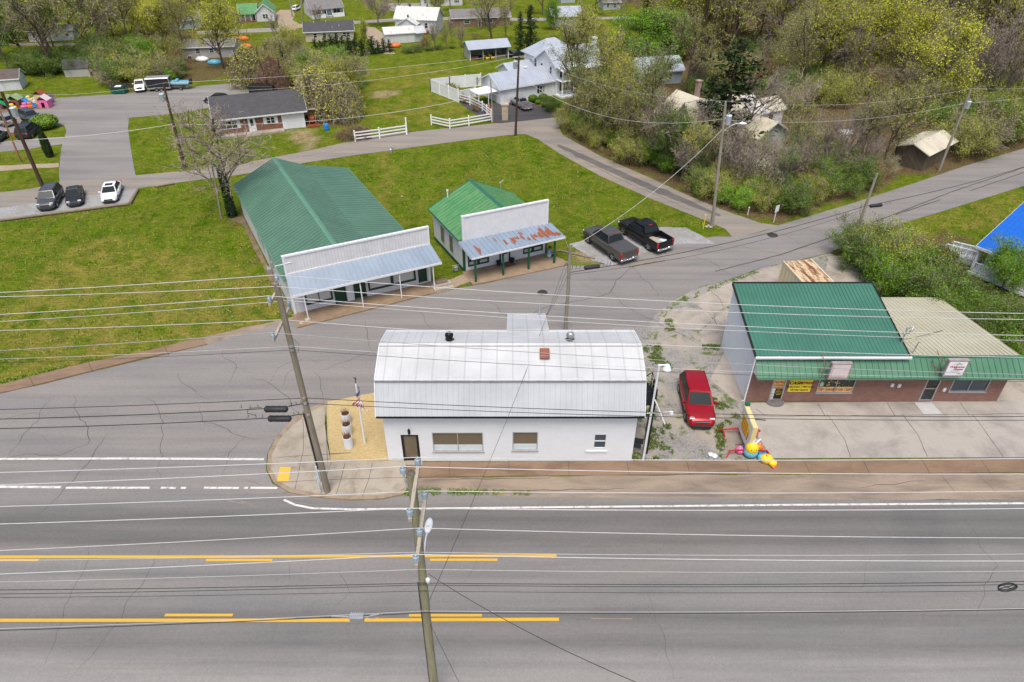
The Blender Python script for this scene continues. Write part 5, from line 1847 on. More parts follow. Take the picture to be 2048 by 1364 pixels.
def splice_cable(label,P,vl,ue,ve,lab2,ends):
 L =AT(-250,vl +8,P.y)
 E =AT(ue,ve,P.y)
 pts =[L.lerp(E,i /10)+Vector((0,0,-.35 *4 *(i /10)*(1 -i /10)*.5))for i in range(11)]+[E.lerp(P,.3)+Vector((0,0,-.03)),E.lerp(P,.75)+Vector((0,0,.02)),P]
 wire_mesh('cable',pts,.028,'wiredark',label)
 t =thing('splice_closure',lab2,'splice closure',E,0,'black splice closures on the cables')
 mb =MB()
 mb.lathe([(.05,-.62),(.12,-.58),(.17,-.52),(.17,.52),(.12,.58),(.05,.62)],(0,-.02,-.06),12,axis='x')
 for x in (-.45,-.15,.15,.45):
  mb.lathe([(.18,x -.03),(.18,x +.03)],(0,-.02,-.06),12,axis='x')
 mb.build('case',M['blackplastic'],t)
 mb =MB()
 for x in ends:
  z =(P.z -E.z)/(P.x -E.x)*x if x >0 else 0
  mb.tube([(x,0,z +.22),(x,0,z +.02),(x -.12,0,z +.01)],.014,4)
 mb.build('hanger',M['blackplastic'],t)
splice_cable('black cable with splice closure reaching the corner pole at its orange band',CP['W10'],834,552,816,'black splice closure on the upper cable west of the corner pole',(-1.75,-1.3,-.9,.85,1.1,1.35))
pr =onp('corner',826)+Vector((-.2,-.08,0))
splice_cable('black cable with splice closure bending down the corner pole',pr,853,559,835,'black splice closure on the lower cable west of the corner pole',(-1.6,-1.2,-.85,.8,1.05,1.3))
L =AT(488,812,CP['W10'].y)
L2 =AT(492,830,pr.y)
wire_mesh('cable',[L +Vector((.9,0,-.1)),L +Vector((.35,0,-.14)),L +Vector((.1,0,-.3)),L2 +Vector((.1,0,.12)),L2 +Vector((.5,0,-.02))],.02,'wiredark','short black loop joining the two spliced cables')
R9 =AT(2048,836,CP['W10'].y)
span('black cable from the corner pole sagging along the eave of the white building',CP['W10'],R9 +Vector((10,0,0)),.55,.02,'wiredark','cable',24)
p =AT(716,1232,near_axis(1217).y)
t =thing('cable_amplifier','grey finned amplifier box hanging on the trunk cable over the highway','amplifier',p)
mb =MB()
mb.cbox(-.32,-.12,-.22,.22,.12,.06,.03)
for k in range(7):
 mb.box(-.28 +k *.075,-.14,-.2,-.25 +k *.075,.14,.03)
mb.build('case',M['galv'],t)
mb =MB()
mb.tube([(.22,0,-.05),(.34,0,-.04),(.5,0,.04),(.8,0,.12)],.028,6)
mb.tube([(.25,0,-.1),(.5,-.02,-.16),(.72,0,-.12),(.9,0,.14)],.014,5)
mb.tube([(-.32,0,-.05),(-.6,0,-.02),(-1.0,0,.0)],.028,6)
mb.build('lead',M['wiremid'],t)
p =AT(2012,1174,near_axis(1158).y)
t =thing('cable_coil','black spare cable coil hung on the wire at far right','cable coil',p)
mb =MB()
for k in range(3):
 c =[(.30 *math.cos(a *PI /12)*(1 +.06 *k),-.03 *k,.20 *math.sin(a *PI /12)*(1 +.1 *k)+.05)for a in range(25)]
 mb.tube(c,.016,5)
mb.bar((-.3,-.02,.2),(.25,-.02,-.1),.02)
mb.bar((-.25,-.02,-.1),(.3,-.02,.2),.02)
mb.build('loop',M['wiredark'],t)
pc =onp('centre',497)
span('thin dark service drop running over the white roof to the near pole',pc,onp('near',1208)+Vector((.12,.1,0)),.9,.012,'wiredark','service_drop',24)
span('black drop wire from the near pole towards the lower right',onp('near',1140)+Vector((.25,-.15,0)),AT(1290,1372,9.0),.35,.012,'wiredark','service_drop')
span('thin guy wire from the near pole down to the verge',onp('near',1243)+Vector((.12,-.1,0)),G(960,1450),.0,.01,'wiredark','guy_wire')
mt,lt =POLE['mid'][2],POLE['lane'][2]
span('upper pale wire across the tangled thicket behind the brick house',mt,lt +Vector((-.7,0,.2)),.4,.02,'wirepale')
span('lower pale wire across the tangled thicket behind the brick house',onp('mid',185),lt +Vector((.7,0,.1)),1.0,.018,'wirepale')
span('thick pale cable passing in front of the brick house',onp('mid',248),onp('drive',186),1.3,.035,'wirepale','cable')
span('short pale cable between the slim grey pole and the lane pole',onp('drive',186),onp('lane',200),.1,.03,'wirepale','cable')
span('pale cable from the rusty brown pole to the dark brown pole',onp('mid',248),onp('left',280),.25,.035,'wirepale','cable')
span('thin wire from the rusty brown pole past the transformer to the left',mt,onp('left',188),.5,.014,'wirepale')
span('pale cable leaving the dark brown pole to the left edge',onp('left',280),AT(-60,290,80),.1,.03,'wirepale','cable')
w1,w2 =POLE['wood1'][2],POLE['wood2'][2]
span('thin upper wire dipping through the trees from the lane pole',lt +Vector((.7,0,.1)),w1 +Vector((0,0,.2)),1.2,.014,'wirepale')
span('thick pale cable sagging in front of the trees',onp('lane',150),onp('wood1',238),2.3,.028,'wirepale','cable')
span('upper wire between the two grey poles at the wood',w1 +Vector((0,0,.2)),w2 +Vector((0,0,.2)),.9,.014,'wirepale')
span('lower wire between the two grey poles at the wood',onp('wood1',240),onp('wood2',206),.9,.018,'wirepale')
span('upper wire running right from the pole by the old shed',w2 +Vector((0,0,.2)),AT(2120,172,w2.y +8),.15,.014,'wirepale')
span('lower wire running right from the pole by the old shed',onp('wood2',206),AT(2120,186,w2.y +8),.15,.018,'wirepale')
span('pale drop cable slanting over the lawn to the pole by the porch store',onp('wood1',258),onp('centre',497),.8,.026,'wirepale','cable')
span('black cable along the street from the porch store to the leaning pole',onp('centre',545),onp('street',412),.55,.028,'wiredark','cable',20)
span('thin black cable below the one along the street',onp('centre',549),onp('street',418),.85,.016,'wiredark','cable',20)
span('black cable running from the leaning pole to the right edge',onp('street',412),AT(2130,306,76),.5,.03,'wiredark','cable')
for (u,v,key,lab,L)in ((1184,534,'centre','black splice closure on the cable by the grey pickup',.5),(1752,411,'street','black splice closure beside the leaning pole',.5)):
 p =AT(u,v,POLE[key][1].y +(1.0 if key =='centre' else .3))
 t =thing('splice_closure',lab,'splice closure',p,R(12),'black splice closures on the cables')
 mb =MB()
 mb.lathe([(.05,-.62),(.12,-.58),(.16,-.5),(.16,.5),(.12,.58),(.05,.62)],(0,0,0),10,axis='x')
 mb.build('case',M['blackplastic'],t)
 mb =MB()
 for x in (-1.5,-1.2,-.9,.9,1.15,1.4):
  mb.tube([(x,0,.25),(x,0,.0),(x -.1,0,0)],.016,4)
 mb.build('hanger',M['blackplastic'],t)
for k,(va,vb,du)in enumerate(((520,600,-45),(545,620,-60))):
 a =onp('centre',va)
 b =AT(1131 +du,vb +40,a.y -1.2)
 span('dark slack wire hanging %s of the pole behind the white building' % ('west' if k else 'close west'),a,b,.5,.012,'wiredark','service_drop')
p =onp('centre',500)
span('black service wire from the pole to the porch store corner',onp('centre',498),AT(1130,474,52.6),.2,.014,'wirepale','service_drop')
q =AT(1803,680,35.5)
span('dark service wire reaching the mast on the brick shop',q,AT(2048,596,44),.5,.02,'wiredark','service_drop')
b =G(1286,920)
t_ =AT(1319,730,b.y)
r =thing('light_pole','slim white pole with a flood lamp at the east end of the white building','light pole',b)
d =t_ -b
mb =MB()
mb.tube([(0,0,0),(d.x *.5,0,d.z *.5),(d.x,0,d.z)],[.075,.065,.055],8)
mb.build('pole',M['white'],r)
mb =MB()
mb.tube([(d.x -.08,0,d.z -.02),(d.x +.35,-.05,d.z +.05)],.05,8)
mb.build('lamp_arm',M['white'],r)
mb =MB()
mb.lathe([(.06,.1),(.12,.05),(.24,-.22),(.26,-.3),(0,-.3)],(d.x +.42,-.06,d.z +.0),14)
mb.build('lamp_head',M['lampgrey'],r)
mb =MB()
mb.ball((d.x +.50,.1,d.z -.1),(.16,.12,.14),10,6)
mb.build('lamp_cover',M['dumpster'],r)
mb =MB()
z5 =d.z *.52
x5 =d.x *.5
mb.tube([(x5 -.25,0,z5),(x5 +1.1,0,z5 +.1)],.025,6)
mb.tube([(x5 +.1,0,z5 +1.0),(x5 +.85,-.15,z5 -.7)],.045,6)
mb.ball((x5 +1.15,0,z5),(.14,.14,.16),8,6)
mb.build('side_bracket',M['white'],r)
class TreeGen:
 """grows a unit plant: a wood mesh (tubes, then flat twig slivers) and points where leaves sit"""
 def __init__(s,seed):
  s.r =random.Random(seed)
  s.wood =MB()
  s.twig =MB()
  s.tips =[]
 def rdir(s,d,ang):
  a =d.orthogonal().normalized()
  q =Matrix.Rotation(s.r.uniform(0,2 *PI),3,d)@ a
  return (d *math.cos(ang)+q *math.sin(ang)).normalized()
 def branch(s,p,d,L,r,lv,P):
  r_ =s.r
  n =max(2,5 -lv)
  pts,dirs =[p.copy()],[d.copy()]
  for i in range(n):
   j =Vector((r_.gauss(0,1),r_.gauss(0,1),r_.gauss(0,1)))*P['wob']*(.5 +lv *.4)
   d =(d +j +Vector((0,0,P['up'][min(lv,len(P['up'])-1)]))).normalized()
   p =p +d *(L /n)
   pts.append(p.copy())
   dirs.append(d.copy())
  last =P['levels']
  if lv <last -1:
   tap =P.get('taper',.35)
   s.wood.tube(pts,[r *(1 -(1 -tap)*i /n)for i in range(n +1)],6 if lv ==0 else (4 if lv ==1 else 3),0,True,False)
  else:
   w =P['tw']*(1.0 if lv <last else .75)
   for i in range(n):
    a,b =pts[i],pts[i +1]
    q =(b -a).cross(Vector((r_.gauss(0,1),r_.gauss(0,1),r_.gauss(0,1)))).normalized()*w *(1 -.35 *i /n)
    s.twig.add([a -q,a +q,b +q *.6,b -q *.6],[(0,1,2,3)])
  if lv >=last -1:
   s.tips.append((pts[-1],dirs[-1],lv))
   if lv >=last:
    return
  k =P['kids'][lv]
  k =max(1,int(k *r_.uniform(.8,1.25)+.5))
  f0 =P['from'][min(lv,len(P['from'])-1)]
  for c in range(k):
   f =f0 +(1 -f0)*(c +r_.random())/k
   x =f *n
   i =min(n -1,int(x))
   q =pts[i].lerp(pts[i +1],x -i)
   dd =s.rdir(dirs[i +1],R(r_.uniform(*P['ang'])))
   LL =L *P['len'][min(lv,len(P['len'])-1)]*r_.uniform(.65,1.15)
   if lv ==0:
    LL *= P['shape']((f -f0)/(1 -f0))
   s.branch(q,dd,LL,r *.5,lv +1,P)
 def leaves(s,mb,n_per,size,spread,flat=.0,only=None,droop=0):
  r_ =s.r
  for p,d,lv in s.tips:
   if only is not None and r_.random()>only:
    continue
   for _ in range(n_per):
    c =p +Vector((r_.gauss(0,spread),r_.gauss(0,spread),r_.gauss(0,spread *.8)-droop *abs(r_.gauss(0,spread))))
    leaf(mb,c,size *r_.uniform(.6,1.3),r_,flat)
def leaf(mb,c,sz,r_,flat=0,asp=.6,dirv=None):
 n =Vector((r_.gauss(0,1),r_.gauss(0,1),r_.gauss(0,1)+flat)).normalized()
 a =n.orthogonal().normalized()
 a =Matrix.Rotation(r_.uniform(0,2 *PI),3,n)@ a if dirv is None else dirv
 b =n.cross(a).normalized()
 a =a *sz *.5
 b =b *sz *.5 *asp
 mb.add([c -a,c -b *1.0 +a *.1,c +a,c +b +a *.1],[(0,1,2,3)])
ROUND =lambda f:.55 +.75 *math.sin(PI *min(1,f *.85 +.15))
VASE =lambda f:1.15 -.35 *f
COLUMN =lambda f:.6 +.1 *math.sin(PI *f)
DEC =dict(levels=4,kids=[9,6,6,4],up=[.05,.10,.06,.03,.0],wob=.10,ang=(32,62),len=[.50,.52,.55,.6],shape=ROUND,tw=.028,taper=.4)
DEC['from']=[.28,.25,.2,.15]
def decid(seed,**kw):
 P =dict(DEC)
 P.update({k:v for k,v in kw.items()if k in P or k in ('from',)})
 if 'frm' in kw:
  P['from']=kw['frm']
 t =TreeGen(seed)
 st =kw.get('stems',1)
 for k in range(st):
  d =Vector((t.r.gauss(0,.06),t.r.gauss(0,.06),1)).normalized()if st ==1 else t.rdir(Vector((0,0,1)),R(t.r.uniform(*kw.get('splay',(8,24)))))
  t.branch(Vector((t.r.gauss(0,.1)*(st >1),t.r.gauss(0,.1)*(st >1),-.1)),d,kw.get('H',8.6)*t.r.uniform(.85,1.05),kw.get('r',.20),0,P)
 return t
PROTO ={}
def proto(key,wood,twig,crown,wm,tm,cm):
 """store meshes of one plant kind"""
 d =[]
 if wood and wood.v:
  d.append(('trunk',wood,wm))
 if twig and twig.v:
  d.append(('twigs',twig,tm))
 if crown and crown.v:
  d.append(('crown',crown,cm))
 out =[]
 for nm,mb,m in d:
  me =bpy.data.meshes.new(nm)
  me.from_pydata([tuple(p)for p in mb.v],[],mb.f)
  me.materials.append(M[m])
  me.polygons.foreach_set('use_smooth',mb.s)
  me.update()
  out.append((nm,me))
 PROTO[key]=out
def plant(key,name,label,cat,loc,sc_=1.0,rz=0.0,group=None,sxy=None):
 if len(PROTO[key])==1:
  nm,me =PROTO[key][0]
  r =bpy.data.objects.new(name,me)
  COL.objects.link(r)
  tag(r,label,cat,group)
  r.location =loc
  r.rotation_euler =(0,0,rz)
 else:
  r =thing(name,label,cat,loc,rz,group)
  for nm,me in PROTO[key]:
   o =bpy.data.objects.new(nm,me)
   COL.objects.link(o)
   o.parent =r
 s2 =sxy if sxy else sc_
 r.scale =(s2,s2,sc_)
 return r
def make_protos():
 for i in range(4):
  t =decid(100 +i,kids=[10,7,6,4],tw=.026,wob=.11)
  cr =MB()
  t.leaves(cr,1,.10,.12,only=.10)
  proto('bare%d' % i,t.wood,t.twig,cr,'barkgrey','twig','leafpink' if i ==1 else 'leafbud')
 for i in range(2):
  t =decid(140 +i,stems=4,kids=[6,5,5,4],H=7.5,r=.11,tw=.024,splay=(6,26),shape=VASE,ang=(22,48))
  proto('clump%d' % i,t.wood,t.twig,None,'barkgrey','twig',None)
 for i in range(4):
  t =decid(200 +i,kids=[10,7,6,3],tw=.022)
  cr =MB()
  t.leaves(cr,3,.17,.20,only=.75)
  proto('bud%d' % i,t.wood,t.twig,cr,'bark','twig','leafbud')
 for i in range(3):
  t =decid(300 +i,kids=[11,8,6,3],tw=.02)
  cr =MB()
  t.leaves(cr,5,.19,.26,only=.85)
  proto('yellow%d' % i,t.wood,t.twig,cr,'bark','twig','leafyellow')
 for i in range(2):
  t =decid(400 +i,kids=[13,9,7,2],tw=.02,shape=lambda f:.8 +.5 *math.sin(PI *min(1,f +.1)),frm=[.15,.2,.2,.2])
  cr =MB()
  t.leaves(cr,8,.22,.34)
  proto('green%d' % i,t.wood,t.twig,cr,'bark','twig','leafgreen')
 for i in range(3):
  t =decid(420 +i,H=10.5,r=.15,kids=[9,6,5,3],frm=[.42,.25,.2,.15],shape=lambda f:.62 +.3 *math.sin(PI *f),ang=(24,52),tw=.02)
  cr =MB()
  t.leaves(cr,4,.17,.22,only=.7)
  proto('slim%d' % i,t.wood,t.twig,cr,'bark','twig',('leafbud','leafyellow','leafmid')[i])
 t =decid(430,kids=[12,7,6,3],tw=.02,stems=1)
 cr =MB()
 t.leaves(cr,6,.2,.3)
 proto('mid0',t.wood,t.twig,cr,'bark','twig','leafmid')
 t =decid(450,kids=[16,6,5,2],shape=lambda f:.42 +.2 *math.sin(PI *f),ang=(22,42),up=[.05,.25,.2,.1],tw=.018,frm=[.10,.2,.2])
 cr =MB()
 t.leaves(cr,5,.16,.2,droop=.6)
 proto('narrow',t.wood,t.twig,cr,'bark','twig','leafbud')
 t =decid(460,kids=[8,6,5,2],H=5,tw=.018)
 cr =MB()
 t.leaves(cr,4,.16,.2,flat=1.5)
 proto('blossom',t.wood,t.twig,cr,'bark','twig','leafwhite')
 t =decid(470,kids=[13,9,7,4],tw=.03,frm=[.2,.2,.15,.1],shape=lambda f:.9 +.35 *math.sin(PI *f))
 proto('roundbare',t.wood,t.twig,None,'barkgrey','twig',None)
 def conifer(seed,H,W,n,m,cone=1.0,size=.34,rag=.35,base=.06,hole=.3):
  r_ =random.Random(seed)
  wd,cr =MB(),MB()
  wd.tube([(0,0,-.1),(r_.gauss(0,.05),0,H *.5),(0,0,H *.97)],[.2,.12,.02],6,caps=False)
  nb =int(H *13)
  for k in range(nb):
   f =base +(1 -base)*(k +r_.random())/nb
   prof =(1 -f)**cone *(.75 +.25 *math.sin(f *19 +seed))if cone >.5 else math.sin(PI *min(1,(f *.9 +.12)))**.6
   L =W *prof *r_.uniform(1 -rag,1 +rag *.6)+.12
   az =r_.uniform(0,2 *PI)
   el =R(r_.uniform(-12,32))
   d =Vector((math.cos(az)*math.cos(el),math.sin(az)*math.cos(el),math.sin(el)))
   p0 =Vector((0,0,f *H))
   wd.tube([p0,p0 +d *L *.7],[.03,.01],3,caps=False)
   q =max(4,int(n *L /W))
   for j in range(q):
    t_ =(j +r_.random())/q
    if t_ <.18:
     continue
    c =p0 +d *L *t_ +Vector((r_.gauss(0,.16),r_.gauss(0,.16),r_.gauss(0,.13)-.1 *t_))
    leaf(cr,c,size *r_.uniform(.6,1.3),r_,0,.42)
  return wd,cr
 for i,s in enumerate((1,5)):
  w,c =conifer(500 +s,10,2.9,64,'leafdark',.55,.36,.5)
  proto('cedar%d' % i,w,None,c,'bark',None,'leafdark')
 w,c =conifer(520,10,2.6,26,'leafspruce',.8,.34,.4)
 proto('spruce',w,None,c,'bark',None,'leafspruce')
 for i in range(2):
  w,c =conifer(530 +i,4.2,1.45,44,'leafpine',.75,.28,.2,.02)
  proto('hedgecone%d' % i,w,None,c,'bark',None,'leafpine')
 def shrub(seed,W,H,nleaf,size,stems=9,twm='twig',lev=3,kids=(5,5,3),tw=.016,up=(.06,.05,.0),ang=(20,55)):
  t =TreeGen(seed)
  P =dict(levels=lev,kids=list(kids),up=list(up),wob=.16,ang=ang,len=[.55,.6,.6],shape=lambda f:1.0,tw=tw,taper=.4)
  P['from']=[.2,.2,.2]
  for k in range(stems):
   a =t.r.uniform(0,2 *PI)
   rr =W *.35 *math.sqrt(t.r.random())
   el =R(t.r.uniform(35,85))
   d =Vector((math.cos(a)*math.cos(el)*W /H *.6,math.sin(a)*math.cos(el)*W /H *.6,math.sin(el))).normalized()
   t.branch(Vector((math.cos(a)*rr,math.sin(a)*rr,-.05)),d,H *t.r.uniform(.5,.85),.03,0,P)
  cr =MB()
  if nleaf:
   t.leaves(cr,nleaf,size,.17,only=.95)
  return t,cr
 for i in range(2):
  t,cr =shrub(600 +i,3.2,2.6,13,.085,14)
  proto('bushgreen%d' % i,t.wood,t.twig,cr,'bark','twig','leafmid')
  t,cr =shrub(610 +i,3.2,2.6,1,.07,16,kids=(7,6,4),tw=.018)
  proto('bushbrown%d' % i,t.wood,t.twig,cr,'bark','twigred' if i else 'twig','leafbud')
  t,cr =shrub(620 +i,3.4,2.8,8,.08,14)
  proto('bushlight%d' % i,t.wood,t.twig,cr,'bark','twig','leafbud')
 t,cr =shrub(630,3.0,2.4,11,.09,14)
 proto('bushfresh',t.wood,t.twig,cr,'bark','twig','leafgreen')
 t,cr =shrub(631,1.8,1.4,9,.09,12)
 proto('bushrust',t.wood,t.twig,cr,'bark','twigred','leafrust')
 t,cr =shrub(632,2.6,2.0,9,.08,12)
 for _ in range(1):
  pass
 proto('bushwhite',t.wood,t.twig,cr,'bark','twig','leafwhite')
 t,cr =shrub(633,4.2,1.6,0,.1,46,kids=(6,6,3),tw=.02,ang=(20,70),up=(-.05,-.05,-.02))
 proto('brushpile',t.wood,t.twig,None,'bark','twigred',None)
 def clipped(seed,W,D,H,n,size,prof=None):
  r_ =random.Random(seed)
  cr =MB()
  for _ in range(n):
   u =r_.uniform(-1,1)
   a =r_.uniform(0,2 *PI)
   k =math.sqrt(1 -u *u)
   rr =r_.uniform(.80,1.02)
   if prof:
    f =(u +1)/2
    w =prof(f)
    c =Vector((math.cos(a)*w *W *rr,math.sin(a)*w *D *rr,f *H))
   else:
    c =Vector((k *math.cos(a)*W *rr,k *math.sin(a)*D *rr,H *.5 +u *H *.5 *rr))
   if c.z >.02:
    leaf(cr,c,size *r_.uniform(.6,1.3),r_,0,.7)
  core =MB()
  if prof:
   core.lathe([(W *.8 *prof(f),f *H *.98)for f in [i /10 for i in range(11)]],(0,0,0),12)
  else:
   core.ball((0,0,H *.5),(W *.82,D *.82,H *.42),14,9)
  core.add(cr.v,cr.f)
  return core
 for key,args,m in (('roundshrub',(1,1.0,1.0,1.6,2600,.13),'leafmid'),('topiary',(2,.8,.8,5.0,3600,.16,lambda f:math.sin(PI *(f *.86 +.14))**.55 *(1 -.25 *f)),'leafdark'),('boxhedge',(3,2.2,.8,1.3,3000,.13),'leafdark')):
  proto(key,None,None,clipped(*args),None,None,m)
 for i in range(2):
  r_ =random.Random(700 +i)
  tw,cr,wd =MB(),MB(),MB()
  for k in range(4):
   a =r_.uniform(0,2 *PI)
   wd.tube([(math.cos(a)*.5,math.sin(a)*.5,0),(math.cos(a)*1.2,math.sin(a)*1.2,3),(math.cos(a)*1.6,math.sin(a)*1.6,6)],[.16,.11,.04],5,caps=False)
  for k in range(5200):
   a =r_.uniform(0,2 *PI)
   f =r_.random()**.7
   w =2.3 *math.sin(PI *(f *.55 +.45))**.6 *(1 +.22 *math.sin(a *3 +i)+.12 *math.sin(a *7))
   w *= r_.uniform(.72,1.06)
   p =Vector((math.cos(a)*w,math.sin(a)*w,f *6.2))
   L =r_.uniform(.3,.9)
   d =Vector((r_.gauss(0,.25),r_.gauss(0,.25),-1)).normalized()if r_.random()<.75 else Vector((r_.gauss(0,1),r_.gauss(0,1),r_.gauss(0,.6))).normalized()
   q =d.cross(Vector((r_.gauss(0,1),r_.gauss(0,1),.2))).normalized()*.022
   tw.add([p -q,p +q,p +d *L +q *.5,p +d *L -q *.5],[(0,1,2,3)])
   if r_.random()<(.05 if i ==0 else .75):
    leaf(cr,p +Vector((r_.gauss(0,.15),r_.gauss(0,.15),r_.gauss(0,.15))),.2,r_)
  proto('vine%d' % i,wd,tw,cr,'bark','twigred' if i ==0 else 'twig','leafyellow')
make_protos()
TRUNKH ={'slim':10.0,'bare':10.6,'bud':10.6,'yellow':10.6,'green':10.6,'mid':10.6,'narrow':10.0,'blossom':6.0,'roundbare':11.2,'cedar':10.2,'spruce':10.2,'hedgecone':4.3,'clump':9.5,'vine':6.4,
   'bushgreen':2.6,'bushbrown':2.6,'bushlight':2.8,'bushfresh':2.5,'bushrust':1.5,'bushwhite':2.1,'brushpile':1.4,'roundshrub':1.6,'topiary':5.0,'boxhedge':1.3}
for k in list(PROTO):
 zs =max(max(v.co.z for v in me.vertices)for nm,me in PROTO[k])
 TRUNKH[k]=zs
NAME ={'slim':('slender_tree','tree'),'bare':('bare_tree','tree'),'bud':('budding_tree','tree'),'yellow':('yellow_green_tree','tree'),'green':('leafy_tree','tree'),'mid':('leafy_tree','tree'),'narrow':('leafy_tree','tree'),'blossom':('blossom_tree','tree'),
  'roundbare':('bare_tree','tree'),'cedar':('cedar_tree','tree'),'spruce':('spruce_tree','tree'),'hedgecone':('cone_evergreen','tree'),'clump':('bare_tree','tree'),'vine':('vine_thicket','thicket'),
  'bushgreen':('green_bush','bush'),'bushbrown':('bare_bush','bush'),'bushlight':('budding_bush','bush'),'bushfresh':('green_bush','bush'),'bushrust':('rust_red_bush','bush'),'bushwhite':('blossom_bush','bush'),'brushpile':('brush_pile','brush pile'),
  'roundshrub':('round_shrub','shrub'),'topiary':('conical_shrub','shrub'),'boxhedge':('clipped_hedge','hedge')}
rngT =random.Random(77)
def tree(key,u,v,top,label,wide=1.0,group=None,height=None,rz=None):
 """plant of kind key rooted at pixel u, v whose top reaches pixel row top"""
 p =G(u,v)
 h =height if height else AT(u,top,p.y).z
 s =h /TRUNKH[key]
 nm,cat =NAME[key.rstrip('0123456789')]
 return plant(key,nm,label,cat,p,s,rngT.uniform(0,6.28)if rz is None else rz,group,s *wide)
tree('bare0',465,432,178,'bare tree with ivy clad trunk beside the green roofed store',1.0)
def ivy_trunk():
 r_ =random.Random(5)
 cr =MB()
 for _ in range(1700):
  a =r_.uniform(0,2 *PI)
  z =r_.random()**1.2 *5.2
  rr =(.42 -.03 *z)*r_.uniform(.7,1.25)
  leaf(cr,Vector((math.cos(a)*rr,math.sin(a)*rr,z)),.2,r_)
 o =cr.build('ivy',M['leafpine'])
 o.location =G(465,432)
 tag(o,'dark green ivy wrapped round the trunk beside the green roofed store','ivy')
ivy_trunk()
tree('topiary',101,314,255,'dark conical clipped evergreen on the lawn at far left')
tree('roundshrub',93,256,229,'round bright green shrub by the parking lot at far left',1.55)
tree('boxhedge',55,256,240,'low dark clipped hedge left of the round shrub',.9)
tree('bud1',108,150,-60,'large olive budding tree behind the grey shed at far left',1.15)
tree('bud2',188,128,-70,'spreading budding tree right of the grey shed',1.1)
tree('bare1',20,150,-20,'bare brown tree behind the white shed at the left edge',1.0)
tree('mid0',215,132,60,'dark green young tree right of the grey shed',.9)
tree('bud3',268,112,-60,'olive budding tree over the brown thicket',1.1)
tree('yellow1',330,110,-40,'yellow green tree left of the grey bungalow',1.0)
tree('bushlight0',285,166,86,'broad brown green thicket behind the white pickup',1.3)
tree('green0',300,150,70,'leafy green tree rising out of the thicket behind the white pickup',1.0)
tree('green1',362,155,112,'dark green bushy tree behind the blue boat',1.1)
tree('green0',625,190,96,'bright green tree in the thicket behind the brick house garage',.9)
tree('yellow0',655,225,120,'bright yellow green tree in front of the tangled thicket',1.0)
tree('bushbrown0',232,166,118,'brown twiggy bush behind the green dumpster',1.4)
tree('bushfresh',345,160,122,'fresh green bush behind the blue boat',1.1)
tree('bushbrown1',320,163,110,'reddish brown bush behind the cargo trailer',1.2)
tree('green1',272,118,62,'small bright green tree in the brown thicket',1.0)
tree('yellow0',447,137,-25,'large yellow green tree standing over the grey bungalow',1.05)
tree('bud0',372,115,-30,'thin budding tree in front of the grey bungalow',.8)
tree('vine0',552,190,106,'russet mound of vines left of the brick house thicket',1.1)
tree('vine1',505,175,85,'brown vine covered thicket behind the black cargo trailer',1.2)
tree('vine1',545,140,72,'brown vine draped tree behind the russet mound',.9)
tree('vine1',640,235,125,'tall vine tangled thicket beside the brick house',1.25)
tree('vine1',690,238,140,'green brown thicket at the field edge right of the brick house',1.1)
tree('yellow2',675,220,105,'yellow green tree rising from the tangled thicket',.85)
tree('bud1',610,170,88,'olive tree rising behind the brick house roof',1.0)
tree('yellow1',700,205,120,'yellow green tree on the field side of the thicket',.8)
tree('bushfresh',668,118,82,'bright yellow green bush before the row of cone evergreens',1.5)
tree('bushlight1',620,125,92,'olive bush left of the bright bush by the evergreens',1.4)
tree('bushlight0',695,130,105,'light green bush at the corner of the upper field',1.3)
tree('bushbrown0',575,105,60,'brown bush in front of the dark roofed bungalow',1.2)
tree('brushpile',706,272,250,'pile of cut brown brush behind the white rail fence',1.35)
for k,(u,v,top)in enumerate([(594,100,74),(632,102,74),(642,103,78),(652,104,70),(664,104,66),(676,105,66),(688,106,68),(699,108,68),(712,110,72),(725,110,74),(746,108,70),(757,106,80),(768,105,74),(779,104,76)]):
 tree('hedgecone%d' % (k % 2),u,v,top,'dark green cone evergreen in the row behind the upper field',1.5 +.4 *(k in (8,10,5)),'cone evergreens in a row')
tree('narrow',727,104,32,'narrow light green willow like tree by the dark roofed bungalow',1.0)
tree('roundbare',757,52,-38,'big round bare brown tree left of the rusty roofed house',1.2)
tree('bud2',985,92,-45,'large budding tree with thick trunk behind the open shed',1.15)
tree('bud3',1012,84,-20,'budding tree with ivy trunk behind the open shed',.7)
for k,(u,v,t)in enumerate([(870,100,40),(893,98,50),(922,95,45),(950,93,60),(850,98,62),(905,88,30)]):
 tree(('clump0','bud1','clump1','bud0','bushbrown1','bare3')[k],u,v,t,'thin scrubby tree in the hedgerow left of the open shed',.8,'scrub trees in the hedgerow')
for k,u in enumerate((815,835,858,880,905,930,955)):
 tree('bushgreen%d' % (k % 2),u,105 -k *2.0,88,'low green bush in the hedgerow along the upper field',1.6,'bushes in the hedgerow')
tree('cedar1',1060,107,8,'dark shaggy cedar behind the white farmhouse',1.15)
tree('cedar0',1040,98,20,'dark evergreen left of the shaggy cedar',.9)
for k,(u,v)in enumerate(((1090,88),(1112,86),(1130,92),(1150,96),(1095,100),(1078,95))):
 tree('bushgreen%d' % (k % 2),u,v,v -18,'dark green bush in the yard behind the farmhouse',1.3,'bushes behind the farmhouse')
tree('green0',1110,60,-10,'leafy green tree left of the sage green house',.9)
tree('yellow1',1172,105,8,'tall yellow tree right of the sage green house',.75)
tree('yellow0',1205,110,30,'yellow green tree behind the farmhouse roof',.8)
tree('green1',1278,130,4,'broad bright green tree behind the farmhouse',1.9)
tree('green0',1322,126,8,'bright green tree at right of the broad green tree',1.7)
tree('green1',1350,118,18,'bright green tree on the edge of the grey wood',.95)
tree('spruce',1425,78,-20,'tall blue green spruce in the wood',1.2)
tree('yellow2',1255,180,98,'yellow tree at the right end of the farmhouse',1.1)
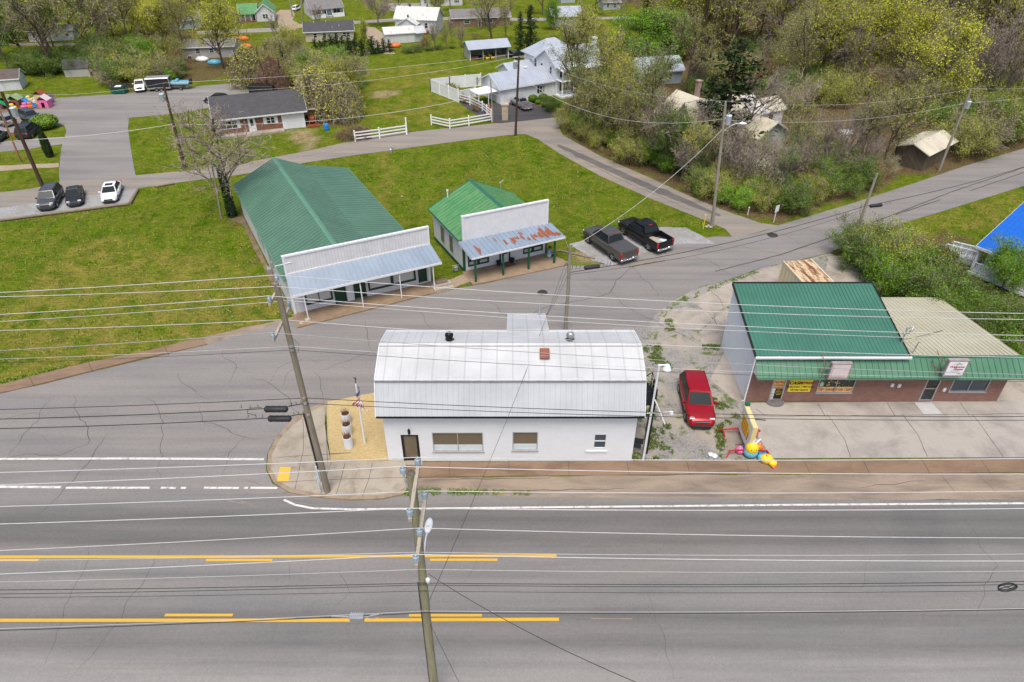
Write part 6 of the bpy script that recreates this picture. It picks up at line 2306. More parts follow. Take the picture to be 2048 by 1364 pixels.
tree('yellow1',1322,175,105,'yellow tree by the pale blue cottage',1.0)
tree('bud1',1295,200,130,'olive tree in front of the pale blue cottage',1.0)
tree('bare1',1385,175,85,'pinkish bare tree left of the dark cedar',1.0)
tree('cedar0',1438,318,66,'big dark cedar in front of the old white house',1.5)
tree('cedar1',1402,292,150,'smaller dark cedar beside the big cedar',1.0)
tree('bare0',1490,300,120,'bare grey tree at the right of the big cedar',.95)
for k,(kk,u,v,t)in enumerate([('bud1',1185,225,118),('yellow0',1212,222,105),('bud2',1228,232,110),('bud3',1160,232,140),('yellow2',1240,215,108),('bare2',1200,240,125)]):
 tree(kk,u,v,t,'tree standing in front of the farmhouse porch',1.0,'trees before the farmhouse porch')
tree('blossom',1172,222,165,'white blossoming tree in front of the farmhouse porch',1.25)
for k,(kk,u,v,t)in enumerate([('bud0',1150,258,125),('bud2',1176,275,120),('bud3',1205,290,118),('bud3',1190,262,140),('bud1',1232,298,128),('mid0',1220,280,130),('bud0',1255,312,150),('bud2',1275,315,150),('bud0',1300,330,175),('bare0',1320,335,165),('mid0',1345,350,205),('bare3',1390,345,200),('bud2',1400,372,215),('bare1',1445,380,200),('clump0',1470,395,250),('bud3',1500,385,240)]):
 tree(kk,u,v,t,'slender tree in the tangled row along the lane',.85,'slender trees along the lane')
def spread(poly,mind,rng,n,tries=40):
 xs =[p[0]for p in poly]
 ys =[p[1]for p in poly]
 out =[]
 for _ in range(n *tries):
  x,y =rng.uniform(min(xs),max(xs)),rng.uniform(min(ys),max(ys))
  if not inpoly(x,y,poly):
   continue
  if any((x -a)**2 +(y -b)**2 <mind *mind for a,b in out):
   continue
  out.append((x,y))
  if len(out)>=n:
   break
 return out
NOTREE =[px((1285,205),(1530,190),(1550,290),(1330,310)),px((1240,130),(1360,130),(1360,190),(1240,190)),px((1480,250),(1620,255),(1640,300),(1500,300)),px((1770,290),(1910,290),(1910,350),(1790,350)),px((1080,120),(1230,110),(1250,215),(1080,215)),px((1620,80),(1830,75),(1830,118),(1620,118))]
def free(x,y):
 return not any(inpoly(x,y,q)for q in NOTREE)
rw =random.Random(31)
edge =px((1130,262),(1205,300),(1300,345),(1400,390),(1495,428),(1560,425),(1690,380),(1700,345),(1560,370),(1500,380),(1400,340),(1300,295),(1200,262),(1140,240))
for i,(x,y)in enumerate(spread(edge,2.0,rw,70)):
 k =rw.choice(['bushgreen0','bushgreen1','bushgreen0','bushbrown1','bushbrown0','bushlight0','bushlight1','bushfresh','clump0'])
 nm,cat =NAME[k.rstrip('01')]
 lab ={'bushfresh':'fresh bright green bush in the undergrowth along the lane side of the wood','bushgreen':'green bush in the undergrowth along the lane side of the wood','bushbrown':'bare brown bush in the undergrowth along the lane side of the wood','bushlight':'olive bush in the undergrowth along the lane side of the wood','clump':'many stemmed bare tree in the undergrowth along the lane'}[k.rstrip('01')]
 s =rw.uniform(.6,1.15)if k[:4]=='bush' else rw.uniform(.5,.8)
 if y >78 and x >12:
  s *= .7
 plant(k,nm,lab,cat,(x,y,0),s,rw.uniform(0,6.28),'undergrowth of the wood')
shed_b =px((1560,330),(1790,345),(1760,375),(1690,385),(1560,372))
for i,(x,y)in enumerate(spread(shed_b,2.4,rw,22)):
 k =rw.choice(['bushbrown0','bushbrown1','bushlight0','bushgreen1','clump1'])
 nm,cat =NAME[k.rstrip('01')]
 plant(k,nm,'brown scrub bush left of the old wooden shed',cat,(x,y,0),rw.uniform(.7,1.3)if k[:4]=='bush' else .55,rw.uniform(0,6.28),'scrub by the old shed')
wood =px((1240,118),(1300,150),(1390,200),(1480,215),(1560,205),(1800,200),(1960,300),(2120,268))+[(160,120),(185,190),(150,235),(45,235),(38,160),(30,130)]
n_by ={}
for i,(x,y)in enumerate(spread(wood,3.7,rw,290)):
 if not free(x,y):
  continue
 g =mnoise.noise(Vector((x *.05,y *.05,3.3)))
 if y >150:
  k =rw.choice(['bare0','bare1','bare2','bare3','clump0','clump1','bare0','bud2','bud0','bare2'])
 elif g >.08:
  k =rw.choice(['yellow0','yellow1','yellow2','bud0','bud1','bud2','bud3','bare2','bud2'])
 elif g <-.22:
  k =rw.choice(['bare0','bare1','bare3','clump0','clump1','bud1','bare2'])
 else:
  k =rw.choice(['bud0','bud3','bare0','yellow0','clump1','bud1','mid0','bud2','yellow1'])
 b =k.rstrip('0123')
 lab ={'bare':'bare grey brown tree in the wood at upper right','clump':'many stemmed bare tree in the wood at upper right','bud':'olive green budding tree in the wood at upper right','yellow':'yellow green tree in the wood at upper right','mid':'fully leafed green tree in the wood at upper right'}[b]
 s =rw.uniform(.88,1.35)*(1.12 if y >120 else .92)
 plant(k,NAME[b][0],lab,'tree',(x,y,0),s,rw.uniform(0,6.28),{'bare':'bare trees of the wood','clump':'many stemmed trees of the wood','bud':'budding trees of the wood','yellow':'yellow green trees of the wood','mid':'leafed trees of the wood'}[b],s *rw.uniform(.85,1.1))
under =spread(px((1480,320),(1500,240),(1800,190),(1960,315),(2048,290),(2048,180),(1700,110),(1400,130),(1380,190))+px((1400,300)),3.6,rw,64)
for x,y in under:
 if not free(x,y):
  continue
 k =rw.choice(['bushgreen0','bushgreen1','bushbrown0','bushbrown1','bushlight0','bushlight1'])
 b =k.rstrip('01')
 plant(k,NAME[b][0],{'bushgreen':'green shrub on the floor of the wood','bushbrown':'bare brown shrub on the floor of the wood','bushlight':'olive shrub on the floor of the wood'}[b],'bush',(x,y,0),rw.uniform(.9,1.8),rw.uniform(0,6.28),'shrubs inside the wood')
for x,y in spread(px((1560,325),(1640,300),(1780,290),(1790,345),(1700,372),(1570,365)),3.0,rw,34):
 k =rw.choice(['clump0','clump1','bare0','bud2','bud1','bushbrown0','bushlight0','bushlight1','bud3'])
 b =k.rstrip('0123')
 s =rw.uniform(.8,1.3)if b[:4]=='bush' else rw.uniform(.5,.85)
 plant(k,NAME[b][0],{'clump':'many stemmed bare tree screening the junk yard','bare':'slim bare tree screening the junk yard','bud':'olive sapling screening the junk yard','bushbrown':'brown scrub screening the junk yard','bushlight':'olive scrub screening the junk yard'}[b],NAME[b][1],(x,y,0),s,rw.uniform(0,6.28),'scrub screening the junk yard',s *.85)
for x,y in spread(px((1150,255),(1230,290),(1340,345),(1440,395),(1550,415),(1690,372),(1690,340),(1540,350),(1440,320),(1330,300),(1240,255),(1170,225)),2.6,rw,44):
 k =rw.choice(['slim0','slim1','slim2','slim0','slim2'])
 s =rw.uniform(.55,.95)
 az_ =x /y
 if .225 <az_ <.50:      # the old house and the big cedar show through a thinner stretch of wood
  if rw.random()<.72:
   continue
  s *= .6
 plant(k,'slender_tree',{'slim0':'slender olive tree with a bare lower trunk at the lane side of the wood','slim1':'slender yellow green tree with a bare lower trunk at the lane side of the wood','slim2':'slender green tree with a bare lower trunk at the lane side of the wood'}[k],'tree',(x,y,0),s,rw.uniform(0,6.28),'slender trees at the lane side of the wood')
for x,y in spread(wood,5.5,rw,70):
 if not free(x,y):
  continue
 k =rw.choice(['slim0','slim1','slim2','slim1'])
 s =rw.uniform(.9,1.3)
 plant(k,'slender_tree',{'slim0':'slender olive tree inside the wood at upper right','slim1':'slender yellow green tree inside the wood at upper right','slim2':'slender green tree inside the wood at upper right'}[k],'tree',(x,y,0),s,rw.uniform(0,6.28),'slender trees inside the wood')
for x,y in spread(px((1905,318),(2048,270),(2120,255),(2120,225),(1950,268)),2.2,rw,26):
 k =rw.choice(['bushgreen0','bushgreen1','bushlight1','bushbrown0'])
 plant(k,NAME[k.rstrip('01')][0],'roadside bush right of the old wooden shed','bush',(x,y,0),rw.uniform(.9,1.7),rw.uniform(0,6.28),'roadside bushes by the old shed')
townL =px((-40,128),(190,118),(250,110),(340,100),(400,60),(460,40),(470,0),(440,-30),(-60,-30),(-80,60))
for i,(x,y)in enumerate(spread(townL,5.6,rw,62)):
 k =rw.choice(['bud0','bud1','yellow1','yellow0','yellow1','mid0','bare2','bud3','green0','yellow2'])
 b =k.rstrip('0123')
 s =rw.uniform(.8,1.15)
 plant(k,NAME[b][0],{'mid':'dark leafy tree among the houses at upper left','green':'bright leafy tree among the houses at upper left','bare':'bare tree among the houses at upper left','clump':'many stemmed bare tree among the houses at upper left','bud':'olive budding tree among the houses at upper left','yellow':'yellow green tree among the houses at upper left'}[b],'tree',(x,y,0),s,rw.uniform(0,6.28),'trees among the houses at upper left')
for x,y in spread(px((40,148),(190,128),(260,128),(190,143),(100,150)),2.0,rw,22):
 k =rw.choice(['bushgreen0','bushgreen1','bushgreen1'])
 plant(k,'green_bush','dark green bush in the hedge behind the grey shed','bush',(x,y,0),rw.uniform(.9,1.4),rw.uniform(0,6.28),'hedge behind the grey shed')
for x,y in spread(px((210,172),(350,160),(375,145),(300,118),(225,135)),3.0,rw,20):
 k =rw.choice(['bushbrown0','bushlight0','bushlight1','bushbrown1','bushgreen0'])
 plant(k,NAME[k.rstrip('01')][0],'scrub bush in the thicket behind the parked pickup and boat','bush',(x,y,0),rw.uniform(1.0,1.7),rw.uniform(0,6.28),'thicket behind the boat')
for x,y in spread(px((492,190),(640,238),(715,245),(705,175),(650,140),(560,130),(500,140)),3.2,rw,40):
 if inpoly(x,y,px((418,195),(618,185),(640,262),(420,275))):
  continue
 k =rw.choice(['bushbrown0','bushlight0','bushlight1','bushbrown1','bushgreen0','vine1','clump0','bud1','yellow2'])
 b =k.rstrip('0123')
 s =rw.uniform(1.0,1.7)if b[:4]=='bush' else rw.uniform(.4,.65)
 plant(k,NAME[b][0],{'bushbrown':'bare brown bush in the thicket behind the brick house','bushlight':'olive bush in the thicket behind the brick house','bushgreen':'green bush in the thicket behind the brick house','vine':'vine tangle in the thicket behind the brick house','clump':'many stemmed bare tree in the thicket behind the brick house','bud':'olive tree in the thicket behind the brick house','yellow':'yellow green tree in the thicket behind the brick house'}[b],NAME[b][1],(x,y,0),s,rw.uniform(0,6.28),'thicket behind the brick house')
far =[(-130,195),(-60,182),(-40,192),(20,190),(30,182),(60,200),(60,250),(-140,250)]
for x,y in spread(far,7.0,rw,55):
 k =rw.choice(['bud0','bud2','bare0','yellow1','bare3','bud3','green0'])
 b =k.rstrip('0123')
 plant(k,NAME[b][0],'distant %s tree beyond the far houses' % {'bud':'olive','bare':'bare','yellow':'yellow green','green':'leafy green'}[b],'tree',(x,y,0),rw.uniform(.8,1.1),rw.uniform(0,6.28),'distant trees beyond the far houses')
for k,(kk,u,v,h)in enumerate([('bud3',800,30,8),('bare1',900,22,9),('bud1',1000,30,9),('yellow1',870,35,6),('bare3',960,60,9),('clump1',640,60,5),('bare2',560,95,7),('bud0',480,80,6),('bud2',1085,30,10),('bare0',1020,20,9),('bud1',1190,30,9),('bare2',1240,45,10),('bud2',1290,40,10)]):
 tree(kk,u,v,0,'scattered yard tree between the far houses',1.0,'yard trees between the far houses',height=h)
hedge =px((1700,512),(1728,505),(1745,505),(1800,552),(1880,590),(1960,640),(2060,680),(2060,745),(1960,700),(1880,645),(1790,590),(1730,545))
for x,y in spread(hedge,1.35,rw,80):
 k =rw.choice(['bushlight0','bushgreen0','bushgreen0','bushgreen1','bushgreen1','bushgreen0','bushfresh'])
 b =k.rstrip('01')
 plant(k,NAME[b][0],{'bushgreen':'green bush in the long hedge right of the container','bushfresh':'bright green bush in the long hedge right of the container','bushlight':'olive bush in the long hedge right of the container'}[b],'bush',(x,y,0),rw.uniform(.8,1.25),rw.uniform(0,6.28),'long hedge beside the brick shop')
tree('mid0',1745,505,452,'young bright green sapling at the street end of the hedge',.8)
tree('green1',1992,590,465,'small bright green tree before the blue roofed building',1.05)
tree('bushrust',1893,520,494,'rust red shrub at the foot of the white ramp',1.0)
tree('bare1',2075,385,300,'bare twiggy tree at the right edge above the blue roof',1.0)
for k,(u,v,t,key,lab)in enumerate([(1066,204,189,'roundshrub','round dark shrub beside the silver pickup'),(1086,202,187,'roundshrub','dense green shrub by the farmhouse wall'),(1076,208,199,'roundshrub','small clipped ball shrub on the driveway edge'),(1089,214,204,'roundshrub','second clipped ball shrub further along the driveway'),(1104,222,190,'bushgreen0','dark bush at the end of the black driveway'),(1150,262,232,'bushlight1','olive bush where the driveway meets the road'),(932,205,180,'bushbrown1','brown bush inside the white privacy fence'),(912,185,165,'bushlight0','green bush inside the white privacy fence'),(900,178,160,'bushlight1','pale green bush at the fence corner'),(1100,205,188,'bushgreen1','leafy bush at the farmhouse corner'),(955,222,200,'bushbrown1','leafless bush beside the orange cone')]):
 tree(key,u,v,t,lab,1.1)
tree('bare3',955,178,148,'small bare tree behind the white privacy fence',.5)
tree('bushwhite',1520,345,300,'white flowering shrub in the junk yard',1.4)
tree('bushfresh',1545,352,325,'green shrub below the white flowering shrub',1.1)
def frame_from(uL,vL,uR,vR):
 global KS
 a,b =G(uL,vL),G(uR,vR)
 d =b -a
 y =(a.y +b.y)/2
 KS =1.0
 for (ya,ka),(yb,kb)in zip(KTAB,KTAB[1:]):
  if ya <=y <=yb:
   KS =ka +(kb -ka)*(y -ya)/(yb -ya)
 return a,d.length /KS,math.atan2(d.y,d.x)
KTAB =[(0,1.0),(62,1.0),(88,.84),(100,.78),(120,.70),(150,.63),(400,.58)]
KS =1.0
def gable_block(root,x0,x1,y0,y1,h,rise,wm,rm,ridge='x',over=.35,trim='whitetrim',seams=0,roof_name='roof',wall_name='wall',th=.12,hip=False,zb=0):
 mb =MB()
 mb.box(x0,y0,zb,x1,y1,h)
 xm,ym =(x0 +x1)/2,(y0 +y1)/2
 if not hip:
  if ridge =='x':
   mb.add([(x0,y0,h),(x0,y1,h),(x0,ym,h +rise)],[(0,2,1)])
   mb.add([(x1,y0,h),(x1,y1,h),(x1,ym,h +rise)],[(0,1,2)])
  else:
   mb.add([(x0,y0,h),(x1,y0,h),(xm,y0,h +rise)],[(0,1,2)])
   mb.add([(x0,y1,h),(x1,y1,h),(xm,y1,h +rise)],[(0,2,1)])
 w =mb.build(wall_name,M[wm],root)
 mb =MB()
 if hip:
  o =over
  ins =min(xm -x0,ym -y0)
  A =[(x0 -o,y0 -o),(x1 +o,y0 -o),(x1 +o,y1 +o),(x0 -o,y1 +o)]
  zl,zt =h -.05,h +rise
  if x1 -x0 >=y1 -y0:
   r1,r2 =(x0 +ins,ym),(x1 -ins,ym)
  else:
   r1,r2 =(xm,y0 +ins),(xm,y1 -ins)
  v =[(*p,zl)for p in A]+[(*p,zl +.12)for p in A]+[(*r1,zt),(*r2,zt)]
  f =[(3,2,1,0)]+[(i,(i +1)% 4,4 +(i +1)% 4,4 +i)for i in range(4)]
  if x1 -x0 >=y1 -y0:
   f += [(4,5,9,8),(5,6,9),(6,7,8,9),(7,4,8)]
  else:
   f += [(4,5,8),(5,6,9,8),(6,7,9),(7,4,8,9)]
  mb.add(v,f)
 else:
  if ridge =='x':
   sl =rise /(ym -y0)
   a,b =y0 -over,y1 +over
   za =h -over *sl +.02
   q =[((x0 -over,a,za),(x1 +over,a,za),(x1 +over,ym,h +rise +.02),(x0 -over,ym,h +rise +.02)),
     ((x0 -over,ym,h +rise +.02),(x1 +over,ym,h +rise +.02),(x1 +over,b,za),(x0 -over,b,za))]
  else:
   sl =rise /(xm -x0)
   a,b =x0 -over,x1 +over
   za =h -over *sl +.02
   q =[((a,y1 +over,za),(a,y0 -over,za),(xm,y0 -over,h +rise +.02),(xm,y1 +over,h +rise +.02)),
     ((xm,y1 +over,h +rise +.02),(xm,y0 -over,h +rise +.02),(b,y0 -over,za),(b,y1 +over,za))]
  for k,(A,B_,C_,D_)in enumerate(q):
   mb.slab(tuple(c +(0,0,th)[i]for i,c in enumerate(A)),tuple(c +(0,0,th)[i]for i,c in enumerate(B_)),tuple(c +(0,0,th)[i]for i,c in enumerate(C_)),tuple(c +(0,0,th)[i]for i,c in enumerate(D_)),th)
   if seams:
    e =[tuple(c +(0,0,th)[i]for i,c in enumerate(z))for z in (A,B_,C_,D_)]
    roof_ribs(mb,*(e if k ==0 else (e[0],e[1],e[2],e[3])),seams,.05,.035)
 r =mb.build(roof_name,M[rm],root)
 if trim and not hip:
  mb =MB()
  if ridge =='x':
   mb.box(x0 -over,y0 -over -.03,za -.10,x1 +over,y0 -over -.002,za +th)
   for x in (x0 -over -.02,x1 +over +.02):
    mb.bar((x,y0 -over,za +.02),(x,ym,h +rise +.04),.035,.2)
    mb.bar((x,y1 +over,za +.02),(x,ym,h +rise +.04),.035,.2)
  else:
   for y in (y0 -over -.02,y1 +over +.02):
    mb.bar((x0 -over,y,za +.02),(xm,y,h +rise +.04),.2,.035,0,(0,1,0))
    mb.bar((x1 +over,y,za +.02),(xm,y,h +rise +.04),.2,.035,0,(0,1,0))
  mb.build('eave_trim',M[trim],root)
 return w,r
def facade_window(root,x0,x1,z0,z1,y,axis='x',sgn=-1,fm='whitetrim',pm='darkglass',shutters=None,mull=1,name='window'):
 """window standing proud of a wall face; axis x: wall along x at y; axis y: wall along y at x=y"""
 d =.05 *sgn
 def bx(mb,a,b,c,e,p,q):
  lo_,hi =min(p,q),max(p,q)
  if axis =='x':
   mb.box(a,lo_,c,b,hi,e)
  else:
   mb.box(lo_,a,c,hi,b,e)
 fw =.09
 mb =MB()
 for a,b,c,e in ((x0,x0 +fw,z0,z1),(x1 -fw,x1,z0,z1),(x0 +fw,x1 -fw,z1 -fw,z1),(x0 +fw,x1 -fw,z0,z0 +fw),(x0 +fw,x1 -fw,(z0 +z1)/2 -.03,(z0 +z1)/2 +.03)):
  bx(mb,a,b,c,e,y,y +d *1.4)
 for i in range(1,mull):
  xm =x0 +(x1 -x0)*i /mull
  bx(mb,xm -.06,xm +.06,z0 +fw,z1 -fw,y,y +d *1.5)
 f =mb.build(name,M[fm],root)
 mb =MB()
 bx(mb,x0 +fw *.6,x1 -fw *.6,z0 +fw *.6,z1 -fw *.6,y -d *.2,y +d *.7)
 mb.build('pane',M[pm],f)
 if shutters:
  for a,b in ((x0 -.42,x0 -.02),(x1 +.02,x1 +.42)):
   mb =MB()
   bx(mb,a,b,z0,z1,y,y +d *.8)
   mb.build('shutter',M[shutters],f)
 return f
def house(name,label,uL,vL,uR,vR,D,h,rise,wm,rm,ridge='x',wins=(),doors=(),side=(),hip=False,over=.4,cat='house',chimney=None,seams=0,W=None,trim='whitetrim'):
 a,L,ang =frame_from(uL,vL,uR,vR)
 k =KS
 L =W /k if W else L
 root =thing(name,label,cat,a,ang)
 root.scale =(k,k,k)
 w,r =gable_block(root,0,L,0,D,h,rise,wm,rm,ridge,over,trim,seams,hip=hip)
 for q in wins:
  facade_window(root,q[0]*L,q[1]*L,q[2],q[3],0,shutters=q[4]if len(q)>4 else None,mull=q[5]if len(q)>5 else 1)
 for q in doors:
  x0,x1 =q[0]*L,q[1]*L
  mb =MB()
  mb.box(x0 -.1,-.06,.0,x1 +.1,0,q[2]+.1)
  d =mb.build('door',M['whitetrim'],root)
  mb =MB()
  mb.box(x0,-.08,.02,x1,-.06,q[2])
  mb.build('door_leaf',M[q[3]if len(q)>3 else 'darkglass'],d)
 for q in side:      # side windows on the wall x=0 (s=-1) or x=L (s=1)
  s =q[0]
  facade_window(root,q[1],q[2],q[3],q[4],0 if s <0 else L,'y',s)
 if chimney:
  cx,cy,ch,cm =chimney
  mb =MB()
  mb.box(cx -.35,cy -.35,h,cx +.35,cy +.35,ch)
  mb.box(cx -.42,cy -.42,ch,cx +.42,cy +.42,ch +.15)
  mb.build('chimney',M[cm],r)
 return root,L
r,L =house('brick_house','low orange brick house with charcoal roof and white garage door',440,273,612,254,8.2,2.75,1.9,'brickhouse','shingle','x',
    wins=[(.035,.225,.95,2.2,'white',3),(.555,.655,1.1,2.15,'white',2)],over=.55)
mb =MB()
mb.box(L *.735,-.03,0,L +.02,.0,2.72)
mb.box(L,-.03,0,L +.03,3,2.6)
g =mb.build('garage_front',M['white'],r)
mb =MB()
x0,x1 =L *.775,L *.955
for k in range(4):
 mb.box(x0,-.06,.05 +k *.55,x1,-.032,.57 +k *.55)
mb.build('garage_door',M['whitetrim'],g)
mb =MB()
mb.box(L *.345,-.08,.25,L *.43,.0,2.45)
d =mb.build('door',M['whitetrim'],r)
mb =MB()
mb.box(L *.37,-.1,1.15,L *.405,-.075,2.1)
mb.build('pane',M['darkglass'],d)
mb =MB()
mb.box(L *.02,-1.3,0,L *.74,-.05,.28)
mb.box(L *.3,-1.6,0,L *.46,-1.3,.15)
mb.build('front_step',M['roughpad'],r)
mb =MB()
mb.box(-.06,-.06,0,.06,.04,2.6)
mb.build('downpipe',M['white'],r)
house('garden_shed','white boarded shed with brown roof at the left edge',-60,187,45,179,4.2,2.2,1.2,'oldlap','shinglebrown','x',cat='shed',over=.25,side=[(1,2.6,3.4,1.1,1.7)])
house('garden_shed','small grey weathered shed with dark roof on the back lawn',132,155,181,152.5,3.2,1.75,1.6,'greylap','shingle','x',cat='shed',over=.15,trim=None)
house('bungalow','pale grey bungalow half hidden by the yellow green tree',366,118,471,114,8,2.7,1.0,'greylap','shinglegrey','x',wins=[(.27,.36,1.2,2.3),(.53,.62,1.2,2.3)],doors=[(.1,.17,.6)])
r,L =house('cottage','white cottage with green roof and front gable at the top of the photo',515,43.5,550,42,9,3.0,2.3,'oldlap','greenroof2','y',wins=[(.35,.66,.9,2.3,None,2)],seams=0)
gable_block(r,-5.6,-.05,1.2,7.5,2.8,2.0,'oldlap','greenroof2','x',.4,'whitetrim',0,'wing_roof','wing_wall')
for x in (-5.4,-3.6,-1.8,-.3):
 mb =MB()
 mb.box(x -.07,-.3,0,x +.07,-.15,2.5)
 mb.build('porch_post',M['white'],r)
mb =MB()
mb.slab((-5.8,-.5,2.45),(-.05,-.5,2.45),(-.05,1.2,2.95),(-5.8,1.2,2.95),.1)
mb.build('porch_roof',M['greenroof2'],r)
facade_window(r,-4.9,-3.9,.8,2.2,1.2,mull=1)
mb =MB()
mb.box(-1.2,1.12,.2,-.4,1.2,2.2)
mb.build('door',M['darkglass'],r)
mb =MB()
mb.box(-5.8,-.5,0,-.06,1.18,.35)
mb.build('porch_floor',M['rustbrown'],r)
r,L =house('cottage','white house with grey roof and deep front porch at the top of the photo',622,36,686,30,9,3.4,3.0,'oldlap','shinglegrey','x',wins=[(.06,.33,.9,2.6,None,3),(.72,.93,.9,2.6,None,2)],doors=[(.43,.53,2.4)],side=[(-1,3,4,1.0,2.4)],over=.4)
mb =MB()
mb.slab((-.4,-2.4,2.75),(L +.4,-2.4,2.75),(L +.4,-.4,3.35),(-.4,-.4,3.35),.12)
mb.build('porch_roof',M['shinglegrey'],r)
for f in (.0,.30,.45,.62,.98):
 mb =MB()
 mb.box(f *L -.1 +.1,-2.2,.5,f *L +.1 +.1,-2.0,2.75)
 mb.build('porch_column',M['white'],r)
mb =MB()
mb.box(0,-2.3,0,L,-.0,.55)
mb.box(0,-2.25,.55,L *.42,-2.15,1.3)
mb.box(L *.62,-2.25,.55,L,-2.15,1.3)
mb.build('porch_floor',M['white'],r)
mb =MB()
for k in range(4):
 mb.box(L *.44,-2.3 -.3 *(4 -k),0,L *.60,-2.3 -.3 *(3 -k),.14 *(k +1))
mb.box(L *.42,-3.5,0,L *.435,-2.3,.8)
mb.box(L *.605,-3.5,0,L *.62,-2.3,.8)
mb.build('front_step',M['apron'],r)
r,L =house('bungalow','cream bungalow with long dark brown roof behind the cone evergreens',612,84,708,80,8.5,2.7,1.7,'creamlap','shingle','x',wins=[(.17,.25,1.0,2.2),(.36,.44,1.0,2.2),(.60,.68,1.0,2.2),(.78,.93,1.0,2.2,None,2)],over=.45)
for fx_,fy in ((.58,.3),(.72,.45),(.2,.9),(.45,.95)):
 mb =MB()
 mb.tube([(fx_ *L,fy *4.0,2.8),(fx_ *L,fy *4.0,3.1 +1.75 *fy)],.08,6)
 mb.build('vent_pipe',M['lampgrey'],r)
r,L =house('farm_cottage','old white house with rusty white metal roof and green flues',792,64,873,67.5,8.0,4.0,2.6,'oldlap','rustywhiteroof','x',wins=[(.72,.80,1.4,3.0),(.08,.13,1.4,3.0)],over=.4,seams=12)
gable_block(r,L *.14,L *.60,-3.2,.0,2.9,1.7,'oldlap','rustywhiteroof','y',.3,'whitetrim',0,'porch_roof','wing_wall')
for x,y,z in ((L *.37,-1.6,4.5),(L *.3,4.0,6.6),(L *.72,4.2,6.4)):
 mb =MB()
 mb.box(x -.25,y -.25,z -.5,x +.25,y +.25,z +.8)
 mb.build('flue',M['dumpster'],r)
mb =MB()
mb.box(L *.58,-2.4,0,L *.82,-.1,.9)
mb.build('deck',M['rustbrown'],r)
r,L =house('garden_shed','low white outbuilding with rust streaked roof before the old white house',772,88,830,84,5.0,2.6,1.2,'oldlap','rustywhiteroof','x',cat='shed',over=.3,seams=10)
mb =MB()
mb.slab((L +.3,-1.0,2.4),(L +3.4,-.4,2.4),(L +3.4,4.0,3.4),(L +.3,4.0,3.4),.1)
mb.build('lean_to_roof',M['whiteroof'],r)
mb =MB()
mb.box(L +.1,.2,0,L +2.6,4.0,2.4)
mb.build('lean_to_wall',M['oldlap'],r)
house('long_house','long white house at the top edge of the photo',843,13,925,10.5,9,3.2,2.6,'oldlap','shinglegrey','x',wins=[(.07,.16,.9,2.4,None,2),(.45,.56,.9,2.4,None,2),(.8,.92,.9,2.4,None,3)],side=[(-1,2,3,1,2.3)])
house('brick_bungalow','brown brick bungalow hidden behind the budding trees',905,55,1020,51,9,2.8,1.7,'brickpale','shinglegrey','x',wins=[(.2,.3,1,2.2),(.6,.7,1,2.2)],doors=[(.45,.5,2.1)])
a,L,ang =frame_from(940,122,1017,115.5)
ks =KS
r =thing('open_shed','grey open fronted shed sheltering yellow mowers on the upper field','shed',a,ang)
r.scale =(ks,ks,ks)
D =5.2
mb =MB()
mb.box(0,0,0,.15,D,2.9)
mb.box(L -.15,0,0,L,D,2.9)
mb.box(.15,D -.15,0,L -.15,D,2.9)
mb.add([(0,0,2.9),(0,D,2.9),(0,D *.5,4.0)],[(0,2,1)])
mb.add([(L,0,2.9),(L,D,2.9),(L,D *.5,4.0)],[(0,1,2)])
mb.build('wall',M['greylap'],r)
mb =MB()
mb.slab((-.5,-.7,2.72),(L +.5,-.7,2.72),(L +.5,D *.5,4.15),(-.5,D *.5,4.15),.1)
mb.slab((-.5,D *.5,4.15),(L +.5,D *.5,4.15),(L +.5,D +.5,2.75),(-.5,D +.5,2.75),.1)
roof_ribs(mb,(-.5,-.7,2.72),(L +.5,-.7,2.72),(L +.5,D *.5,4.15),(-.5,D *.5,4.15),18,.04,.03)
mb.build('roof',M['bluegreyroof'],r)
for f in (.0,.33,.66,.985):
 mb =MB()
 mb.box(f *L +.0,-.02,0,f *L +.22,.2,2.75)
 mb.build('post',M['whitetrim']if f in (.0,.985)else M['greylap'],r)
for k,f in enumerate((.42,.56)):
 p =Matrix.Rotation(ang,3,'Z')@ Vector((f *L *ks,.7,0))+a
 t =thing('riding_mower','yellow riding mower in the %s of the open shed' % ('middle bay' if k ==0 else 'right part'),'mower',p,ang -1.2,'yellow mowers')
 t.scale =(.8,.8,.8)
 mb =MB()
 mb.cbox(-.9,-.35,.35,.2,.35,.8,.06)
 mb.cbox(.2,-.5,.15,1.0,.5,.4,.05)
 mb.build('body',M['toyyellow'],t)
 for x in (-.7,.6):
  for y in (-.42,.42):
   mb =MB()
   mb.lathe([(.1,-.1),(.3,-.1),(.33,0),(.3,.1),(.1,.1)],(x,y,.33),12,axis='y')
   mb.build('wheel',M['rubber'],t)
 mb =MB()
 mb.cbox(.1,-.25,.8,.5,.25,.95,.04)
 mb.cbox(.4,-.25,.9,.52,.25,1.35,.04)
 mb.build('seat',M['blackplastic'],t)
for k,(f,dy,sz,m,lab)in enumerate([(.14,1.2,(1.5,1.0,.6),'rustbrown','stack of brown boards in the left bay of the open shed'),(.80,1.2,(2.0,1.4,.5),'timber','low wooden trailer bed in the right bay of the open shed')]):
 p =Matrix.Rotation(ang,3,'Z')@ Vector((f *L *ks,dy *ks,0))+a
 mb =MB()
 for j in range(4):
  mb.box(-sz[0]/2 +.05 *j,-sz[1]/2,j *sz[2]/4,sz[0]/2 -.04 *j,sz[1]/2,(j +.8)*sz[2]/4)
 o =mb.build('board_stack',M[m])
 o.location =p
 o.rotation_euler =(0,0,ang)
 tag(o,lab,'boards')
p =G(1032,114)
t =thing('flat_trailer','dark flatbed trailer parked right of the open shed','trailer',p,R(110))
mb =MB()
mb.box(-1.8,-.9,.55,1.8,.9,.7)
mb.box(-1.8,-.9,.7,-1.7,.9,1.2)
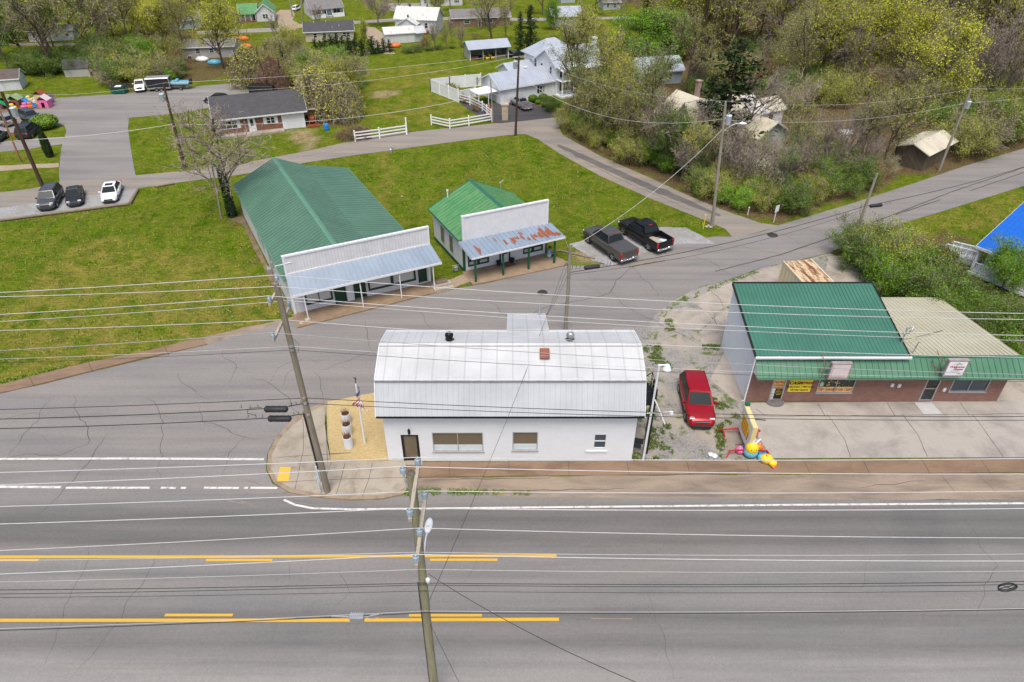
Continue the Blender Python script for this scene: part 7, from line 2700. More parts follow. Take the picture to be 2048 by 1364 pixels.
mb.box(-1.7,-.9,.7,1.8,-.82,1.0)
mb.box(-1.7,.82,.7,1.8,.9,1.0)
mb.bar((1.8,0,.6),(3.0,0,.5),.1)
mb.build('bed',M['cardark'],t)
for y in (-1.0,1.0):
 mb =MB()
 mb.lathe([(.1,-.1),(.33,-.1),(.36,0),(.33,.1),(.1,.1)],(0,y,.36),12,axis='y')
 mb.build('wheel',M['rubber'],t)
a,L,ang =frame_from(1001,209,1110,190)
ks =KS
r =thing('farmhouse','big two storey white farmhouse with pale blue grey roofs and a long garage wing','house',a,ang)
r.scale =(ks,ks,ks)
gable_block(r,0,L,0,7.2,2.9,1.7,'white','bluegreyroof','x',.45,'whitetrim',26,'garage_roof','garage_wall')
mb =MB()
x0,x1 =L *.07,L *.47
for k in range(4):
 mb.box(x0,-.05,.04 +k *.58,x1,-.01,.59 +k *.58)
mb.build('garage_door',M['whitetrim'],r)
facade_window(r,L *.70,L *.76,.9,2.2,0,shutters='blackmetal')
facade_window(r,L *.76 +.02,L *.79,.9,2.2,0)
mb =MB()
mb.slab((-4.0,1.0,2.1),(-.2,.6,2.3),(-.2,4.6,2.3),(-4.0,4.6,2.1),.08)
mb.build('side_roof',M['white'],r)
for x,y in ((-3.9,1.1),(-2.0,.9),(-3.9,4.4)):
 mb =MB()
 mb.box(x -.06,y -.06,0,x +.06,y +.06,2.1)
 mb.build('porch_post',M['white'],r)
MX0,MX1,MY0,MY1 =L -.2,L +10.5,-.6,6.6
gable_block(r,MX0,MX1,MY0 +.0,MY1,5.4,2.2,'white','bluegreyroof','x',.5,'whitetrim',24,'main_roof','main_wall')
gable_block(r,MX0 +.8,MX0 +9.0,MY1 -.2,MY1 +6.0,5.3,2.7,'white','bluegreyroof','x',.6,'whitetrim',0,'rear_roof','rear_wall',hip=True)
gable_block(r,MX0 -5.0,MX0 +.6,7.4,13.0,2.9,1.3,'white','bluegreyroof','x',.4,'whitetrim',0,'side_wing_roof','side_wing_wall')
for y0,z0 in ((1.0,3.4),(4.2,3.4),(1.0,1.0)):
 facade_window(r,y0,y0 +.85,z0,z0 +1.6,MX0,'y',-1)
facade_window(r,MY1 +1.2,MY1 +2.1,3.3,4.9,MX0 +.8,'y',-1)
for f in (.12,.38,.64,.86):
 for z in (.8,3.3):
  facade_window(r,MX0 +f *10,MX0 +f *10 +.95,z,z +1.6,MY0,shutters='blackmetal')
mb =MB()
mb.slab((MX0 -.1,MY0 -2.2,4.9),(MX1 +.1,MY0 -2.2,4.9),(MX1 +.1,MY0,5.38),(MX0 -.1,MY0,5.38),.12)
mb.build('porch_roof',M['whitetrim'],r)
for x in (MX0 +.1,MX0 +2.6,MX0 +5.2,MX0 +7.8,MX1 -.2):
 mb =MB()
 mb.lathe([(.2,0),(.2,.2),(.15,.25),(.13,4.5),(.2,4.6),(.2,4.78)],(x,MY0 -2.0,0),10)
 mb.build('porch_column',M['white'],r)
mb =MB()
mb.box(MX0 -.1,MY0 -2.2,0,MX1 +.1,MY0,.3)
mb.box(MX0 -.1,MY0 -2.15,2.95,MX1 +.1,MY0,3.05)
mb.build('porch_floor',M['white'],r)
mb =MB()
mb.box(MX1 -.9,2.2,6.2,MX1 +.1,3.2,8.6)
mb.box(MX1 -1.0,2.1,8.6,MX1 +.2,3.3,8.8)
mb.build('chimney',M['white'],r)
mb =MB()
mb.box(L *.48,-.3,0,L *.49,-.1,1.0)
mb.cbox(L *.03,-1.2,0,L *.03 +.5,-.7,.4,.03)
mb.build('bin',M['blue'],r)if False else None
o =MB()
o.cbox(-.42,-.42,0,.42,.42,2.0,.05)
o.cbox(-.5,-.5,2.0,.5,.5,2.15,.04)
o.box(-.2,-.45,1.2,.2,-.40,1.5)
q =o.build('gate_pillar',M['brownwalk']if False else stained('buff_brick_pillar',(.46,.38,.29),(.36,.28,.2),(.4,.7),3,.85,20))
q.location =G(1010,239)
tag(q,'buff brick mailbox pillar at the edge of the black driveway','pillar')
def cone(u,v,lab):
 mb =MB()
 mb.lathe([(.16,.03),(.12,.25),(.07,.5),(.03,.72),(0,.73)],(0,0,0),12)
 mb.box(-.2,-.2,0,.2,.2,.03)
 o =mb.build('traffic_cone',M['orange'])
 o.location =G(u,v)
 o.scale =(1.5,1.5,1.5)
 tag(o,lab,'traffic cone')
cone(978,224,'orange traffic cone beside the fence at the black driveway')
cone(1553,290,'orange traffic cone among the junk in the wood')
house('green_house','sage green house with blue grey roof behind the yellow tree',1104,54,1162,52.5,9,3.2,2.0,'sagelap','bluegreyroof','x',wins=[(.1,.18,1.8,2.6),(.5,.58,1.8,2.6),(.78,.86,1.8,2.6)],doors=[(.38,.46,1.0,'white')])
house('garden_shed','small white barn shaped shed below the sage green house',1133,72,1162,71,4,2.0,1.4,'oldlap','shinglegrey','y',cat='shed',over=.15)
house('far_house','small grey house with white gable at the top of the photo',1206,20,1240,19,7,2.6,1.6,'bluelap','shinglegrey','x',wins=[(.2,.35,.8,2.0),(.6,.75,.8,2.0)])
house('far_house','pale blue house cut off by the top edge of the photo',1122,6,1150,5,7,3,1.6,'bluelap','shinglegrey','x',wins=[(.3,.5,.9,2.2)])
house('blue_cottage','pale blue cottage half hidden by yellow trees right of the farmhouse',1272,172,1362,166,7,2.8,1.8,'bluelap','bluegreyroof','x',wins=[(.2,.28,.9,2.2),(.7,.78,.9,2.2)],doors=[(.45,.52,2.1,'white')],seams=14)
a,L,ang =frame_from(1345,282,1378,297)
ks =KS
r =thing('old_house','old white house with pale weathered roof behind the big cedar','house',a,ang)
r.scale =(ks,ks,ks)
gable_block(r,0,L,0,9.5,3.3,2.6,'oldlap','paleoldroof','y',.4,'whitetrim',12)
facade_window(r,L *.3,L *.62,.8,2.6,0,pm='blind')
gable_block(r,-6.0,-.1,2.8,8.5,2.9,1.8,'oldlap','paleoldroof','x',.5,'whitetrim',12,'wing_roof','wing_wall')
gable_block(r,L +.1,L +7.5,4.5,10.5,2.9,1.7,'oldlap','paleoldroof','x',.4,'whitetrim',12,'east_roof','east_wall')
for x in (-5.6,-3.0,-.4):
 mb =MB()
 mb.box(x -.08,.9,0,x +.08,1.06,2.5)
 mb.build('porch_post',M['white'],r)
mb =MB()
mb.slab((-6.3,.7,2.45),(-.1,.7,2.45),(-.1,2.8,2.9),(-6.3,2.8,2.9),.1)
mb.build('porch_roof',M['paleoldroof'],r)
mb =MB()
mb.box(-4.2,7.0,3.4,-3.6,7.6,6.4)
mb.box(-4.3,6.9,6.4,-3.5,7.7,6.55)
mb.build('chimney',stained('pinkish_chimney_brick',(.34,.24,.2),(.25,.17,.14),(.4,.7),3,.9),r)
r,L =house('old_annex','white boarded annex with pale metal roof right of the old house',1478,273,1522,262,7,3.0,1.7,'oldlap','rustywhiteroof','x',wins=[(.40,.58,1.0,2.4)],over=.4,seams=10)
house('garden_shed','small pale shed behind the junk yard in the wood',1530,252,1562,246,4.0,2.4,1.3,'oldlap','paleoldroof','x',cat='shed',doors=[(.1,.35,1.8)],over=.25)
r,L =house('barn_shed','old dark board shed with pale lichen roof at the wood edge',1843,343,1894,316,3.6,2.3,.7,'oldwood','paleoldroof','x',cat='shed',over=.5,trim=None)
house('wood_house','pale house with a white gable showing through the bare wood',1742,82,1805,78,8,2.9,2.2,'greylap','shinglebrown','y',wins=[(.4,.55,1,2.2)])
p =G(1662,113)
t =thing('camper','white camper trailer among the bare trees of the wood','camper',p,R(8))
mb =MB()
mb.extx([(-1.15,.5),(1.15,.5),(1.2,2.2),(1.0,2.75),(.5,2.95),(-.5,2.95),(-1.0,2.75),(-1.2,2.2)],-3.4,3.4)
mb.build('body',M['white'],t)
mb =MB()
for x in (-2.4,-.2,1.6):
 mb.box(x,-1.24,1.4,x +1.0,-1.19,2.1)
mb.build('side_window',M['darkglass'],t)
house('mobile_home','long pale mobile home behind the trees at upper left',60,84,150,80,5,2.9,.8,'oldlap','shinglegrey','x',wins=[(.1,.17,1.1,2.2),(.3,.37,1.1,2.2),(.6,.67,1.1,2.2),(.82,.9,1.1,2.2)],doors=[(.48,.53,2.1,'white')])
house('far_house','house with pinkish brown roof at the upper left edge',-60,84,24,80,7,2.5,1.6,'creamlap','shinglebrown','x',wins=[(.8,.9,1,2)])
house('far_house','small white house among the trees at upper left',20,48,55,45,6,2.6,1.3,'oldlap','shinglegrey','x',wins=[(.3,.45,1,2)])
house('far_house','blue grey house hidden in the trees left of the green roofed cottage',345,62,405,55,8,2.8,1.8,'bluelap','shinglegrey','x',wins=[(.2,.3,1,2.1),(.6,.7,1,2.1)])
e0,e1 =G(1953,492,2.75),G(2048,529,2.75)
d =(e1 -e0).normalized()
ang =math.atan2(d.y,d.x)
nrm =Vector((-d.y,d.x,0))
r =thing('blue_roof_house','building with bright blue metal roof and white porch rails at the right edge','house',(e0.x,e0.y,0),ang)
Lb =16
mb =MB()
mb.slab((0,0,2.75),(Lb,0,2.75),(Lb,6.5,5.4),(0,6.5,5.4),.1)
mb.slab((0,6.5,5.4),(Lb,6.5,5.4),(Lb,13,2.75),(0,13,2.75),.1)
roof_ribs(mb,(0,0,2.75),(Lb,0,2.75),(Lb,6.5,5.4),(0,6.5,5.4),40,.045,.035)
mb.build('roof',M['blueroof'],r)
mb =MB()
mb.box(.3,2.4,0,Lb -.3,12.5,2.9)
mb.add([(.3,2.4,2.9),(.3,12.5,2.9),(.3,6.5,5.2)],[(0,2,1)])
mb.build('wall',M['bluelap'],r)
mb =MB()
mb.box(-.05,-.06,2.55,Lb,-.01,2.78)
mb.bar((-.03,0,2.68),(-.03,6.5,5.32),.05,.18)
mb.build('eave_trim',M['whitetrim'],r)
for x in (.3,3.2,6.2,9.2):
 mb =MB()
 mb.box(x -.09,.15,.4,x +.09,.33,2.65)
 mb.build('porch_post',M['white'],r)
for x in (1.0,4.0,7.0):
 facade_window(r,x,x +1.9,1.1,2.4,2.4,pm='blueglass')
mb =MB()
mb.box(.1,.1,.2,Lb,2.39,.42)
mb.build('porch_floor',M['white'],r)
mb =MB()
for z in (.55,1.25):
 mb.box(.3,.2,z,Lb,.27,z +.07)
n =int(Lb /.16)
for k in range(n):
 mb.box(.35 +k *.16,.215,.6,.40 +k *.16,.255,1.25)
mb.build('porch_rail',M['white'],r)
def ramp(u0,v0,u1,v1,u2,v2,u3,v3):
 """the two railings and floor of the white access ramp"""
 a,b =G(u0,v0,1.2),G(u1,v1,1.5)
 c,e =G(u2,v2,1.2),G(u3,v3,1.5)
 r =thing('access_ramp','white wooden access ramp with picket rails beside the blue roofed building','ramp',(0,0,0))
 for p,q in ((a,b),(c,e)):
  mb =MB()
  mb.bar(p,q,.12,.09)
  for k in range(19):
   f =k /18
   s =p.lerp(q,f)
   w =.1 if k % 6 ==0 else .045
   mb.box(s.x -w /2,s.y -w /2,.1 if k % 6 ==0 else s.z -.85,s.x +w /2,s.y +w /2,s.z)
  lo1,lo2 =p -Vector((0,0,.85)),q -Vector((0,0,.85))
  mb.bar(lo1,lo2,.09,.09)
  mb.bar(lo1 -Vector((0,0,.22)),lo2 -Vector((0,0,.32)),.04,.45)
  mb.build('rail',M['white'],r)
 mb =MB()
 z =lambda p:Vector((p.x,p.y,p.z -.85))
 mb.slab(z(c),z(e),z(b),z(a),.1)
 mb.build('deck',M['lampgrey'],r)
ramp(1909,483.5,1960,496,1894,488,1962,506)
zc =2.6
c0,c1,c2,c3 =G(1566,521,zc),G(1617,518.5,zc),G(1664,566,zc),G(1606,566,zc)
d =((c2 -c1)+(c3 -c0)).normalized()
ang =math.atan2(d.y,d.x)
Wc,Lc =2.44,6.1
r =thing('shipping_container','cream shipping container with badly rusted top behind the brick shop','container',(c0.x,c0.y,0),ang)
sgn =1 if (Matrix.Rotation(-ang,3,'Z')@ (c1 -c0)).y >0 else -1
mb =MB()
for y in (0,sgn *Wc):
 n =44
 pts =[]
 for k in range(n +1):
  x =.08 +(Lc -.16)*k /n
  pts.append((x,y +(.03 if k % 4 <2 else -.0)*(1 if y ==0 else -1)*sgn))
 mb.add([(p[0],p[1],.15)for p in pts]+[(p[0],p[1],2.5)for p in pts],[(i,i +1,n +2 +i,n +1 +i)for i in range(n)])
for x in (0.03,Lc -.03):
 mb.add([(x,0,.1),(x,sgn *Wc,.1),(x,sgn *Wc,2.55),(x,0,2.55)],[(0,1,2,3)])
for x in (0,Lc -.1):
 for y in (0,sgn *(Wc -.1)):
  mb.box(x,min(y,y +sgn *.1),0,x +.1,max(y,y +sgn *.1),2.58)
for y in (-.02,sgn *(Wc -.08)):
 mb.box(0.1,min(y,y +sgn *.1),2.48,Lc -.1,max(y,y +sgn *.1),2.6)
 mb.box(0.1,min(y,y +sgn *.1),0.02,Lc -.1,max(y,y +sgn *.1),.16)
mb.build('side_wall',M['container'],r)
mb =MB()
mb.box(.1,min(sgn *.06,sgn *(Wc -.06)),2.5,Lc -.1,max(sgn *.06,sgn *(Wc -.06)),2.565)
for k in range(20):
 mb.box(.2 +k *.29,min(sgn *.1,sgn *(Wc -.1)),2.565,.32 +k *.29,max(sgn *.1,sgn *(Wc -.1)),2.585)
mb.build('top',M['rustroof'],r)
p =G(1776,596,.0)
o =MB()
for k in range(3):
 o.cbox(-1.3,-.5,.02 +k *.25,1.2 -.2 *k,.5,.22 +k *.25,.02)
for x in (-1.0,0,.9):
 o.box(x,-.55,0,x +.12,.55,.8)
q =o.build('timber_stack',M['timber'])
q.location =(p.x,p.y +.8,0)
tag(q,'stack of weathered timber behind the tan metal roof','timber stack')
def rail_fence(label,pts,h=1.25,rails=3,sp=2.4,group='white vinyl fences'):
 P =[G(u,v)for u,v in pts]
 r =thing('rail_fence',label,'fence',P[0],0,group)
 lp =[p -P[0]for p in P]
 for i in range(len(lp)-1):
  a,b =lp[i],lp[i +1]
  for z in [h *(k +1)/(rails +.25)for k in range(rails)]:
   mb =MB()
   mb.bar(a +Vector((0,0,z)),b +Vector((0,0,z)),.05,.15)
   mb.build('rail',M['vinyl'],r)
  n =max(1,round((b -a).length /sp))
  for k in range(n +(1 if i ==len(lp)-2 else 0)):
   q =a.lerp(b,k /n)
   mb =MB()
   mb.cbox(q.x -.075,q.y -.075,0,q.x +.075,q.y +.075,h +.12,.02)
   mb.lathe([(.12,h +.10),(.12,h +.14),(0,h +.22)],(q.x,q.y,0),4)
   mb.build('post',M['vinyl'],r)
 return r
rail_fence('short white rail fence in front of the brown brush pile',[(711,283.5),(760,277),(813,269)])
rail_fence('white rail fence curving along the back road by the black driveway',[(863,250),(900,258),(938,252),(984,244),(983,238),(965,222),(940,210),(918,204)],1.2)
mb =MB()
p =G(814,269)
r =thing('gate_post','single tall white post at the end of the short rail fence','post',p)
mb.cbox(-.08,-.08,0,.08,.08,2.1,.02)
mb.lathe([(.12,2.1),(.12,2.14),(0,2.22)],(0,0,0),4)
mb.build('post',M['vinyl'],r)
def privacy(label,pts,h=1.8):
 P =[G(u,v)for u,v in pts]
 r =thing('privacy_fence',label,'fence',P[0],0,'white vinyl fences')
 lp =[p -P[0]for p in P]
 mb,pm =MB(),MB()
 for i in range(len(lp)-1):
  a,b =lp[i],lp[i +1]
  mb.bar(a +Vector((0,0,h /2)),b +Vector((0,0,h /2)),.04,h -.1)
  n =max(1,round((b -a).length /2.2))
  for k in range(n +1):
   q =a.lerp(b,k /n)
   pm.cbox(q.x -.075,q.y -.075,0,q.x +.075,q.y +.075,h +.15,.02)
  for z in (.1,h -.05):
   pm.bar(a +Vector((0,0,z)),b +Vector((0,0,z)),.07,.12)
 mb.build('panel',siding('white_vinyl_panel',(.74,.75,.75),0,.2,.85),r)
 pm.build('post',M['vinyl'],r)
privacy('solid white privacy fence around the farmhouse yard',[(917,205),(862,183),(900,178),(962,172)])
privacy('short white picket fence panel inside the yard',[(918,200),(951,193)],1.3)
def log(label,pts,r=.16):
 P =[G(u,v,r)for u,v in pts]
 mb =MB()
 mb.tube(P,r,8)
 o =mb.build('timber_edging',M['timber'])
 tag(o,label,'timber edging','logs edging the gravel parking')
log('long weathered log in front of the three parked cars',[(0,440),(110,426),(180,417),(258,407)])
log('short weathered log at the corner of the gravel parking',[(259,407),(275,379)])
log('short log lying on the lawn by the back road',[(310,373),(349,366)],.13)
log('low timber edge in the grass right of the porch store',[(1118,500),(1190,517)],.08)
log('low timber edge behind the gravel pad',[(1120,500),(1100,506)],.08)
log('broken kerb log at the street edge of the gravel pad',[(1258,533),(1290,526),(1330,520)],.09)
def loft(mb,secs,mi=0,smooth=True,cap=True):
 n =len(secs[0])
 v =[p for s in secs for p in s]
 f =[]
 for i in range(len(secs)-1):
  for j in range(n):
   k =(j +1)% n
   f.append((i *n +j,i *n +k,(i +1)*n +k,(i +1)*n +j))
 mb.add(v,f,mi,smooth)
 if cap:
  mb.add(secs[0],[tuple(range(n -1,-1,-1))],mi)
  mb.add(secs[-1],[tuple(range(n))],mi)
def sec(x,w,zb,zt,crown=.02,tuck=.06,sh=.72):
 """body cross-section at x: half width w, bottom zb, top zt"""
 zs =zb +(zt -zb)*sh
 half =[(w -tuck,zb),(w -.01,zb +(zt -zb)*.25),(w,zb +(zt -zb)*.5),(w -.015,zs),(w -.07,zt -.015),(w *.72,zt +crown *.5),(0,zt +crown)]
 pts =[(x,y,z)for y,z in half]
 pts += [(x,-y,z)for y,z in half[-2::-1]]
 return pts
def wheel(root,x,y,r,w=.22):
 mb =MB()
 s =1 if y >0 else -1
 mb.lathe([(r *.62,-w /2),(r *.93,-w /2),(r,-w *.3),(r,w *.3),(r *.93,w /2),(r *.62,w /2)],(x,y,r),20,axis='y')
 t =mb.build('wheel',M['rubber'],root)
 mb =MB()
 mb.lathe([(r *.63,w *.40 *s),(r *.56,w *.47 *s),(r *.2,w *.36 *s),(r *.16,w *.45 *s),(0,w *.45 *s)],(x,y,r),16,axis='y')
 for k in range(5):
  a =2 *PI *k /5
  c,sn =math.cos(a),math.sin(a)
  mb.bar((x +c *r *.12,y +w *.44 *s,r +sn *r *.12),(x +c *r *.6,y +w *.46 *s,r +sn *r *.6),.07,.03,0,(0,1,0))
 mb.build('rim',M['rim'],t)
def arches(root,xs,w,r):
 """dark wheel openings set just proud of the body side"""
 mb =MB()
 for x in xs:
  for s in (1,-1):
   n =14
   y =s *(w +.004)
   pts =[(x +r *1.16 *math.cos(PI *k /n),y,r *.92 +r *1.16 *math.sin(PI *k /n))for k in range(n +1)]
   mb.add(pts +[(x -r *1.16,y,r *.5),(x +r *1.16,y,r *.5)],[tuple(range(n +3))if s <0 else tuple(range(n +2,-1,-1))])
 mb.build('wheel_arch',M['blackplastic'],root)
def greenhouse(root,paint_m,xa,xb,xc,xd,wb,wt,zb,zt,glass='carglass',sunroof=False,pillars=(.34,.66),crown=.03,name='cab'):
 """cabin: windscreen xa->xb, roof xb->xc, back glass xc->xd (xa front)"""
 def s4(x,w,z,cr=0):
  return [(x,w,z),(x,w *.6,z +cr),(x,0,z +cr *1.3),(x,-w *.6,z +cr),(x,-w,z)]
 mb =MB()
 r0,r1 =s4(xb,wt,zt,crown),s4(xc,wt *.97,zt -.02,crown)
 mid =s4((xb +xc)/2,wt *1.01,zt +.015,crown)
 v =r0 +mid +r1
 mb.add(v,[(i,i +1,i +6,i +5)for i in range(4)]+[(i +5,i +6,i +11,i +10)for i in range(4)],0,True)
 base_f,base_r =[(xa,wb,zb),(xa,-wb,zb)],[(xd,wb,zb),(xd,-wb,zb)]
 for s in (1,-1):
  mb.add([(xa,s *wb,zb),(xb,s *wt,zt),(xc,s *wt *.97,zt -.02),(xd,s *wb,zb)],[(0,1,2,3)if s <0 else (3,2,1,0)])
 mb.add([(xa,wb,zb),(xa,-wb,zb),(xb,-wt,zt),(xb,wt,zt),(xb,wt *.6,zt +crown),(xb,0,zt +crown *1.3),(xb,-wt *.6,zt +crown)],[(0,1,2,3),(3,2,6,5,4)])
 mb.add([(xd,wb,zb),(xd,-wb,zb),(xc,-wt *.97,zt -.02),(xc,wt *.97,zt -.02),(xc,wt *.58,zt -.02 +crown),(xc,0,zt -.02 +crown *1.3),(xc,-wt *.58,zt -.02 +crown)],[(3,2,1,0),(4,5,6,2,3)])
 o =mb.build(name,paint_m,root)
 o.modifiers.new('weld','WELD').merge_threshold =.002
 bv_ =o.modifiers.new('bevel','BEVEL')
 bv_.width,bv_.segments,bv_.limit_method,bv_.angle_limit =.055,3,'ANGLE',R(28)
 for pl in o.data.polygons:
  pl.use_smooth =True
 def lerp(p,q,t):
  return tuple(p[i]+(q[i]-p[i])*t for i in range(3))
 def pane(nm,q,off,ins=(.06,.08)):
  A,B,C_,D_ =(Vector(x)for x in q)
  n =(B -A).cross(D_ -A).normalized()
  if n.dot(Vector(off))<0:
   n =-n
  def P(s,t):
   return A.lerp(B,s).lerp(D_.lerp(C_,s),t)+n *.014
  i,j =ins
  m2 =MB()
  m2.add([P(i,j),P(1 -i,j),P(1 -i,1 -j),P(i,1 -j)],[(0,1,2,3)])
  return m2.build(nm,M[glass],o)
 pane('windscreen',((xa,wb,zb),(xa,-wb,zb),(xb,-wt,zt),(xb,wt,zt)),(1,0,.5))
 pane('rear_window',((xd,wb,zb),(xd,-wb,zb),(xc,-wt *.97,zt -.02),(xc,wt *.97,zt -.02)),(-1,0,.5),(.08,.12))
 cuts =[0.02]+list(pillars)+[.98]
 for s in (1,-1):
  for a,b in zip(cuts,cuts[1:]):
   g =.018
   lo1,lo2 =lerp((xa,s *wb,zb),(xd,s *wb,zb),a +g),lerp((xa,s *wb,zb),(xd,s *wb,zb),b -g)
   hi =lambda t:lerp((xb,s *wt,zt),(xc,s *wt *.97,zt -.02),t)
   hx1,hx2 =hi(min(1,max(0,(a +g -.0)))),hi(min(1,max(0,b -g)))
   pane('side_window',(lo1,lo2,hx2,hx1),(0,s,0),(.02,.12))
 if sunroof:
  mb =MB()
  xm =xb +(xc -xb)*.25
  mb.box(xm -.35,-wt *.62,zt +crown +.005,xm +.3,wt *.62,zt +crown +.03)
  mb.build('sunroof',M['carglass'],o)
 return o
def lamp_set(root,xf,xr,w,zf,zr,hw=.22,hh=.14,tw=.12,th=.3,yin=.05):
 for s in (1,-1):
  mb =MB()
  y0,y1 =s *(w -yin),s *(w -yin -hw)
  mb.cbox(xf -.12,min(y0,y1),zf -hh /2,xf +.03,max(y0,y1),zf +hh /2,.02)
  mb.build('headlight',M['headlight'],root)
  mb =MB()
  y0,y1 =s *(w +.005),s *(w -tw)
  mb.cbox(xr -.06,min(y0,y1),zr -th /2,xr +.14,max(y0,y1),zr +th /2,.02)
  mb.build('tail_lamp',M['taillight'],root)
def front_bits(root,xf,w,zg,gh=.18,gw=.5,zp=.35,grille='blackplastic',chrome=True):
 mb =MB()
 mb.cbox(xf -.08,-w *gw,zg -gh /2,xf +.02,w *gw,zg +gh /2,.02)
 mb.build('grille',M[grille],root)
 mb =MB()
 mb.cbox(xf -.1,-w *.78,zp -.12,xf +.06,w *.78,zp +.09,.03)
 mb.build('lower_grille',M['blackplastic'],root)
 if chrome:
  mb =MB()
  mb.box(xf,-w *gw,zg +gh /2 -.04,xf +.035,w *gw,zg +gh /2)
  mb.build('grille_bar',M['chrome'],root)
def mirrors(root,x,w,z,m):
 for s in (1,-1):
  mb =MB()
  mb.cbox(x -.08,min(s *(w +.04),s *(w +.24)),z -.07,x +.08,max(s *(w +.04),s *(w +.24)),z +.09,.03)
  mb.bar((x,s *(w -.06),z -.03),(x,s *(w +.08),z),.05)
  mb.build('mirror',m,root)
def plate_(root,x,z):
 mb =MB()
 mb.box(x -.01,-.16,z -.08,x +.01,.16,z +.08)
 mb.build('number_plate',M['plate'],root)
def car(name,label,cat,loc,head,paint_key,kind='suv',L=4.55,W=1.86,H=1.68,group=None,roofm=None,k=1.0,sunroof=False,plate_f=False):
 pm =M[paint_key]
 r =thing(name,label,cat,loc,head,group)
 r.scale =(k,k,k)
 w,h =W /2,L /2
 R_ =.36 if kind =='suv' else .33
 belt =H *.60 if kind =='suv' else H *.635
 hood =belt -.05 if kind =='suv' else belt -.12
 mb =MB()
 if kind =='suv':
  st =[(-h,w *.86,.42,belt -.12),(-h +.12,w *.95,.32,belt),(-h +.6,w,.28,belt),(0,w,.27,belt),(h -1.45,w,.27,belt),(h -1.2,w *.99,.27,belt -.01),(h -.75,w *.97,.28,hood -.03),(h -.30,w *.92,.30,hood -.12),(h -.06,w *.80,.34,hood -.25),(h,w *.70,.40,hood -.40)]
 else:
  st =[(-h,w *.84,.42,belt -.16),(-h +.14,w *.94,.30,belt -.03),(-h +.55,w *.99,.25,belt -.01),(0,w,.24,belt),(h -1.5,w,.24,belt),(h -1.2,w *.99,.24,belt -.03),(h -.7,w *.96,.25,hood -.06),(h -.28,w *.90,.28,hood -.16),(h -.05,w *.76,.32,hood -.28),(h,w *.64,.38,hood -.40)]
 loft(mb,[sec(*s)for s in st])
 mb.build('body',pm,r)
 rm =pm
 if kind =='suv':
  greenhouse(r,rm,h -1.28,h -1.95,-h +.42,-h +.10,w *.93,w *.74,belt -.02,H -.03,sunroof=sunroof,pillars=(.38,.70))
 else:
  greenhouse(r,rm,h -1.15,h -2.0,-h +1.35,-h +.55,w *.92,w *.70,belt -.02,H -.03,sunroof=sunroof,pillars=(.48,))
 xf,xr =h -.92,-h +.86
 for x in (xf,xr):
  for s in (1,-1):
   wheel(r,x,s *(w -.10),R_)
 arches(r,(xf,xr),w *.985,R_)
 lamp_set(r,h -.24,-h +.02,w *.90,hood -.20,belt -.14,.32,.20,.16,.26)
 front_bits(r,h -.02,w *.8,hood -.27,.14,.62)
 mirrors(r,h -1.55,w *.95,belt +.04,pm)
 plate_(r,-h -.01,.72)
 mb =MB()
 for s in (1,-1):
  mb.box(-h +1.0,s *w *1.0 -.015,.30,h -1.1,s *w *1.0 +.012,.42)
 mb.build('sill_trim',M['blackplastic'],r)
 if kind =='suv':
  for s in (1,-1):
   mb =MB()
   mb.tube([(h -2.1,s *w *.68,H +.0),(-h +.6,s *w *.66,H -.01)],.022,6)
   mb.build('roof_rail',M['blackplastic']if paint_key != 'carred' else pm,r)
 return r
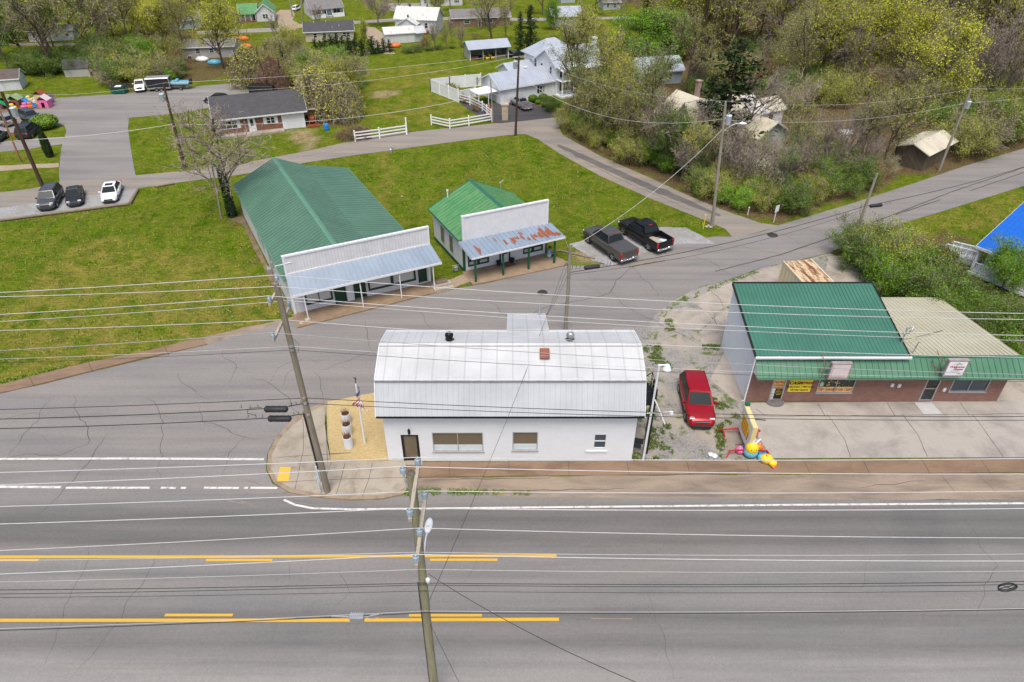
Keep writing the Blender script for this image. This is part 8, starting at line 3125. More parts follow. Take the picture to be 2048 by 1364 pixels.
def pickup(name,label,loc,head,paint_key,L=5.9,W=2.0,H=1.95,cover=True,k=1.0,group=None,bedlen=1.9):
 pm =M[paint_key]
 r =thing(name,label,'pickup truck',loc,head,group)
 r.scale =(k,k,k)
 w,h =W /2,L /2
 belt,hood,R_ =1.26,1.22,.42
 xb =-h +bedlen
 mb =MB()
 st =[(xb,w,.50,belt),(0,w,.48,belt),(h -1.7,w,.48,belt),(h -1.4,w,.48,hood),(h -.7,w *.98,.48,hood -.03),(h -.15,w *.95,.50,hood -.10),(h -.02,w *.88,.55,hood -.22)]
 loft(mb,[sec(*s,tuck=.04)for s in st])
 mb.build('body',pm,r)
 mb =MB()
 t =.09
 mb.box(-h +.05,-w,.52,xb -.02,-w +t,belt)
 mb.box(-h +.05,w -t,.52,xb -.02,w,belt)
 mb.box(-h +.05,-w +t,.52,xb -.02,w -t,.72)
 mb.box(xb -.08,-w +t,.72,xb -.02,w -t,belt)
 b =mb.build('bed',pm,r)
 mb =MB()
 mb.box(-h -.01,-w +.05,.62,-h +.06,w -.05,belt -.01)
 mb.box(-h -.03,-w +.25,belt -.10,-h -.01,w -.25,belt -.04)
 mb.build('tailgate',pm,b)
 if cover:
  mb =MB()
  mb.cbox(-h +.04,-w +.03,belt +.003,xb +.02,w -.03,belt +.05,.02)
  mb.build('bed_cover',plain('dark_grey_bed_cover',(.060,.062,.064),.7,0,.08),b)
 else:
  mb =MB()
  mb.box(-h +.08,-w +t +.005,.722,xb -.09,w -t -.005,.735)
  mb.build('bed_liner',M['blackplastic'],b)
 greenhouse(r,pm,h -1.45,h -2.15,xb +.42,xb +.06,w *.93,w *.76,belt -.02,H -.03,pillars=(.42,.86))
 xf,xr =h -1.0,-h +1.15
 for x in (xf,xr):
  for s in (1,-1):
   wheel(r,x,s *(w -.12),R_,.26)
 arches(r,(xf,xr),w *.995,R_)
 lamp_set(r,h -.12,-h +.02,w *.985,hood -.25,1.0,.28,.2,.17,.46)
 front_bits(r,h -.02,w *.85,hood -.32,.3,.55,.6)
 mirrors(r,h -1.75,w,belt +.12,pm)
 mb =MB()
 mb.cbox(-h -.16,-w +.06,.48,-h +.02,-w *.30,.66,.03)
 mb.cbox(-h -.16,w *.30,.48,-h +.02,w -.06,.66,.03)
 mb.cbox(-h -.12,-w *.30,.46,-h +.02,w *.30,.58,.03)
 bm =mb.build('rear_bumper',M['chrome'],r)
 plate_(bm,-h -.13,.55)
 mb =MB()
 mb.cbox(h -.1,-w *.9,.48,h +.08,w *.9,.68,.03)
 mb.build('front_bumper',M['chrome'],r)
 mb =MB()
 for s in (1,-1):
  mb.tube([(h -1.7,s *(w +.03),.42),(xb +.1,s *(w +.03),.42)],.05,6)
 mb.build('side_step',M['blackplastic'],r)
 mb =MB()
 mb.box(xb +.30,-.18,H -.03,xb +.40,.18,H +.02)
 mb.build('brake_lamp',M['taillight'],r)
 mb =MB()
 mb.box(-h -.10,-.05,.36,-h -.02,.05,.46)
 mb.box(-h -.28,-.04,.36,-h -.10,.04,.42)
 mb.ball((-h -.26,0,.46),.05,8,6)
 mb.build('tow_hitch',M['blackmetal'],r)
 return r
def from_wheels(uf,vf,ur,vr,L,half,side):
 """pose from the ground marks of the front and rear wheel on one side; side=+1 if those wheels are on the car's left"""
 f,b =G(uf,vf),G(ur,vr)
 d =(f -b).normalized()
 head =math.atan2(d.y,d.x)
 left =Vector((-d.y,d.x,0))
 c =(f +b)/2 -left *half *side
 return c,head
def from_front(u0,v0,u1,v1,L,k=1.0):
 """pose from the ground points under the two front corners as they appear left to right; the car faces the camera"""
 a,b =G(u0,v0),G(u1,v1)
 d =(b -a).normalized()
 n =Vector((d.y,-d.x,0))
 c =(a +b)/2 -n *(L *k /2 -.1)
 return c,math.atan2(n.y,n.x)
c,hd =from_wheels(1371,839,1360,789,4.55,.82,-1)
car('parked_car','red SUV parked on the weedy gravel beside the white building','car',c,hd,'carred','suv',4.52,1.86,1.68)
c,hd =from_wheels(1178,489,1221,520,6.0,.9,1)
pickup('pickup_truck','grey pickup with a dark bed cover on the gravel pad',c +Vector((.1,0,0)),hd,'carbronze',5.95,2.02,1.97,True)
c,hd =from_wheels(1250,473,1291,499,5.8,.9,1)
pk =pickup('pickup_truck','black pickup with an open bed beside the grey pickup',c +Vector((.1,0,0)),hd,'carblack',5.8,2.0,1.9,False)
bp =pk.location
rot =Matrix.Rotation(hd,3,'Z')
for q,sz,m,lab in (((-1.7,.25,.76),(.75,.55,.12),'concrete','pale folded cardboard lying in the bed of the black pickup'),((-2.25,-.2,.76),(.35,.28,.2),'film','blue white box in the bed of the black pickup')):
 mb =MB()
 mb.cbox(-sz[0],-sz[1],0,sz[0],sz[1],sz[2],.03)
 mb.slab((-sz[0]*.7,-sz[1]*1.2,sz[2]+.05),(sz[0]*.9,-sz[1]*.8,sz[2]+.02),(sz[0]*.6,sz[1]*1.1,sz[2]+.10),(-sz[0]*.8,sz[1]*.7,sz[2]+.03),.02)
 o =mb.build('cargo_box',M[m])
 o.location =bp +rot @ Vector(q)
 o.rotation_euler =(0,0,hd +.3)
 tag(o,lab,'box')
c,hd =from_front(75,425,113,421,4.8,.9)
car('parked_car','dark grey SUV at the left of three cars facing the lawn','car',c,hd,'cargrey','suv',4.8,1.95,1.75,'cars on the gravel parking',k=.9)
c,hd =from_front(136,417,167,412,4.2,.92)
car('parked_car','small dark car in the middle of three cars facing the lawn','car',c,hd,'cardark','sedan',4.3,1.72,1.48,'cars on the gravel parking',k=.92)
c,hd =from_front(202,410,237,406,4.8,.9)
car('parked_car','white sedan with sunroof at the end of the log edging','car',c,hd,'carwhite','sedan',4.75,1.84,1.45,'cars on the gravel parking',sunroof=True,k=.9)
K =.86
car('parked_car','silver SUV at the left edge of the parking lot','car',G(8,249),R(155),'carsilver','suv',4.6,1.85,1.68,'cars on the upper parking lot',k=K)
car('parked_car','dark green grey wagon behind the clipped hedge','car',G(64,241),R(-38),'carblueg','suv',4.7,1.85,1.65,'cars on the upper parking lot',k=K)
car('parked_car','dark SUV showing its rear on the side driveway','car',G(62,270),R(97),'cardark','suv',4.7,1.9,1.7,'cars on the upper parking lot',k=.92)
car('parked_car','dark car cut by the left edge of the photo','car',G(-8,284),R(97),'carblueg','suv',4.7,1.9,1.7,'cars on the upper parking lot',k=.92)
car('parked_car','black car half hidden by the bare tree near the brick house','car',G(438,205),R(172),'carblack','sedan',4.9,1.9,1.5,'cars on the upper parking lot',k=.84)
c,hd =from_front(271,187,292,185,5.6,.8)
pickup('pickup_truck','white pickup facing the camera beside the cargo trailer',c,hd,'carwhite',5.6,1.95,1.85,False,.78)
pickup('pickup_truck','silver pickup on the black driveway of the farmhouse',G(1042,214),R(118),'carsilver',5.8,2.0,1.9,False,.74)
car('parked_car','white car beside the far house with the porch','car',G(594,20),R(80),'carwhite','suv',4.7,1.9,1.7,'cars at the far houses',k=.62)
car('parked_car','red car under the carport at the upper left edge','car',G(6,87),R(10),'carred','sedan',4.7,1.9,1.5,'cars at the far houses',k=.68)
car('parked_car','white car among the trees at upper left','car',G(72,60),R(20),'carwhite','sedan',4.7,1.9,1.5,'cars at the far houses',k=.66)
car('parked_car','white car lying in the scrub beside the old wooden shed','car',G(1700,342),R(15),'carwhite','sedan',4.5,1.8,1.4,k=.75)
car('parked_car','grey car behind the bungalow at upper left','car',G(470,100),R(120),'carsilver','suv',4.6,1.9,1.7,'cars at the far houses',k=.7)
def cargo_trailer(label,loc,head,k,m,mt,Lx=4.2,stripes=False):
 t =thing('cargo_trailer',label,'trailer',loc,head,'cargo trailers')
 t.scale =(k,k,k)
 h =Lx /2
 mb =MB()
 mb.extx([(-1.05,.55),(1.05,.55),(1.05,2.35),(.95,2.45),(-.95,2.45),(-1.05,2.35)],-h,h)
 b =mb.build('body',M[m],t)
 mb =MB()
 mb.extx([(-1.07,2.36),(1.07,2.36),(.97,2.49),(-.97,2.49)],-h -.02,h +.02)
 for x in (-h,h):
  for y in (-1.05,1.05):
   mb.box(x -.05,y -.05,.5,x +.05,y +.05,2.4)
 for y in (-1.07,1.07):
  mb.box(-h,y -.02,.5,h,y +.02,.72)
 mb.build('trim',M[mt],b)
 mb =MB()
 mb.bar((h,.6,.55),(h +1.3,0,.5),.1)
 mb.bar((h,-.6,.55),(h +1.3,0,.5),.1)
 mb.tube([(h +1.2,0,0),(h +1.2,0,.9)],.05,6)
 mb.build('drawbar',M['blackmetal'],t)
 for x in (-.45,.4):
  for y in (-1.12,1.12):
   wheel(t,x,y,.34,.2)
 mb =MB()
 for y in (-1.12,1.12):
  mb.box(-.95,y -.12,.72,.9,y +.12,.78)
 mb.build('mudguard',M[mt],t)
 if stripes:
  mb =MB()
  for k2 in range(3):
   mb.box(-.6 +k2 *.5,-1.065,1.9,-.35 +k2 *.5,-1.052,2.1)
  mb.box(1.2,-1.065,1.2,1.9,-1.052,1.5)
  mb.build('decal',M['lampgrey'],b)
 return t
cargo_trailer('black cargo trailer with pale roof between the white pickup and the boat',G(322,180),R(190),.78,'cardark','galv')
cargo_trailer('black cargo trailer behind the brick house',G(530,197),R(176),.8,'blackplastic','blackmetal',4.4,True)
b =thing('boat','blue motor boat on a trailer beside the black cargo trailer','boat',G(357,178),R(186))
b.scale =(.78,)*3
mb =MB()
secs =[]
for x,w,z0,z1 in ((-2.4,1.0,.65,1.35),(-1.2,1.05,.6,1.35),(0,1.05,.6,1.4),(1.2,.9,.65,1.45),(2.1,.5,.85,1.5),(2.7,.06,1.25,1.52)):
 secs.append([(x,-w,z1),(x,-w *.85,(z0 +z1)/2),(x,0,z0),(x,w *.85,(z0 +z1)/2),(x,w,z1)])
loft(mb,secs,0,True)
mb.build('hull',plain('pale_blue_hull',(.25,.36,.42),.4),b)
mb =MB()
mb.cbox(-2.1,-.8,1.36,.2,.8,1.42,.02)
mb.cbox(.2,-.7,1.42,1.4,.7,1.52,.03)
mb.cbox(-.4,-.6,1.42,.1,.6,1.85,.05)
mb.build('deck',M['toyblue'],b)
mb =MB()
mb.cbox(-2.9,-.22,.9,-2.35,.22,1.2,.04)
mb.cbox(-2.95,-.25,1.2,-2.4,.25,2.0,.08)
mb.build('outboard_motor',M['blackplastic'],b)
mb =MB()
mb.bar((-2.2,.6,.5),(3.6,0,.5),.1)
mb.bar((-2.2,-.6,.5),(3.6,0,.5),.1)
mb.build('trailer_frame',M['galv'],b)
for y in (-1.0,1.0):
 wheel(b,-.8,y,.32,.2)
p =G(241,186)
d =thing('dumpster','dark green dumpster with a pale sheet on its lid at the lot edge','dumpster',p,R(4))
d.scale =(.85,)*3
mb =MB()
mb.extx([(-.75,.15),(.75,.15),(.9,1.3),(-.9,1.05)],-1.1,1.1)
for x in (-1.13,-.4,.4,1.07):
 mb.box(x,-.95,.2,x +.07,-.86,1.05)
mb.box(-1.3,-.15,.75,1.3,.15,.95)
mb.build('body',M['dumpster'],d)
mb =MB()
mb.slab((-1.12,-.95,1.1),(1.12,-.95,1.1),(1.12,.95,1.36),(-1.12,.95,1.36),.06)
mb.build('lid',M['blackplastic'],d)
mb =MB()
mb.slab((-.5,-.6,1.2),(.6,-.5,1.21),(.5,.2,1.30),(-.4,.15,1.29),.03)
mb.build('sheet',M['lampgrey'],d)
p =G(626,246)
t =thing('tractor','small red orange tractor with front loader beside the brick house','tractor',p,R(-75))
t.scale =(.82,)*3
mb =MB()
mb.cbox(-.3,-.35,.6,1.4,.35,1.3,.08)
mb.cbox(-1.0,-.5,.7,-.2,.5,1.0,.06)
mb.box(-.95,-.9,1.0,-.2,-.55,1.1)
mb.box(-.95,.55,1.0,-.2,.9,1.1)
mb.build('body',M['rust']if False else plain('red_orange_tractor_paint',(.30,.07,.03),.5),t)
for x,y,r_ in ((-.6,.75,.62),(-.6,-.75,.62),(1.1,.6,.4),(1.1,-.6,.4)):
 wheel(t,x,y,r_,.3)
mb =MB()
for y in (-.5,.5):
 mb.bar((.1,y,1.2),(1.9,y,.45),.1,.14)
mb.extx([(-.9,.1),(.9,.1),(.9,.55),(-.9,.55)],2.2,2.25)
mb.box(1.8,-.9,.08,2.22,.9,.14)
mb.build('loader',plain('red_orange_loader',(.32,.085,.035),.5),t)
mb =MB()
mb.cbox(-.7,-.25,1.0,-.3,.25,1.15,.04)
mb.cbox(-.75,-.25,1.1,-.65,.25,1.5,.04)
mb.build('seat',M['blackplastic'],t)
mb =MB()
for y in (-.5,.5):
 mb.tube([(-.9,y,1.0),(-.9,y,2.3)],.035,6)
mb.slab((-1.4,-.75,2.32),(.5,-.75,2.32),(.5,.75,2.32),(-1.4,.75,2.32),.06)
mb.build('canopy',M['concrete'],t)
b =G(730,889)
tp =AT(710,757,b.y)
fp =thing('flagpole','white flagpole on the straw bed carrying a striped flag','flagpole',b)
d =tp -b
mb =MB()
mb.tube([(0,0,0),(d.x *.5,0,d.z *.5),(d.x *.93,0,d.z *.93)],[.07,.06,.05],10)
mb.build('pole',M['white'],fp)
mb =MB()
mb.tube([(d.x *.93,0,d.z *.93),(d.x *.98,0,d.z *.98)],.03,6)
mb.ball((d.x *1.0 +.02,0,d.z *1.0),(.05,.04,.12),8,6)
mb.tube([(d.x,0,d.z),(d.x -.08,0,d.z +.06)],.03,5)
mb.build('finial',M['barrelrust'],fp)
def flag():
 H0,Wf =1.0,1.6
 nu,nv =26,26
 top =b.lerp(tp,.88)
 ax =(tp -b).normalized()
 V,F,MI =[],[],[]
 for j in range(nv +1):
  t =j /nv              # down the hoist
  for i in range(nu +1):
   s =i /nu          # along the fly
   drop =s *1.30
   amp =.13 *(1 -.5 *s)
   x =.05 +amp *math.sin(s *12 +t *1.5)+s *(.10 +.55 *t *s)-.50 *s *(1 -t)*s
   y =-.06 +amp *math.cos(s *12 +t *2.2)-.1 *s
   q =top -ax *(t *H0 *.62)
   V.append((q.x +x -.10 *t *s,q.y +y,q.z -drop *(1 -.12 *t)+.05 *math.sin(s *9 +t *3)))
 for j in range(nv):
  for i in range(nu):
   a =j *(nu +1)+i
   F.append((a,a +1,a +nu +2,a +nu +1))
   t,s =(j +.5)/nv,(i +.5)/nu
   if s <.42 and t <5 /9:
    star =(i +j)% 3 ==0 and i % 2 ==1
    MI.append(3 if star else 2)
   else:
    MI.append(0 if int(t *9)% 2 ==0 else 1)
 mb =MB()
 mb.v,mb.f,mb.m,mb.s =V,F,MI,[True]*len(F)
 o =mb.build('flag',[plain('flag_red',(.48,.012,.03),.8),plain('flag_white',(.78,.77,.78),.8),plain('flag_navy',(.02,.025,.13),.8),plain('flag_star_white',(.35,.35,.45),.8)])
 o.data.transform(Matrix.Translation((-b.x,-b.y,0)))
 o.location =(b.x,b.y,0)
 tag(o,'red white and blue striped flag hanging from the white flagpole','flag')
flag()
for k,(u,v,lab)in enumerate(((694,846,'ribbed white planter with dry brown grass, farthest from the highway'),(696,868,'ribbed white planter with dry brown grass in the middle of the row'),(698,893,'ribbed white planter with dry brown grass, nearest the highway'))):
 p =G(u,v,.1)
 r =thing('planter',lab,'planter',p,0,'white planters on the straw bed')
 mb =MB()
 prof =[]
 for i in range(17):
  prof.append((.27 +.018 *math.sin(i *PI),i *.05))
  prof.append((.29 if i % 2 else .265,i *.05 +.02))
 prof += [(.29,.86),(.255,.86),(.25,.78)]
 mb.lathe(prof,(0,0,0),20)
 mb.build('pot',M['white'],r)
 mb =MB()
 mb.lathe([(.25,.80),(.12,.82),(0,.83)],(0,0,0),16)
 mb.build('soil',M['barrelrust'],r)
 rg =random.Random(k)
 mb =MB()
 for _ in range(150):
  a,rr =rg.uniform(0,6.28),.2 *math.sqrt(rg.random())
  p0 =Vector((math.cos(a)*rr,math.sin(a)*rr,.8))
  dd =Vector((math.cos(a)*rg.uniform(.0,.45),math.sin(a)*rg.uniform(0,.45),1)).normalized()*rg.uniform(.2,.6)
  q =dd.cross(Vector((rg.gauss(0,1),rg.gauss(0,1),0))).normalized()*.008
  mb.add([p0 -q,p0 +q,p0 +dd],[(0,1,2)])
 mb.build('dry_grass',M['drygrass'],r)
p =G(886,577)
r =thing('step_block','concrete step block with a grey trough between the two stores','step block',p,R(22))
mb =MB()
mb.cbox(-.85,-.45,0,.85,.45,.28,.03)
mb.cbox(-.70,-.15,.28,.75,.45,.48,.03)
mb.build('block',M['roughpad'],r)
mb =MB()
mb.box(-.5,.0,.48,.45,.05,.72)
mb.box(-.5,.32,.48,.45,.37,.72)
mb.box(-.5,.05,.48,-.45,.32,.72)
mb.box(.40,.05,.48,.45,.32,.72)
mb.box(-.45,.05,.48,.40,.32,.6)
mb.build('trough',M['timber'],r)
mb =MB()
mb.prism(px((868,575),(925,551),(945,548),(952,562),(920,572),(905,580),(872,588)),0,.12)
mb.build('store_walk',stained('tan_walk_concrete',(.33,.26,.18),(.24,.18,.12),(.4,.7),1.2,.9,20),None,'structure')
for u,v,lab in ((997.5,530,'black flower pot left of the porch store door'),(1024,525,'black flower pot right of the porch store door')):
 p =G(u,v,.14)
 mb =MB()
 mb.lathe([(.14,0),(.22,.36),(.24,.40),(.21,.40),(.18,.30),(0,.30)],(0,0,0),16)
 o =mb.build('flower_pot',M['blackplastic'])
 o.location =p
 tag(o,lab,'pot','black pots on the porch')
def seated_person():
 p =G(1096,513,.14)
 hd =R(24.3)
 root =thing('person','person in a light blue shirt and dark trousers sitting on the porch end','person',p,hd -R(20))
 me =bpy.data.meshes.new('body')
 J =[(0,0,.12,.15),(.02,0,.32,.145),(.06,0,.50,.16),(.10,0,.60,.075),(.13,0,.66,.055),
   (.10,.11,.12,.105),(.42,.17,.22,.075),(.60,.16,-.08,.05),(.72,.16,-.10,.035),
   (.10,-.11,.12,.105),(.44,-.14,.16,.075),(.62,-.13,-.10,.05),(.74,-.13,-.12,.035),
   (.06,.19,.52,.06),(.16,.24,.30,.048),(.38,.18,.28,.036),(.44,.16,.29,.03),
   (.06,-.19,.52,.06),(.18,-.22,.32,.048),(.38,-.12,.34,.036),(.44,-.09,.35,.03)]
 E_ =[(0,1),(1,2),(2,3),(3,4),(0,5),(5,6),(6,7),(7,8),(0,9),(9,10),(10,11),(11,12),(2,13),(13,14),(14,15),(15,16),(2,17),(17,18),(18,19),(19,20)]
 J += [(.17,0,.76,.085),(.16,0,.86,.08)]
 E_ += [(4,21),(21,22)]
 for base,sy in ((16,1),(20,-1)):
  bx_,by_,bz_,_ =J[base]
  for f in range(5):
   off =(f -2)*.016
   L =(.055,.065,.07,.062,.05)[f]
   i =len(J)
   if f ==4:
    J.append((bx_ +.01,by_ -.035 *sy,bz_ +.01,.010))
    J.append((bx_ +.04,by_ -.045 *sy,bz_ +.0,.008))
    E_ += [(base,i),(i,i +1)]
   else:
    J.append((bx_ +.045,by_ +off,bz_ +.005,.010))
    J.append((bx_ +.045 +L *.6,by_ +off,bz_ -.02,.008))
    E_ += [(base,i),(i,i +1)]
 me.from_pydata([j[:3]for j in J],E_,[])
 tmp =bpy.data.objects.new('body_tmp',me)
 COL.objects.link(tmp)
 sk =tmp.modifiers.new('skin','SKIN')
 for i,j in enumerate(J):
  me.skin_vertices[0].data[i].radius =(j[3],j[3])
 me.skin_vertices[0].data[0].use_root =True
 ss =tmp.modifiers.new('sub','SUBSURF')
 ss.levels =ss.render_levels =2
 dg =bpy.context.evaluated_depsgraph_get()
 m2 =bpy.data.meshes.new_from_object(tmp.evaluated_get(dg))
 bpy.data.objects.remove(tmp)
 m2.name ='body'
 m2.materials.clear()
 skin =plain('skin',(.34,.18,.12),.6)
 shirt =plain('light_blue_shirt',(.30,.42,.62),.85,0,.15,12)
 pants =plain('dark_trousers',(.02,.022,.035),.9)
 shoe =plain('dark_shoes',(.03,.025,.022),.7)
 for m in (skin,shirt,pants,shoe):
  m2.materials.append(m)
 for pl in m2.polygons:
  c =pl.center
  pl.use_smooth =True
  if c.z >.645 or (c.x >.30 and c.z >.25 and abs(c.y)<.24):
   k =0
  elif c.x >.64 and c.z <.05:
   k =3
  elif c.z <.20 or (c.x >.24 and c.z <.26):
   k =2
  else:
   k =1
  pl.material_index =k
 o =bpy.data.objects.new('body',m2)
 COL.objects.link(o)
 o.parent =root
 mb =MB()
 mb.ball((.145,0,.865),(.102,.088,.095),14,8)
 mb.ball((.09,0,.80),(.06,.080,.09),12,7)
 mb.build('hair',plain('black_hair',(.012,.010,.009),.8,0,.3,30),root)
 mb =MB()
 mb.ball((.255,0,.79),(.018,.014,.02),8,6)
 for s in (1,-1):
  mb.ball((.165,s *.083,.79),(.022,.012,.03),8,6)
 mb.build('nose_and_ears',skin,root)
 mb =MB()
 for s in (1,-1):
  mb.ball((.246,s *.034,.815),(.008,.012,.007),8,6)
 mb.ball((.243,0,.745),(.008,.022,.006),8,6)
 mb.build('eyes_and_mouth',plain('dark_face_detail',(.05,.03,.025),.6),root)
 root.scale =(1.12,)*3
 q =root.matrix_basis @ Vector((.28,-.32,0))
 mb =MB()
 mb.ball((0,0,.2),(.19,.17,.20),14,10,0,.04,random.Random(2))
 mb.tube([(-.08,0,.36),(-.05,0,.46),(.05,0,.46),(.08,0,.36)],.015,6)
 o =mb.build('shopping_bag',plain('pale_blue_bag',(.30,.50,.58),.5,0,.25,9))
 o.location =G(1098,515,.14)
 tag(o,'pale blue bag on the porch in front of the seated person','bag')
seated_person()
def post_sign(name,u,v,vt,label,cat,shape,face,back='galv',rz=0,postm='galv'):
 p =G(u,v)
 h =AT(u,vt,p.y).z
 r =thing(name,label,cat,p,rz)
 mb =MB()
 mb.box(-.03,-.03,0,.03,.03,h)
 mb.build('post',M[postm],r)
 mb =MB()
 if shape =='oct':
  c =[(.38 *math.cos(PI /8 +k *PI /4),h -.1 +.38 *math.sin(PI /8 +k *PI /4))for k in range(8)]
  mb.add([(x,-.05,z)for x,z in c]+[(x,-.035,z)for x,z in c],[tuple(range(8)),tuple(range(15,7,-1))]+[(i,8 +i,8 +(i +1)% 8,(i +1)% 8)for i in range(8)])
 else:
  mb.box(-.28,-.05,h -.35,.28,-.035,h +.35)
 mb.build('sign_plate',M[face],r)
 return r
post_sign('stop_sign',1420,447,420,'stop sign seen from behind beside the lane mouth pole','road sign','oct','galv',rz=R(60))
post_sign('road_sign',1547,445,417,'small pale road sign on a white post by the wood edge','road sign','box','lampgrey',rz=R(35),postm='lampgrey')
for u,v,vt,lab,m in ((1406,458,430,'slim yellow marker post in the grass by the lane mouth','toyyellow'),(1495,430,415,'short white stake at the edge of the wood','white'),(372,334,322,'short pale stake by the back road','white')):
 p =G(u,v)
 mb =MB()
 h =AT(u,vt,p.y).z
 mb.tube([(0,0,0),(.02,0,h)],.045,6)
 mb.box(-.06,-.06,h,.08,.06,h +.04)
 o =mb.build('marker_post',M[m])
 o.location =p
 tag(o,lab,'marker post')
rg =random.Random(9)
def rock(u,v,r,lab,m='roughpad',group=None):
 p =G(u,v)
 mb =MB()
 mb.ball((0,0,r *.45),(r,r *.8,r *.6),9,6,0,.16,rg)
 o =mb.build('rock',M[m])
 o.location =p
 o.rotation_euler =(0,0,rg.uniform(0,6))
 tag(o,lab,'rock',group)
for k,(u,v)in enumerate(((1412,455),(1417,453),(1421,456),(1425,452))):
 rock(u,v,.2,'pale rock at the foot of the lane mouth pole','roughpad','rocks at the lane mouth pole')
rock(1421,911,.2,'white stone on the gravel yard, left of two','lampgrey')
rock(1428,914,.22,'white stone on the gravel yard, right of two','lampgrey')
rock(804,394,.16,'small pale lump on the lawn behind the stores','roughpad')
rock(617,642,.3,'broken concrete lump under the corner of the big store awning')
rock(604,648,.25,'second concrete lump under the corner of the big store awning')
p =G(782,302)
mb =MB()
mb.lathe([(.20,-.5),(.23,-.5),(.23,.5),(.20,.5)],(0,0,.15),14,axis='y')
mb.lathe([(0,-.3),(.20,-.3)],(0,0,.15),14,axis='y')
o =mb.build('culvert_pipe',M['galv'])
o.location =p
tag(o,'grey culvert pipe end in the ditch by the back road','pipe')
p =G(654,261)
mb =MB()
mb.lathe([(.27,0),(.29,.05),(.29,.28),(.305,.31),(.29,.34),(.29,.58),(.305,.61),(.29,.64),(.29,.85),(.26,.9),(0,.9)],(0,0,0),18)
o =mb.build('barrel',M['blue'])
o.location =p
tag(o,'bright blue plastic barrel on the grass by the brick house','barrel')
a,c =G(1479,868),G(1493,906)
f =Vector((c.x -a.x,c.y -a.y,0))
L =f.length
ang =math.atan2(f.y,f.x)
r =thing('portable_sign','tall portable yellow sign board on red legs beside the shop forecourt','sign',(a.x,a.y,0),ang)
Hs =2.35
mb =MB()
mb.box(-.1,-.14,.45,L +.3,.14,Hs)
mb.build('cabinet',M['paleyellow'],r)
mb =MB()
mb.box(-.05,-.152,.5,L +.25,-.14,Hs -.05)
mb.build('sign_face',M['lampgrey'],r)
mb =MB()
mb.box(.2,-.165,1.0,L *.82,-.152,Hs -.35)
bn =mb.build('banner',M['signyellow'],r)
rg2 =random.Random(12)
mb =MB()
for row in range(4):
 z =Hs -.55 -row *.27
 x =.3
 while x <L *.75:
  wd =rg2.uniform(.05,.12)
  mb.box(x,-.172,z -.08,x +wd,-.165,z +.08)
  x += wd +.06
mb.build('lettering',M['inkorange'],bn)
mb =MB()
mb.box(L *.86,-.165,.95,L *.93,-.152,1.35)
mb.ball((L *.89,-.16,1.45),(.08,.012,.08),10,6)
mb.build('arrow',M['red'],r)
mb =MB()
mb.box(L *.86,-.166,1.55,L *1.02,-.153,1.85)
mb.build('sticker',M['toyyellow'],r)
mb =MB()
for x in (0,L +.2):
 for y in (-1,1):
  mb.bar((x,0,.5),(x,y *1.1,.38),.07)
  mb.bar((x,y *1.1,.42),(x +(.25 if x else -.25),y *1.35,.03),.07)
  mb.bar((x,y *1.1,.42),(x -(.35 if x else -.35),y *1.0,.03),.07)
 mb.box(x -.06,-.06,0,x +.06,.06,.5)
mb.build('legs_frame',M['red'],r)
mb =MB()
mb.box(-.16,-.1,Hs,.05,.16,Hs +.22)
mb.build('lamp_box',M['dumpster'],r)
def inflat(name,u,v,lab,build,z=0):
 p =G(u,v)
 r =thing(name,lab,'inflatable',(p.x,p.y,z),0,'easter inflatables')
 build(r)
 return r
def ballpart(r,c,rad,m,name='body',nu=16,nv=10):
 mb =MB()
 mb.ball(c,rad,nu,nv)
 return mb.build(name,M[m],r)
for u,v,m,lab in ((1478,906,'toypink','pink inflatable ball at the left of the row'),(1487,906,'toydeep','blue inflatable ball beside the pink one'),(1510,907,'toygreen','green inflatable ball right of the yellow chick'),(1516,900,'toyorange','orange inflatable ball at the right of the row')):
 inflat('inflatable_ball',u,v,lab,lambda r,m=m:(ballpart(r,(0,0,.26),.26,m),ballpart(r,(0,0,.525),(.04,.04,.02),'lampgrey','valve',8,4)))
def chick(r):
 ballpart(r,(0,0,.36),(.44,.40,.38),'toyblue','egg')
 ballpart(r,(0,0,.72),(.40,.38,.42),'toyyellow','body')
 for s in (-1,1):
  mb =MB()
  mb.tube([(s *.10 +.05,0,1.05),(s *.14 +.12,0,1.25),(s *.16 +.22,0,1.42)],[.08,.10,.06],8)
  mb.build('ear',M['lampgrey'],r)
  ballpart(r,(s *.13,-.34,.82),(.035,.02,.05),'ink','eye',8,5)
 ballpart(r,(0,-.38,.72),(.05,.05,.035),'toyorange','beak',8,5)
inflat('inflatable_chick',1499,912,'round yellow inflatable with pale ears sitting in a blue egg',chick)
def duck(r):
 q =Matrix.Rotation(R(75),3,'X')@ Matrix.Rotation(R(-25),3,'Y')
 mb =MB()
 mb.ball((-.05,.05,.34),(.52,.42,.40),16,10,rot=Matrix.Rotation(R(20),3,'Y'))
 mb.ball((.30,-.35,.30),(.32,.32,.28),14,9)
 mb.build('body',M['toyyellow'],r)
 ballpart(r,(-.42,.25,.30),(.26,.34,.30),'toyblue','egg')
 mb =MB()
 mb.slab((-.5,.45,.35),(.25,.75,.2),(.3,.85,.35),(-.45,.6,.5),.06)
 mb.build('flap',M['toydeep']if False else M['blue'],r)
 for c in ((.25,-.65,.2),(.45,-.5,.15)):
  ballpart(r,c,(.14,.16,.10),'toyorange','foot',10,6)
 ballpart(r,(-.15,.0,.72),(.07,.16,.06),'toyorange','wing',10,6)
 ballpart(r,(.36,-.78,.12),(.08,.08,.08),'toypink','bow',8,5)
 r.scale =(.8,.72,.8)
inflat('inflatable_duck',1533,925,'yellow inflatable chick fallen on its side by the walk',duck)
mb =MB()
mb.tube([(0,0,.03),(.5,.1,.04),(1.1,.05,.03),(1.6,-.15,.03)],.025,5)
o =mb.build('branch',M['bark'])
o.location =G(1470,891)
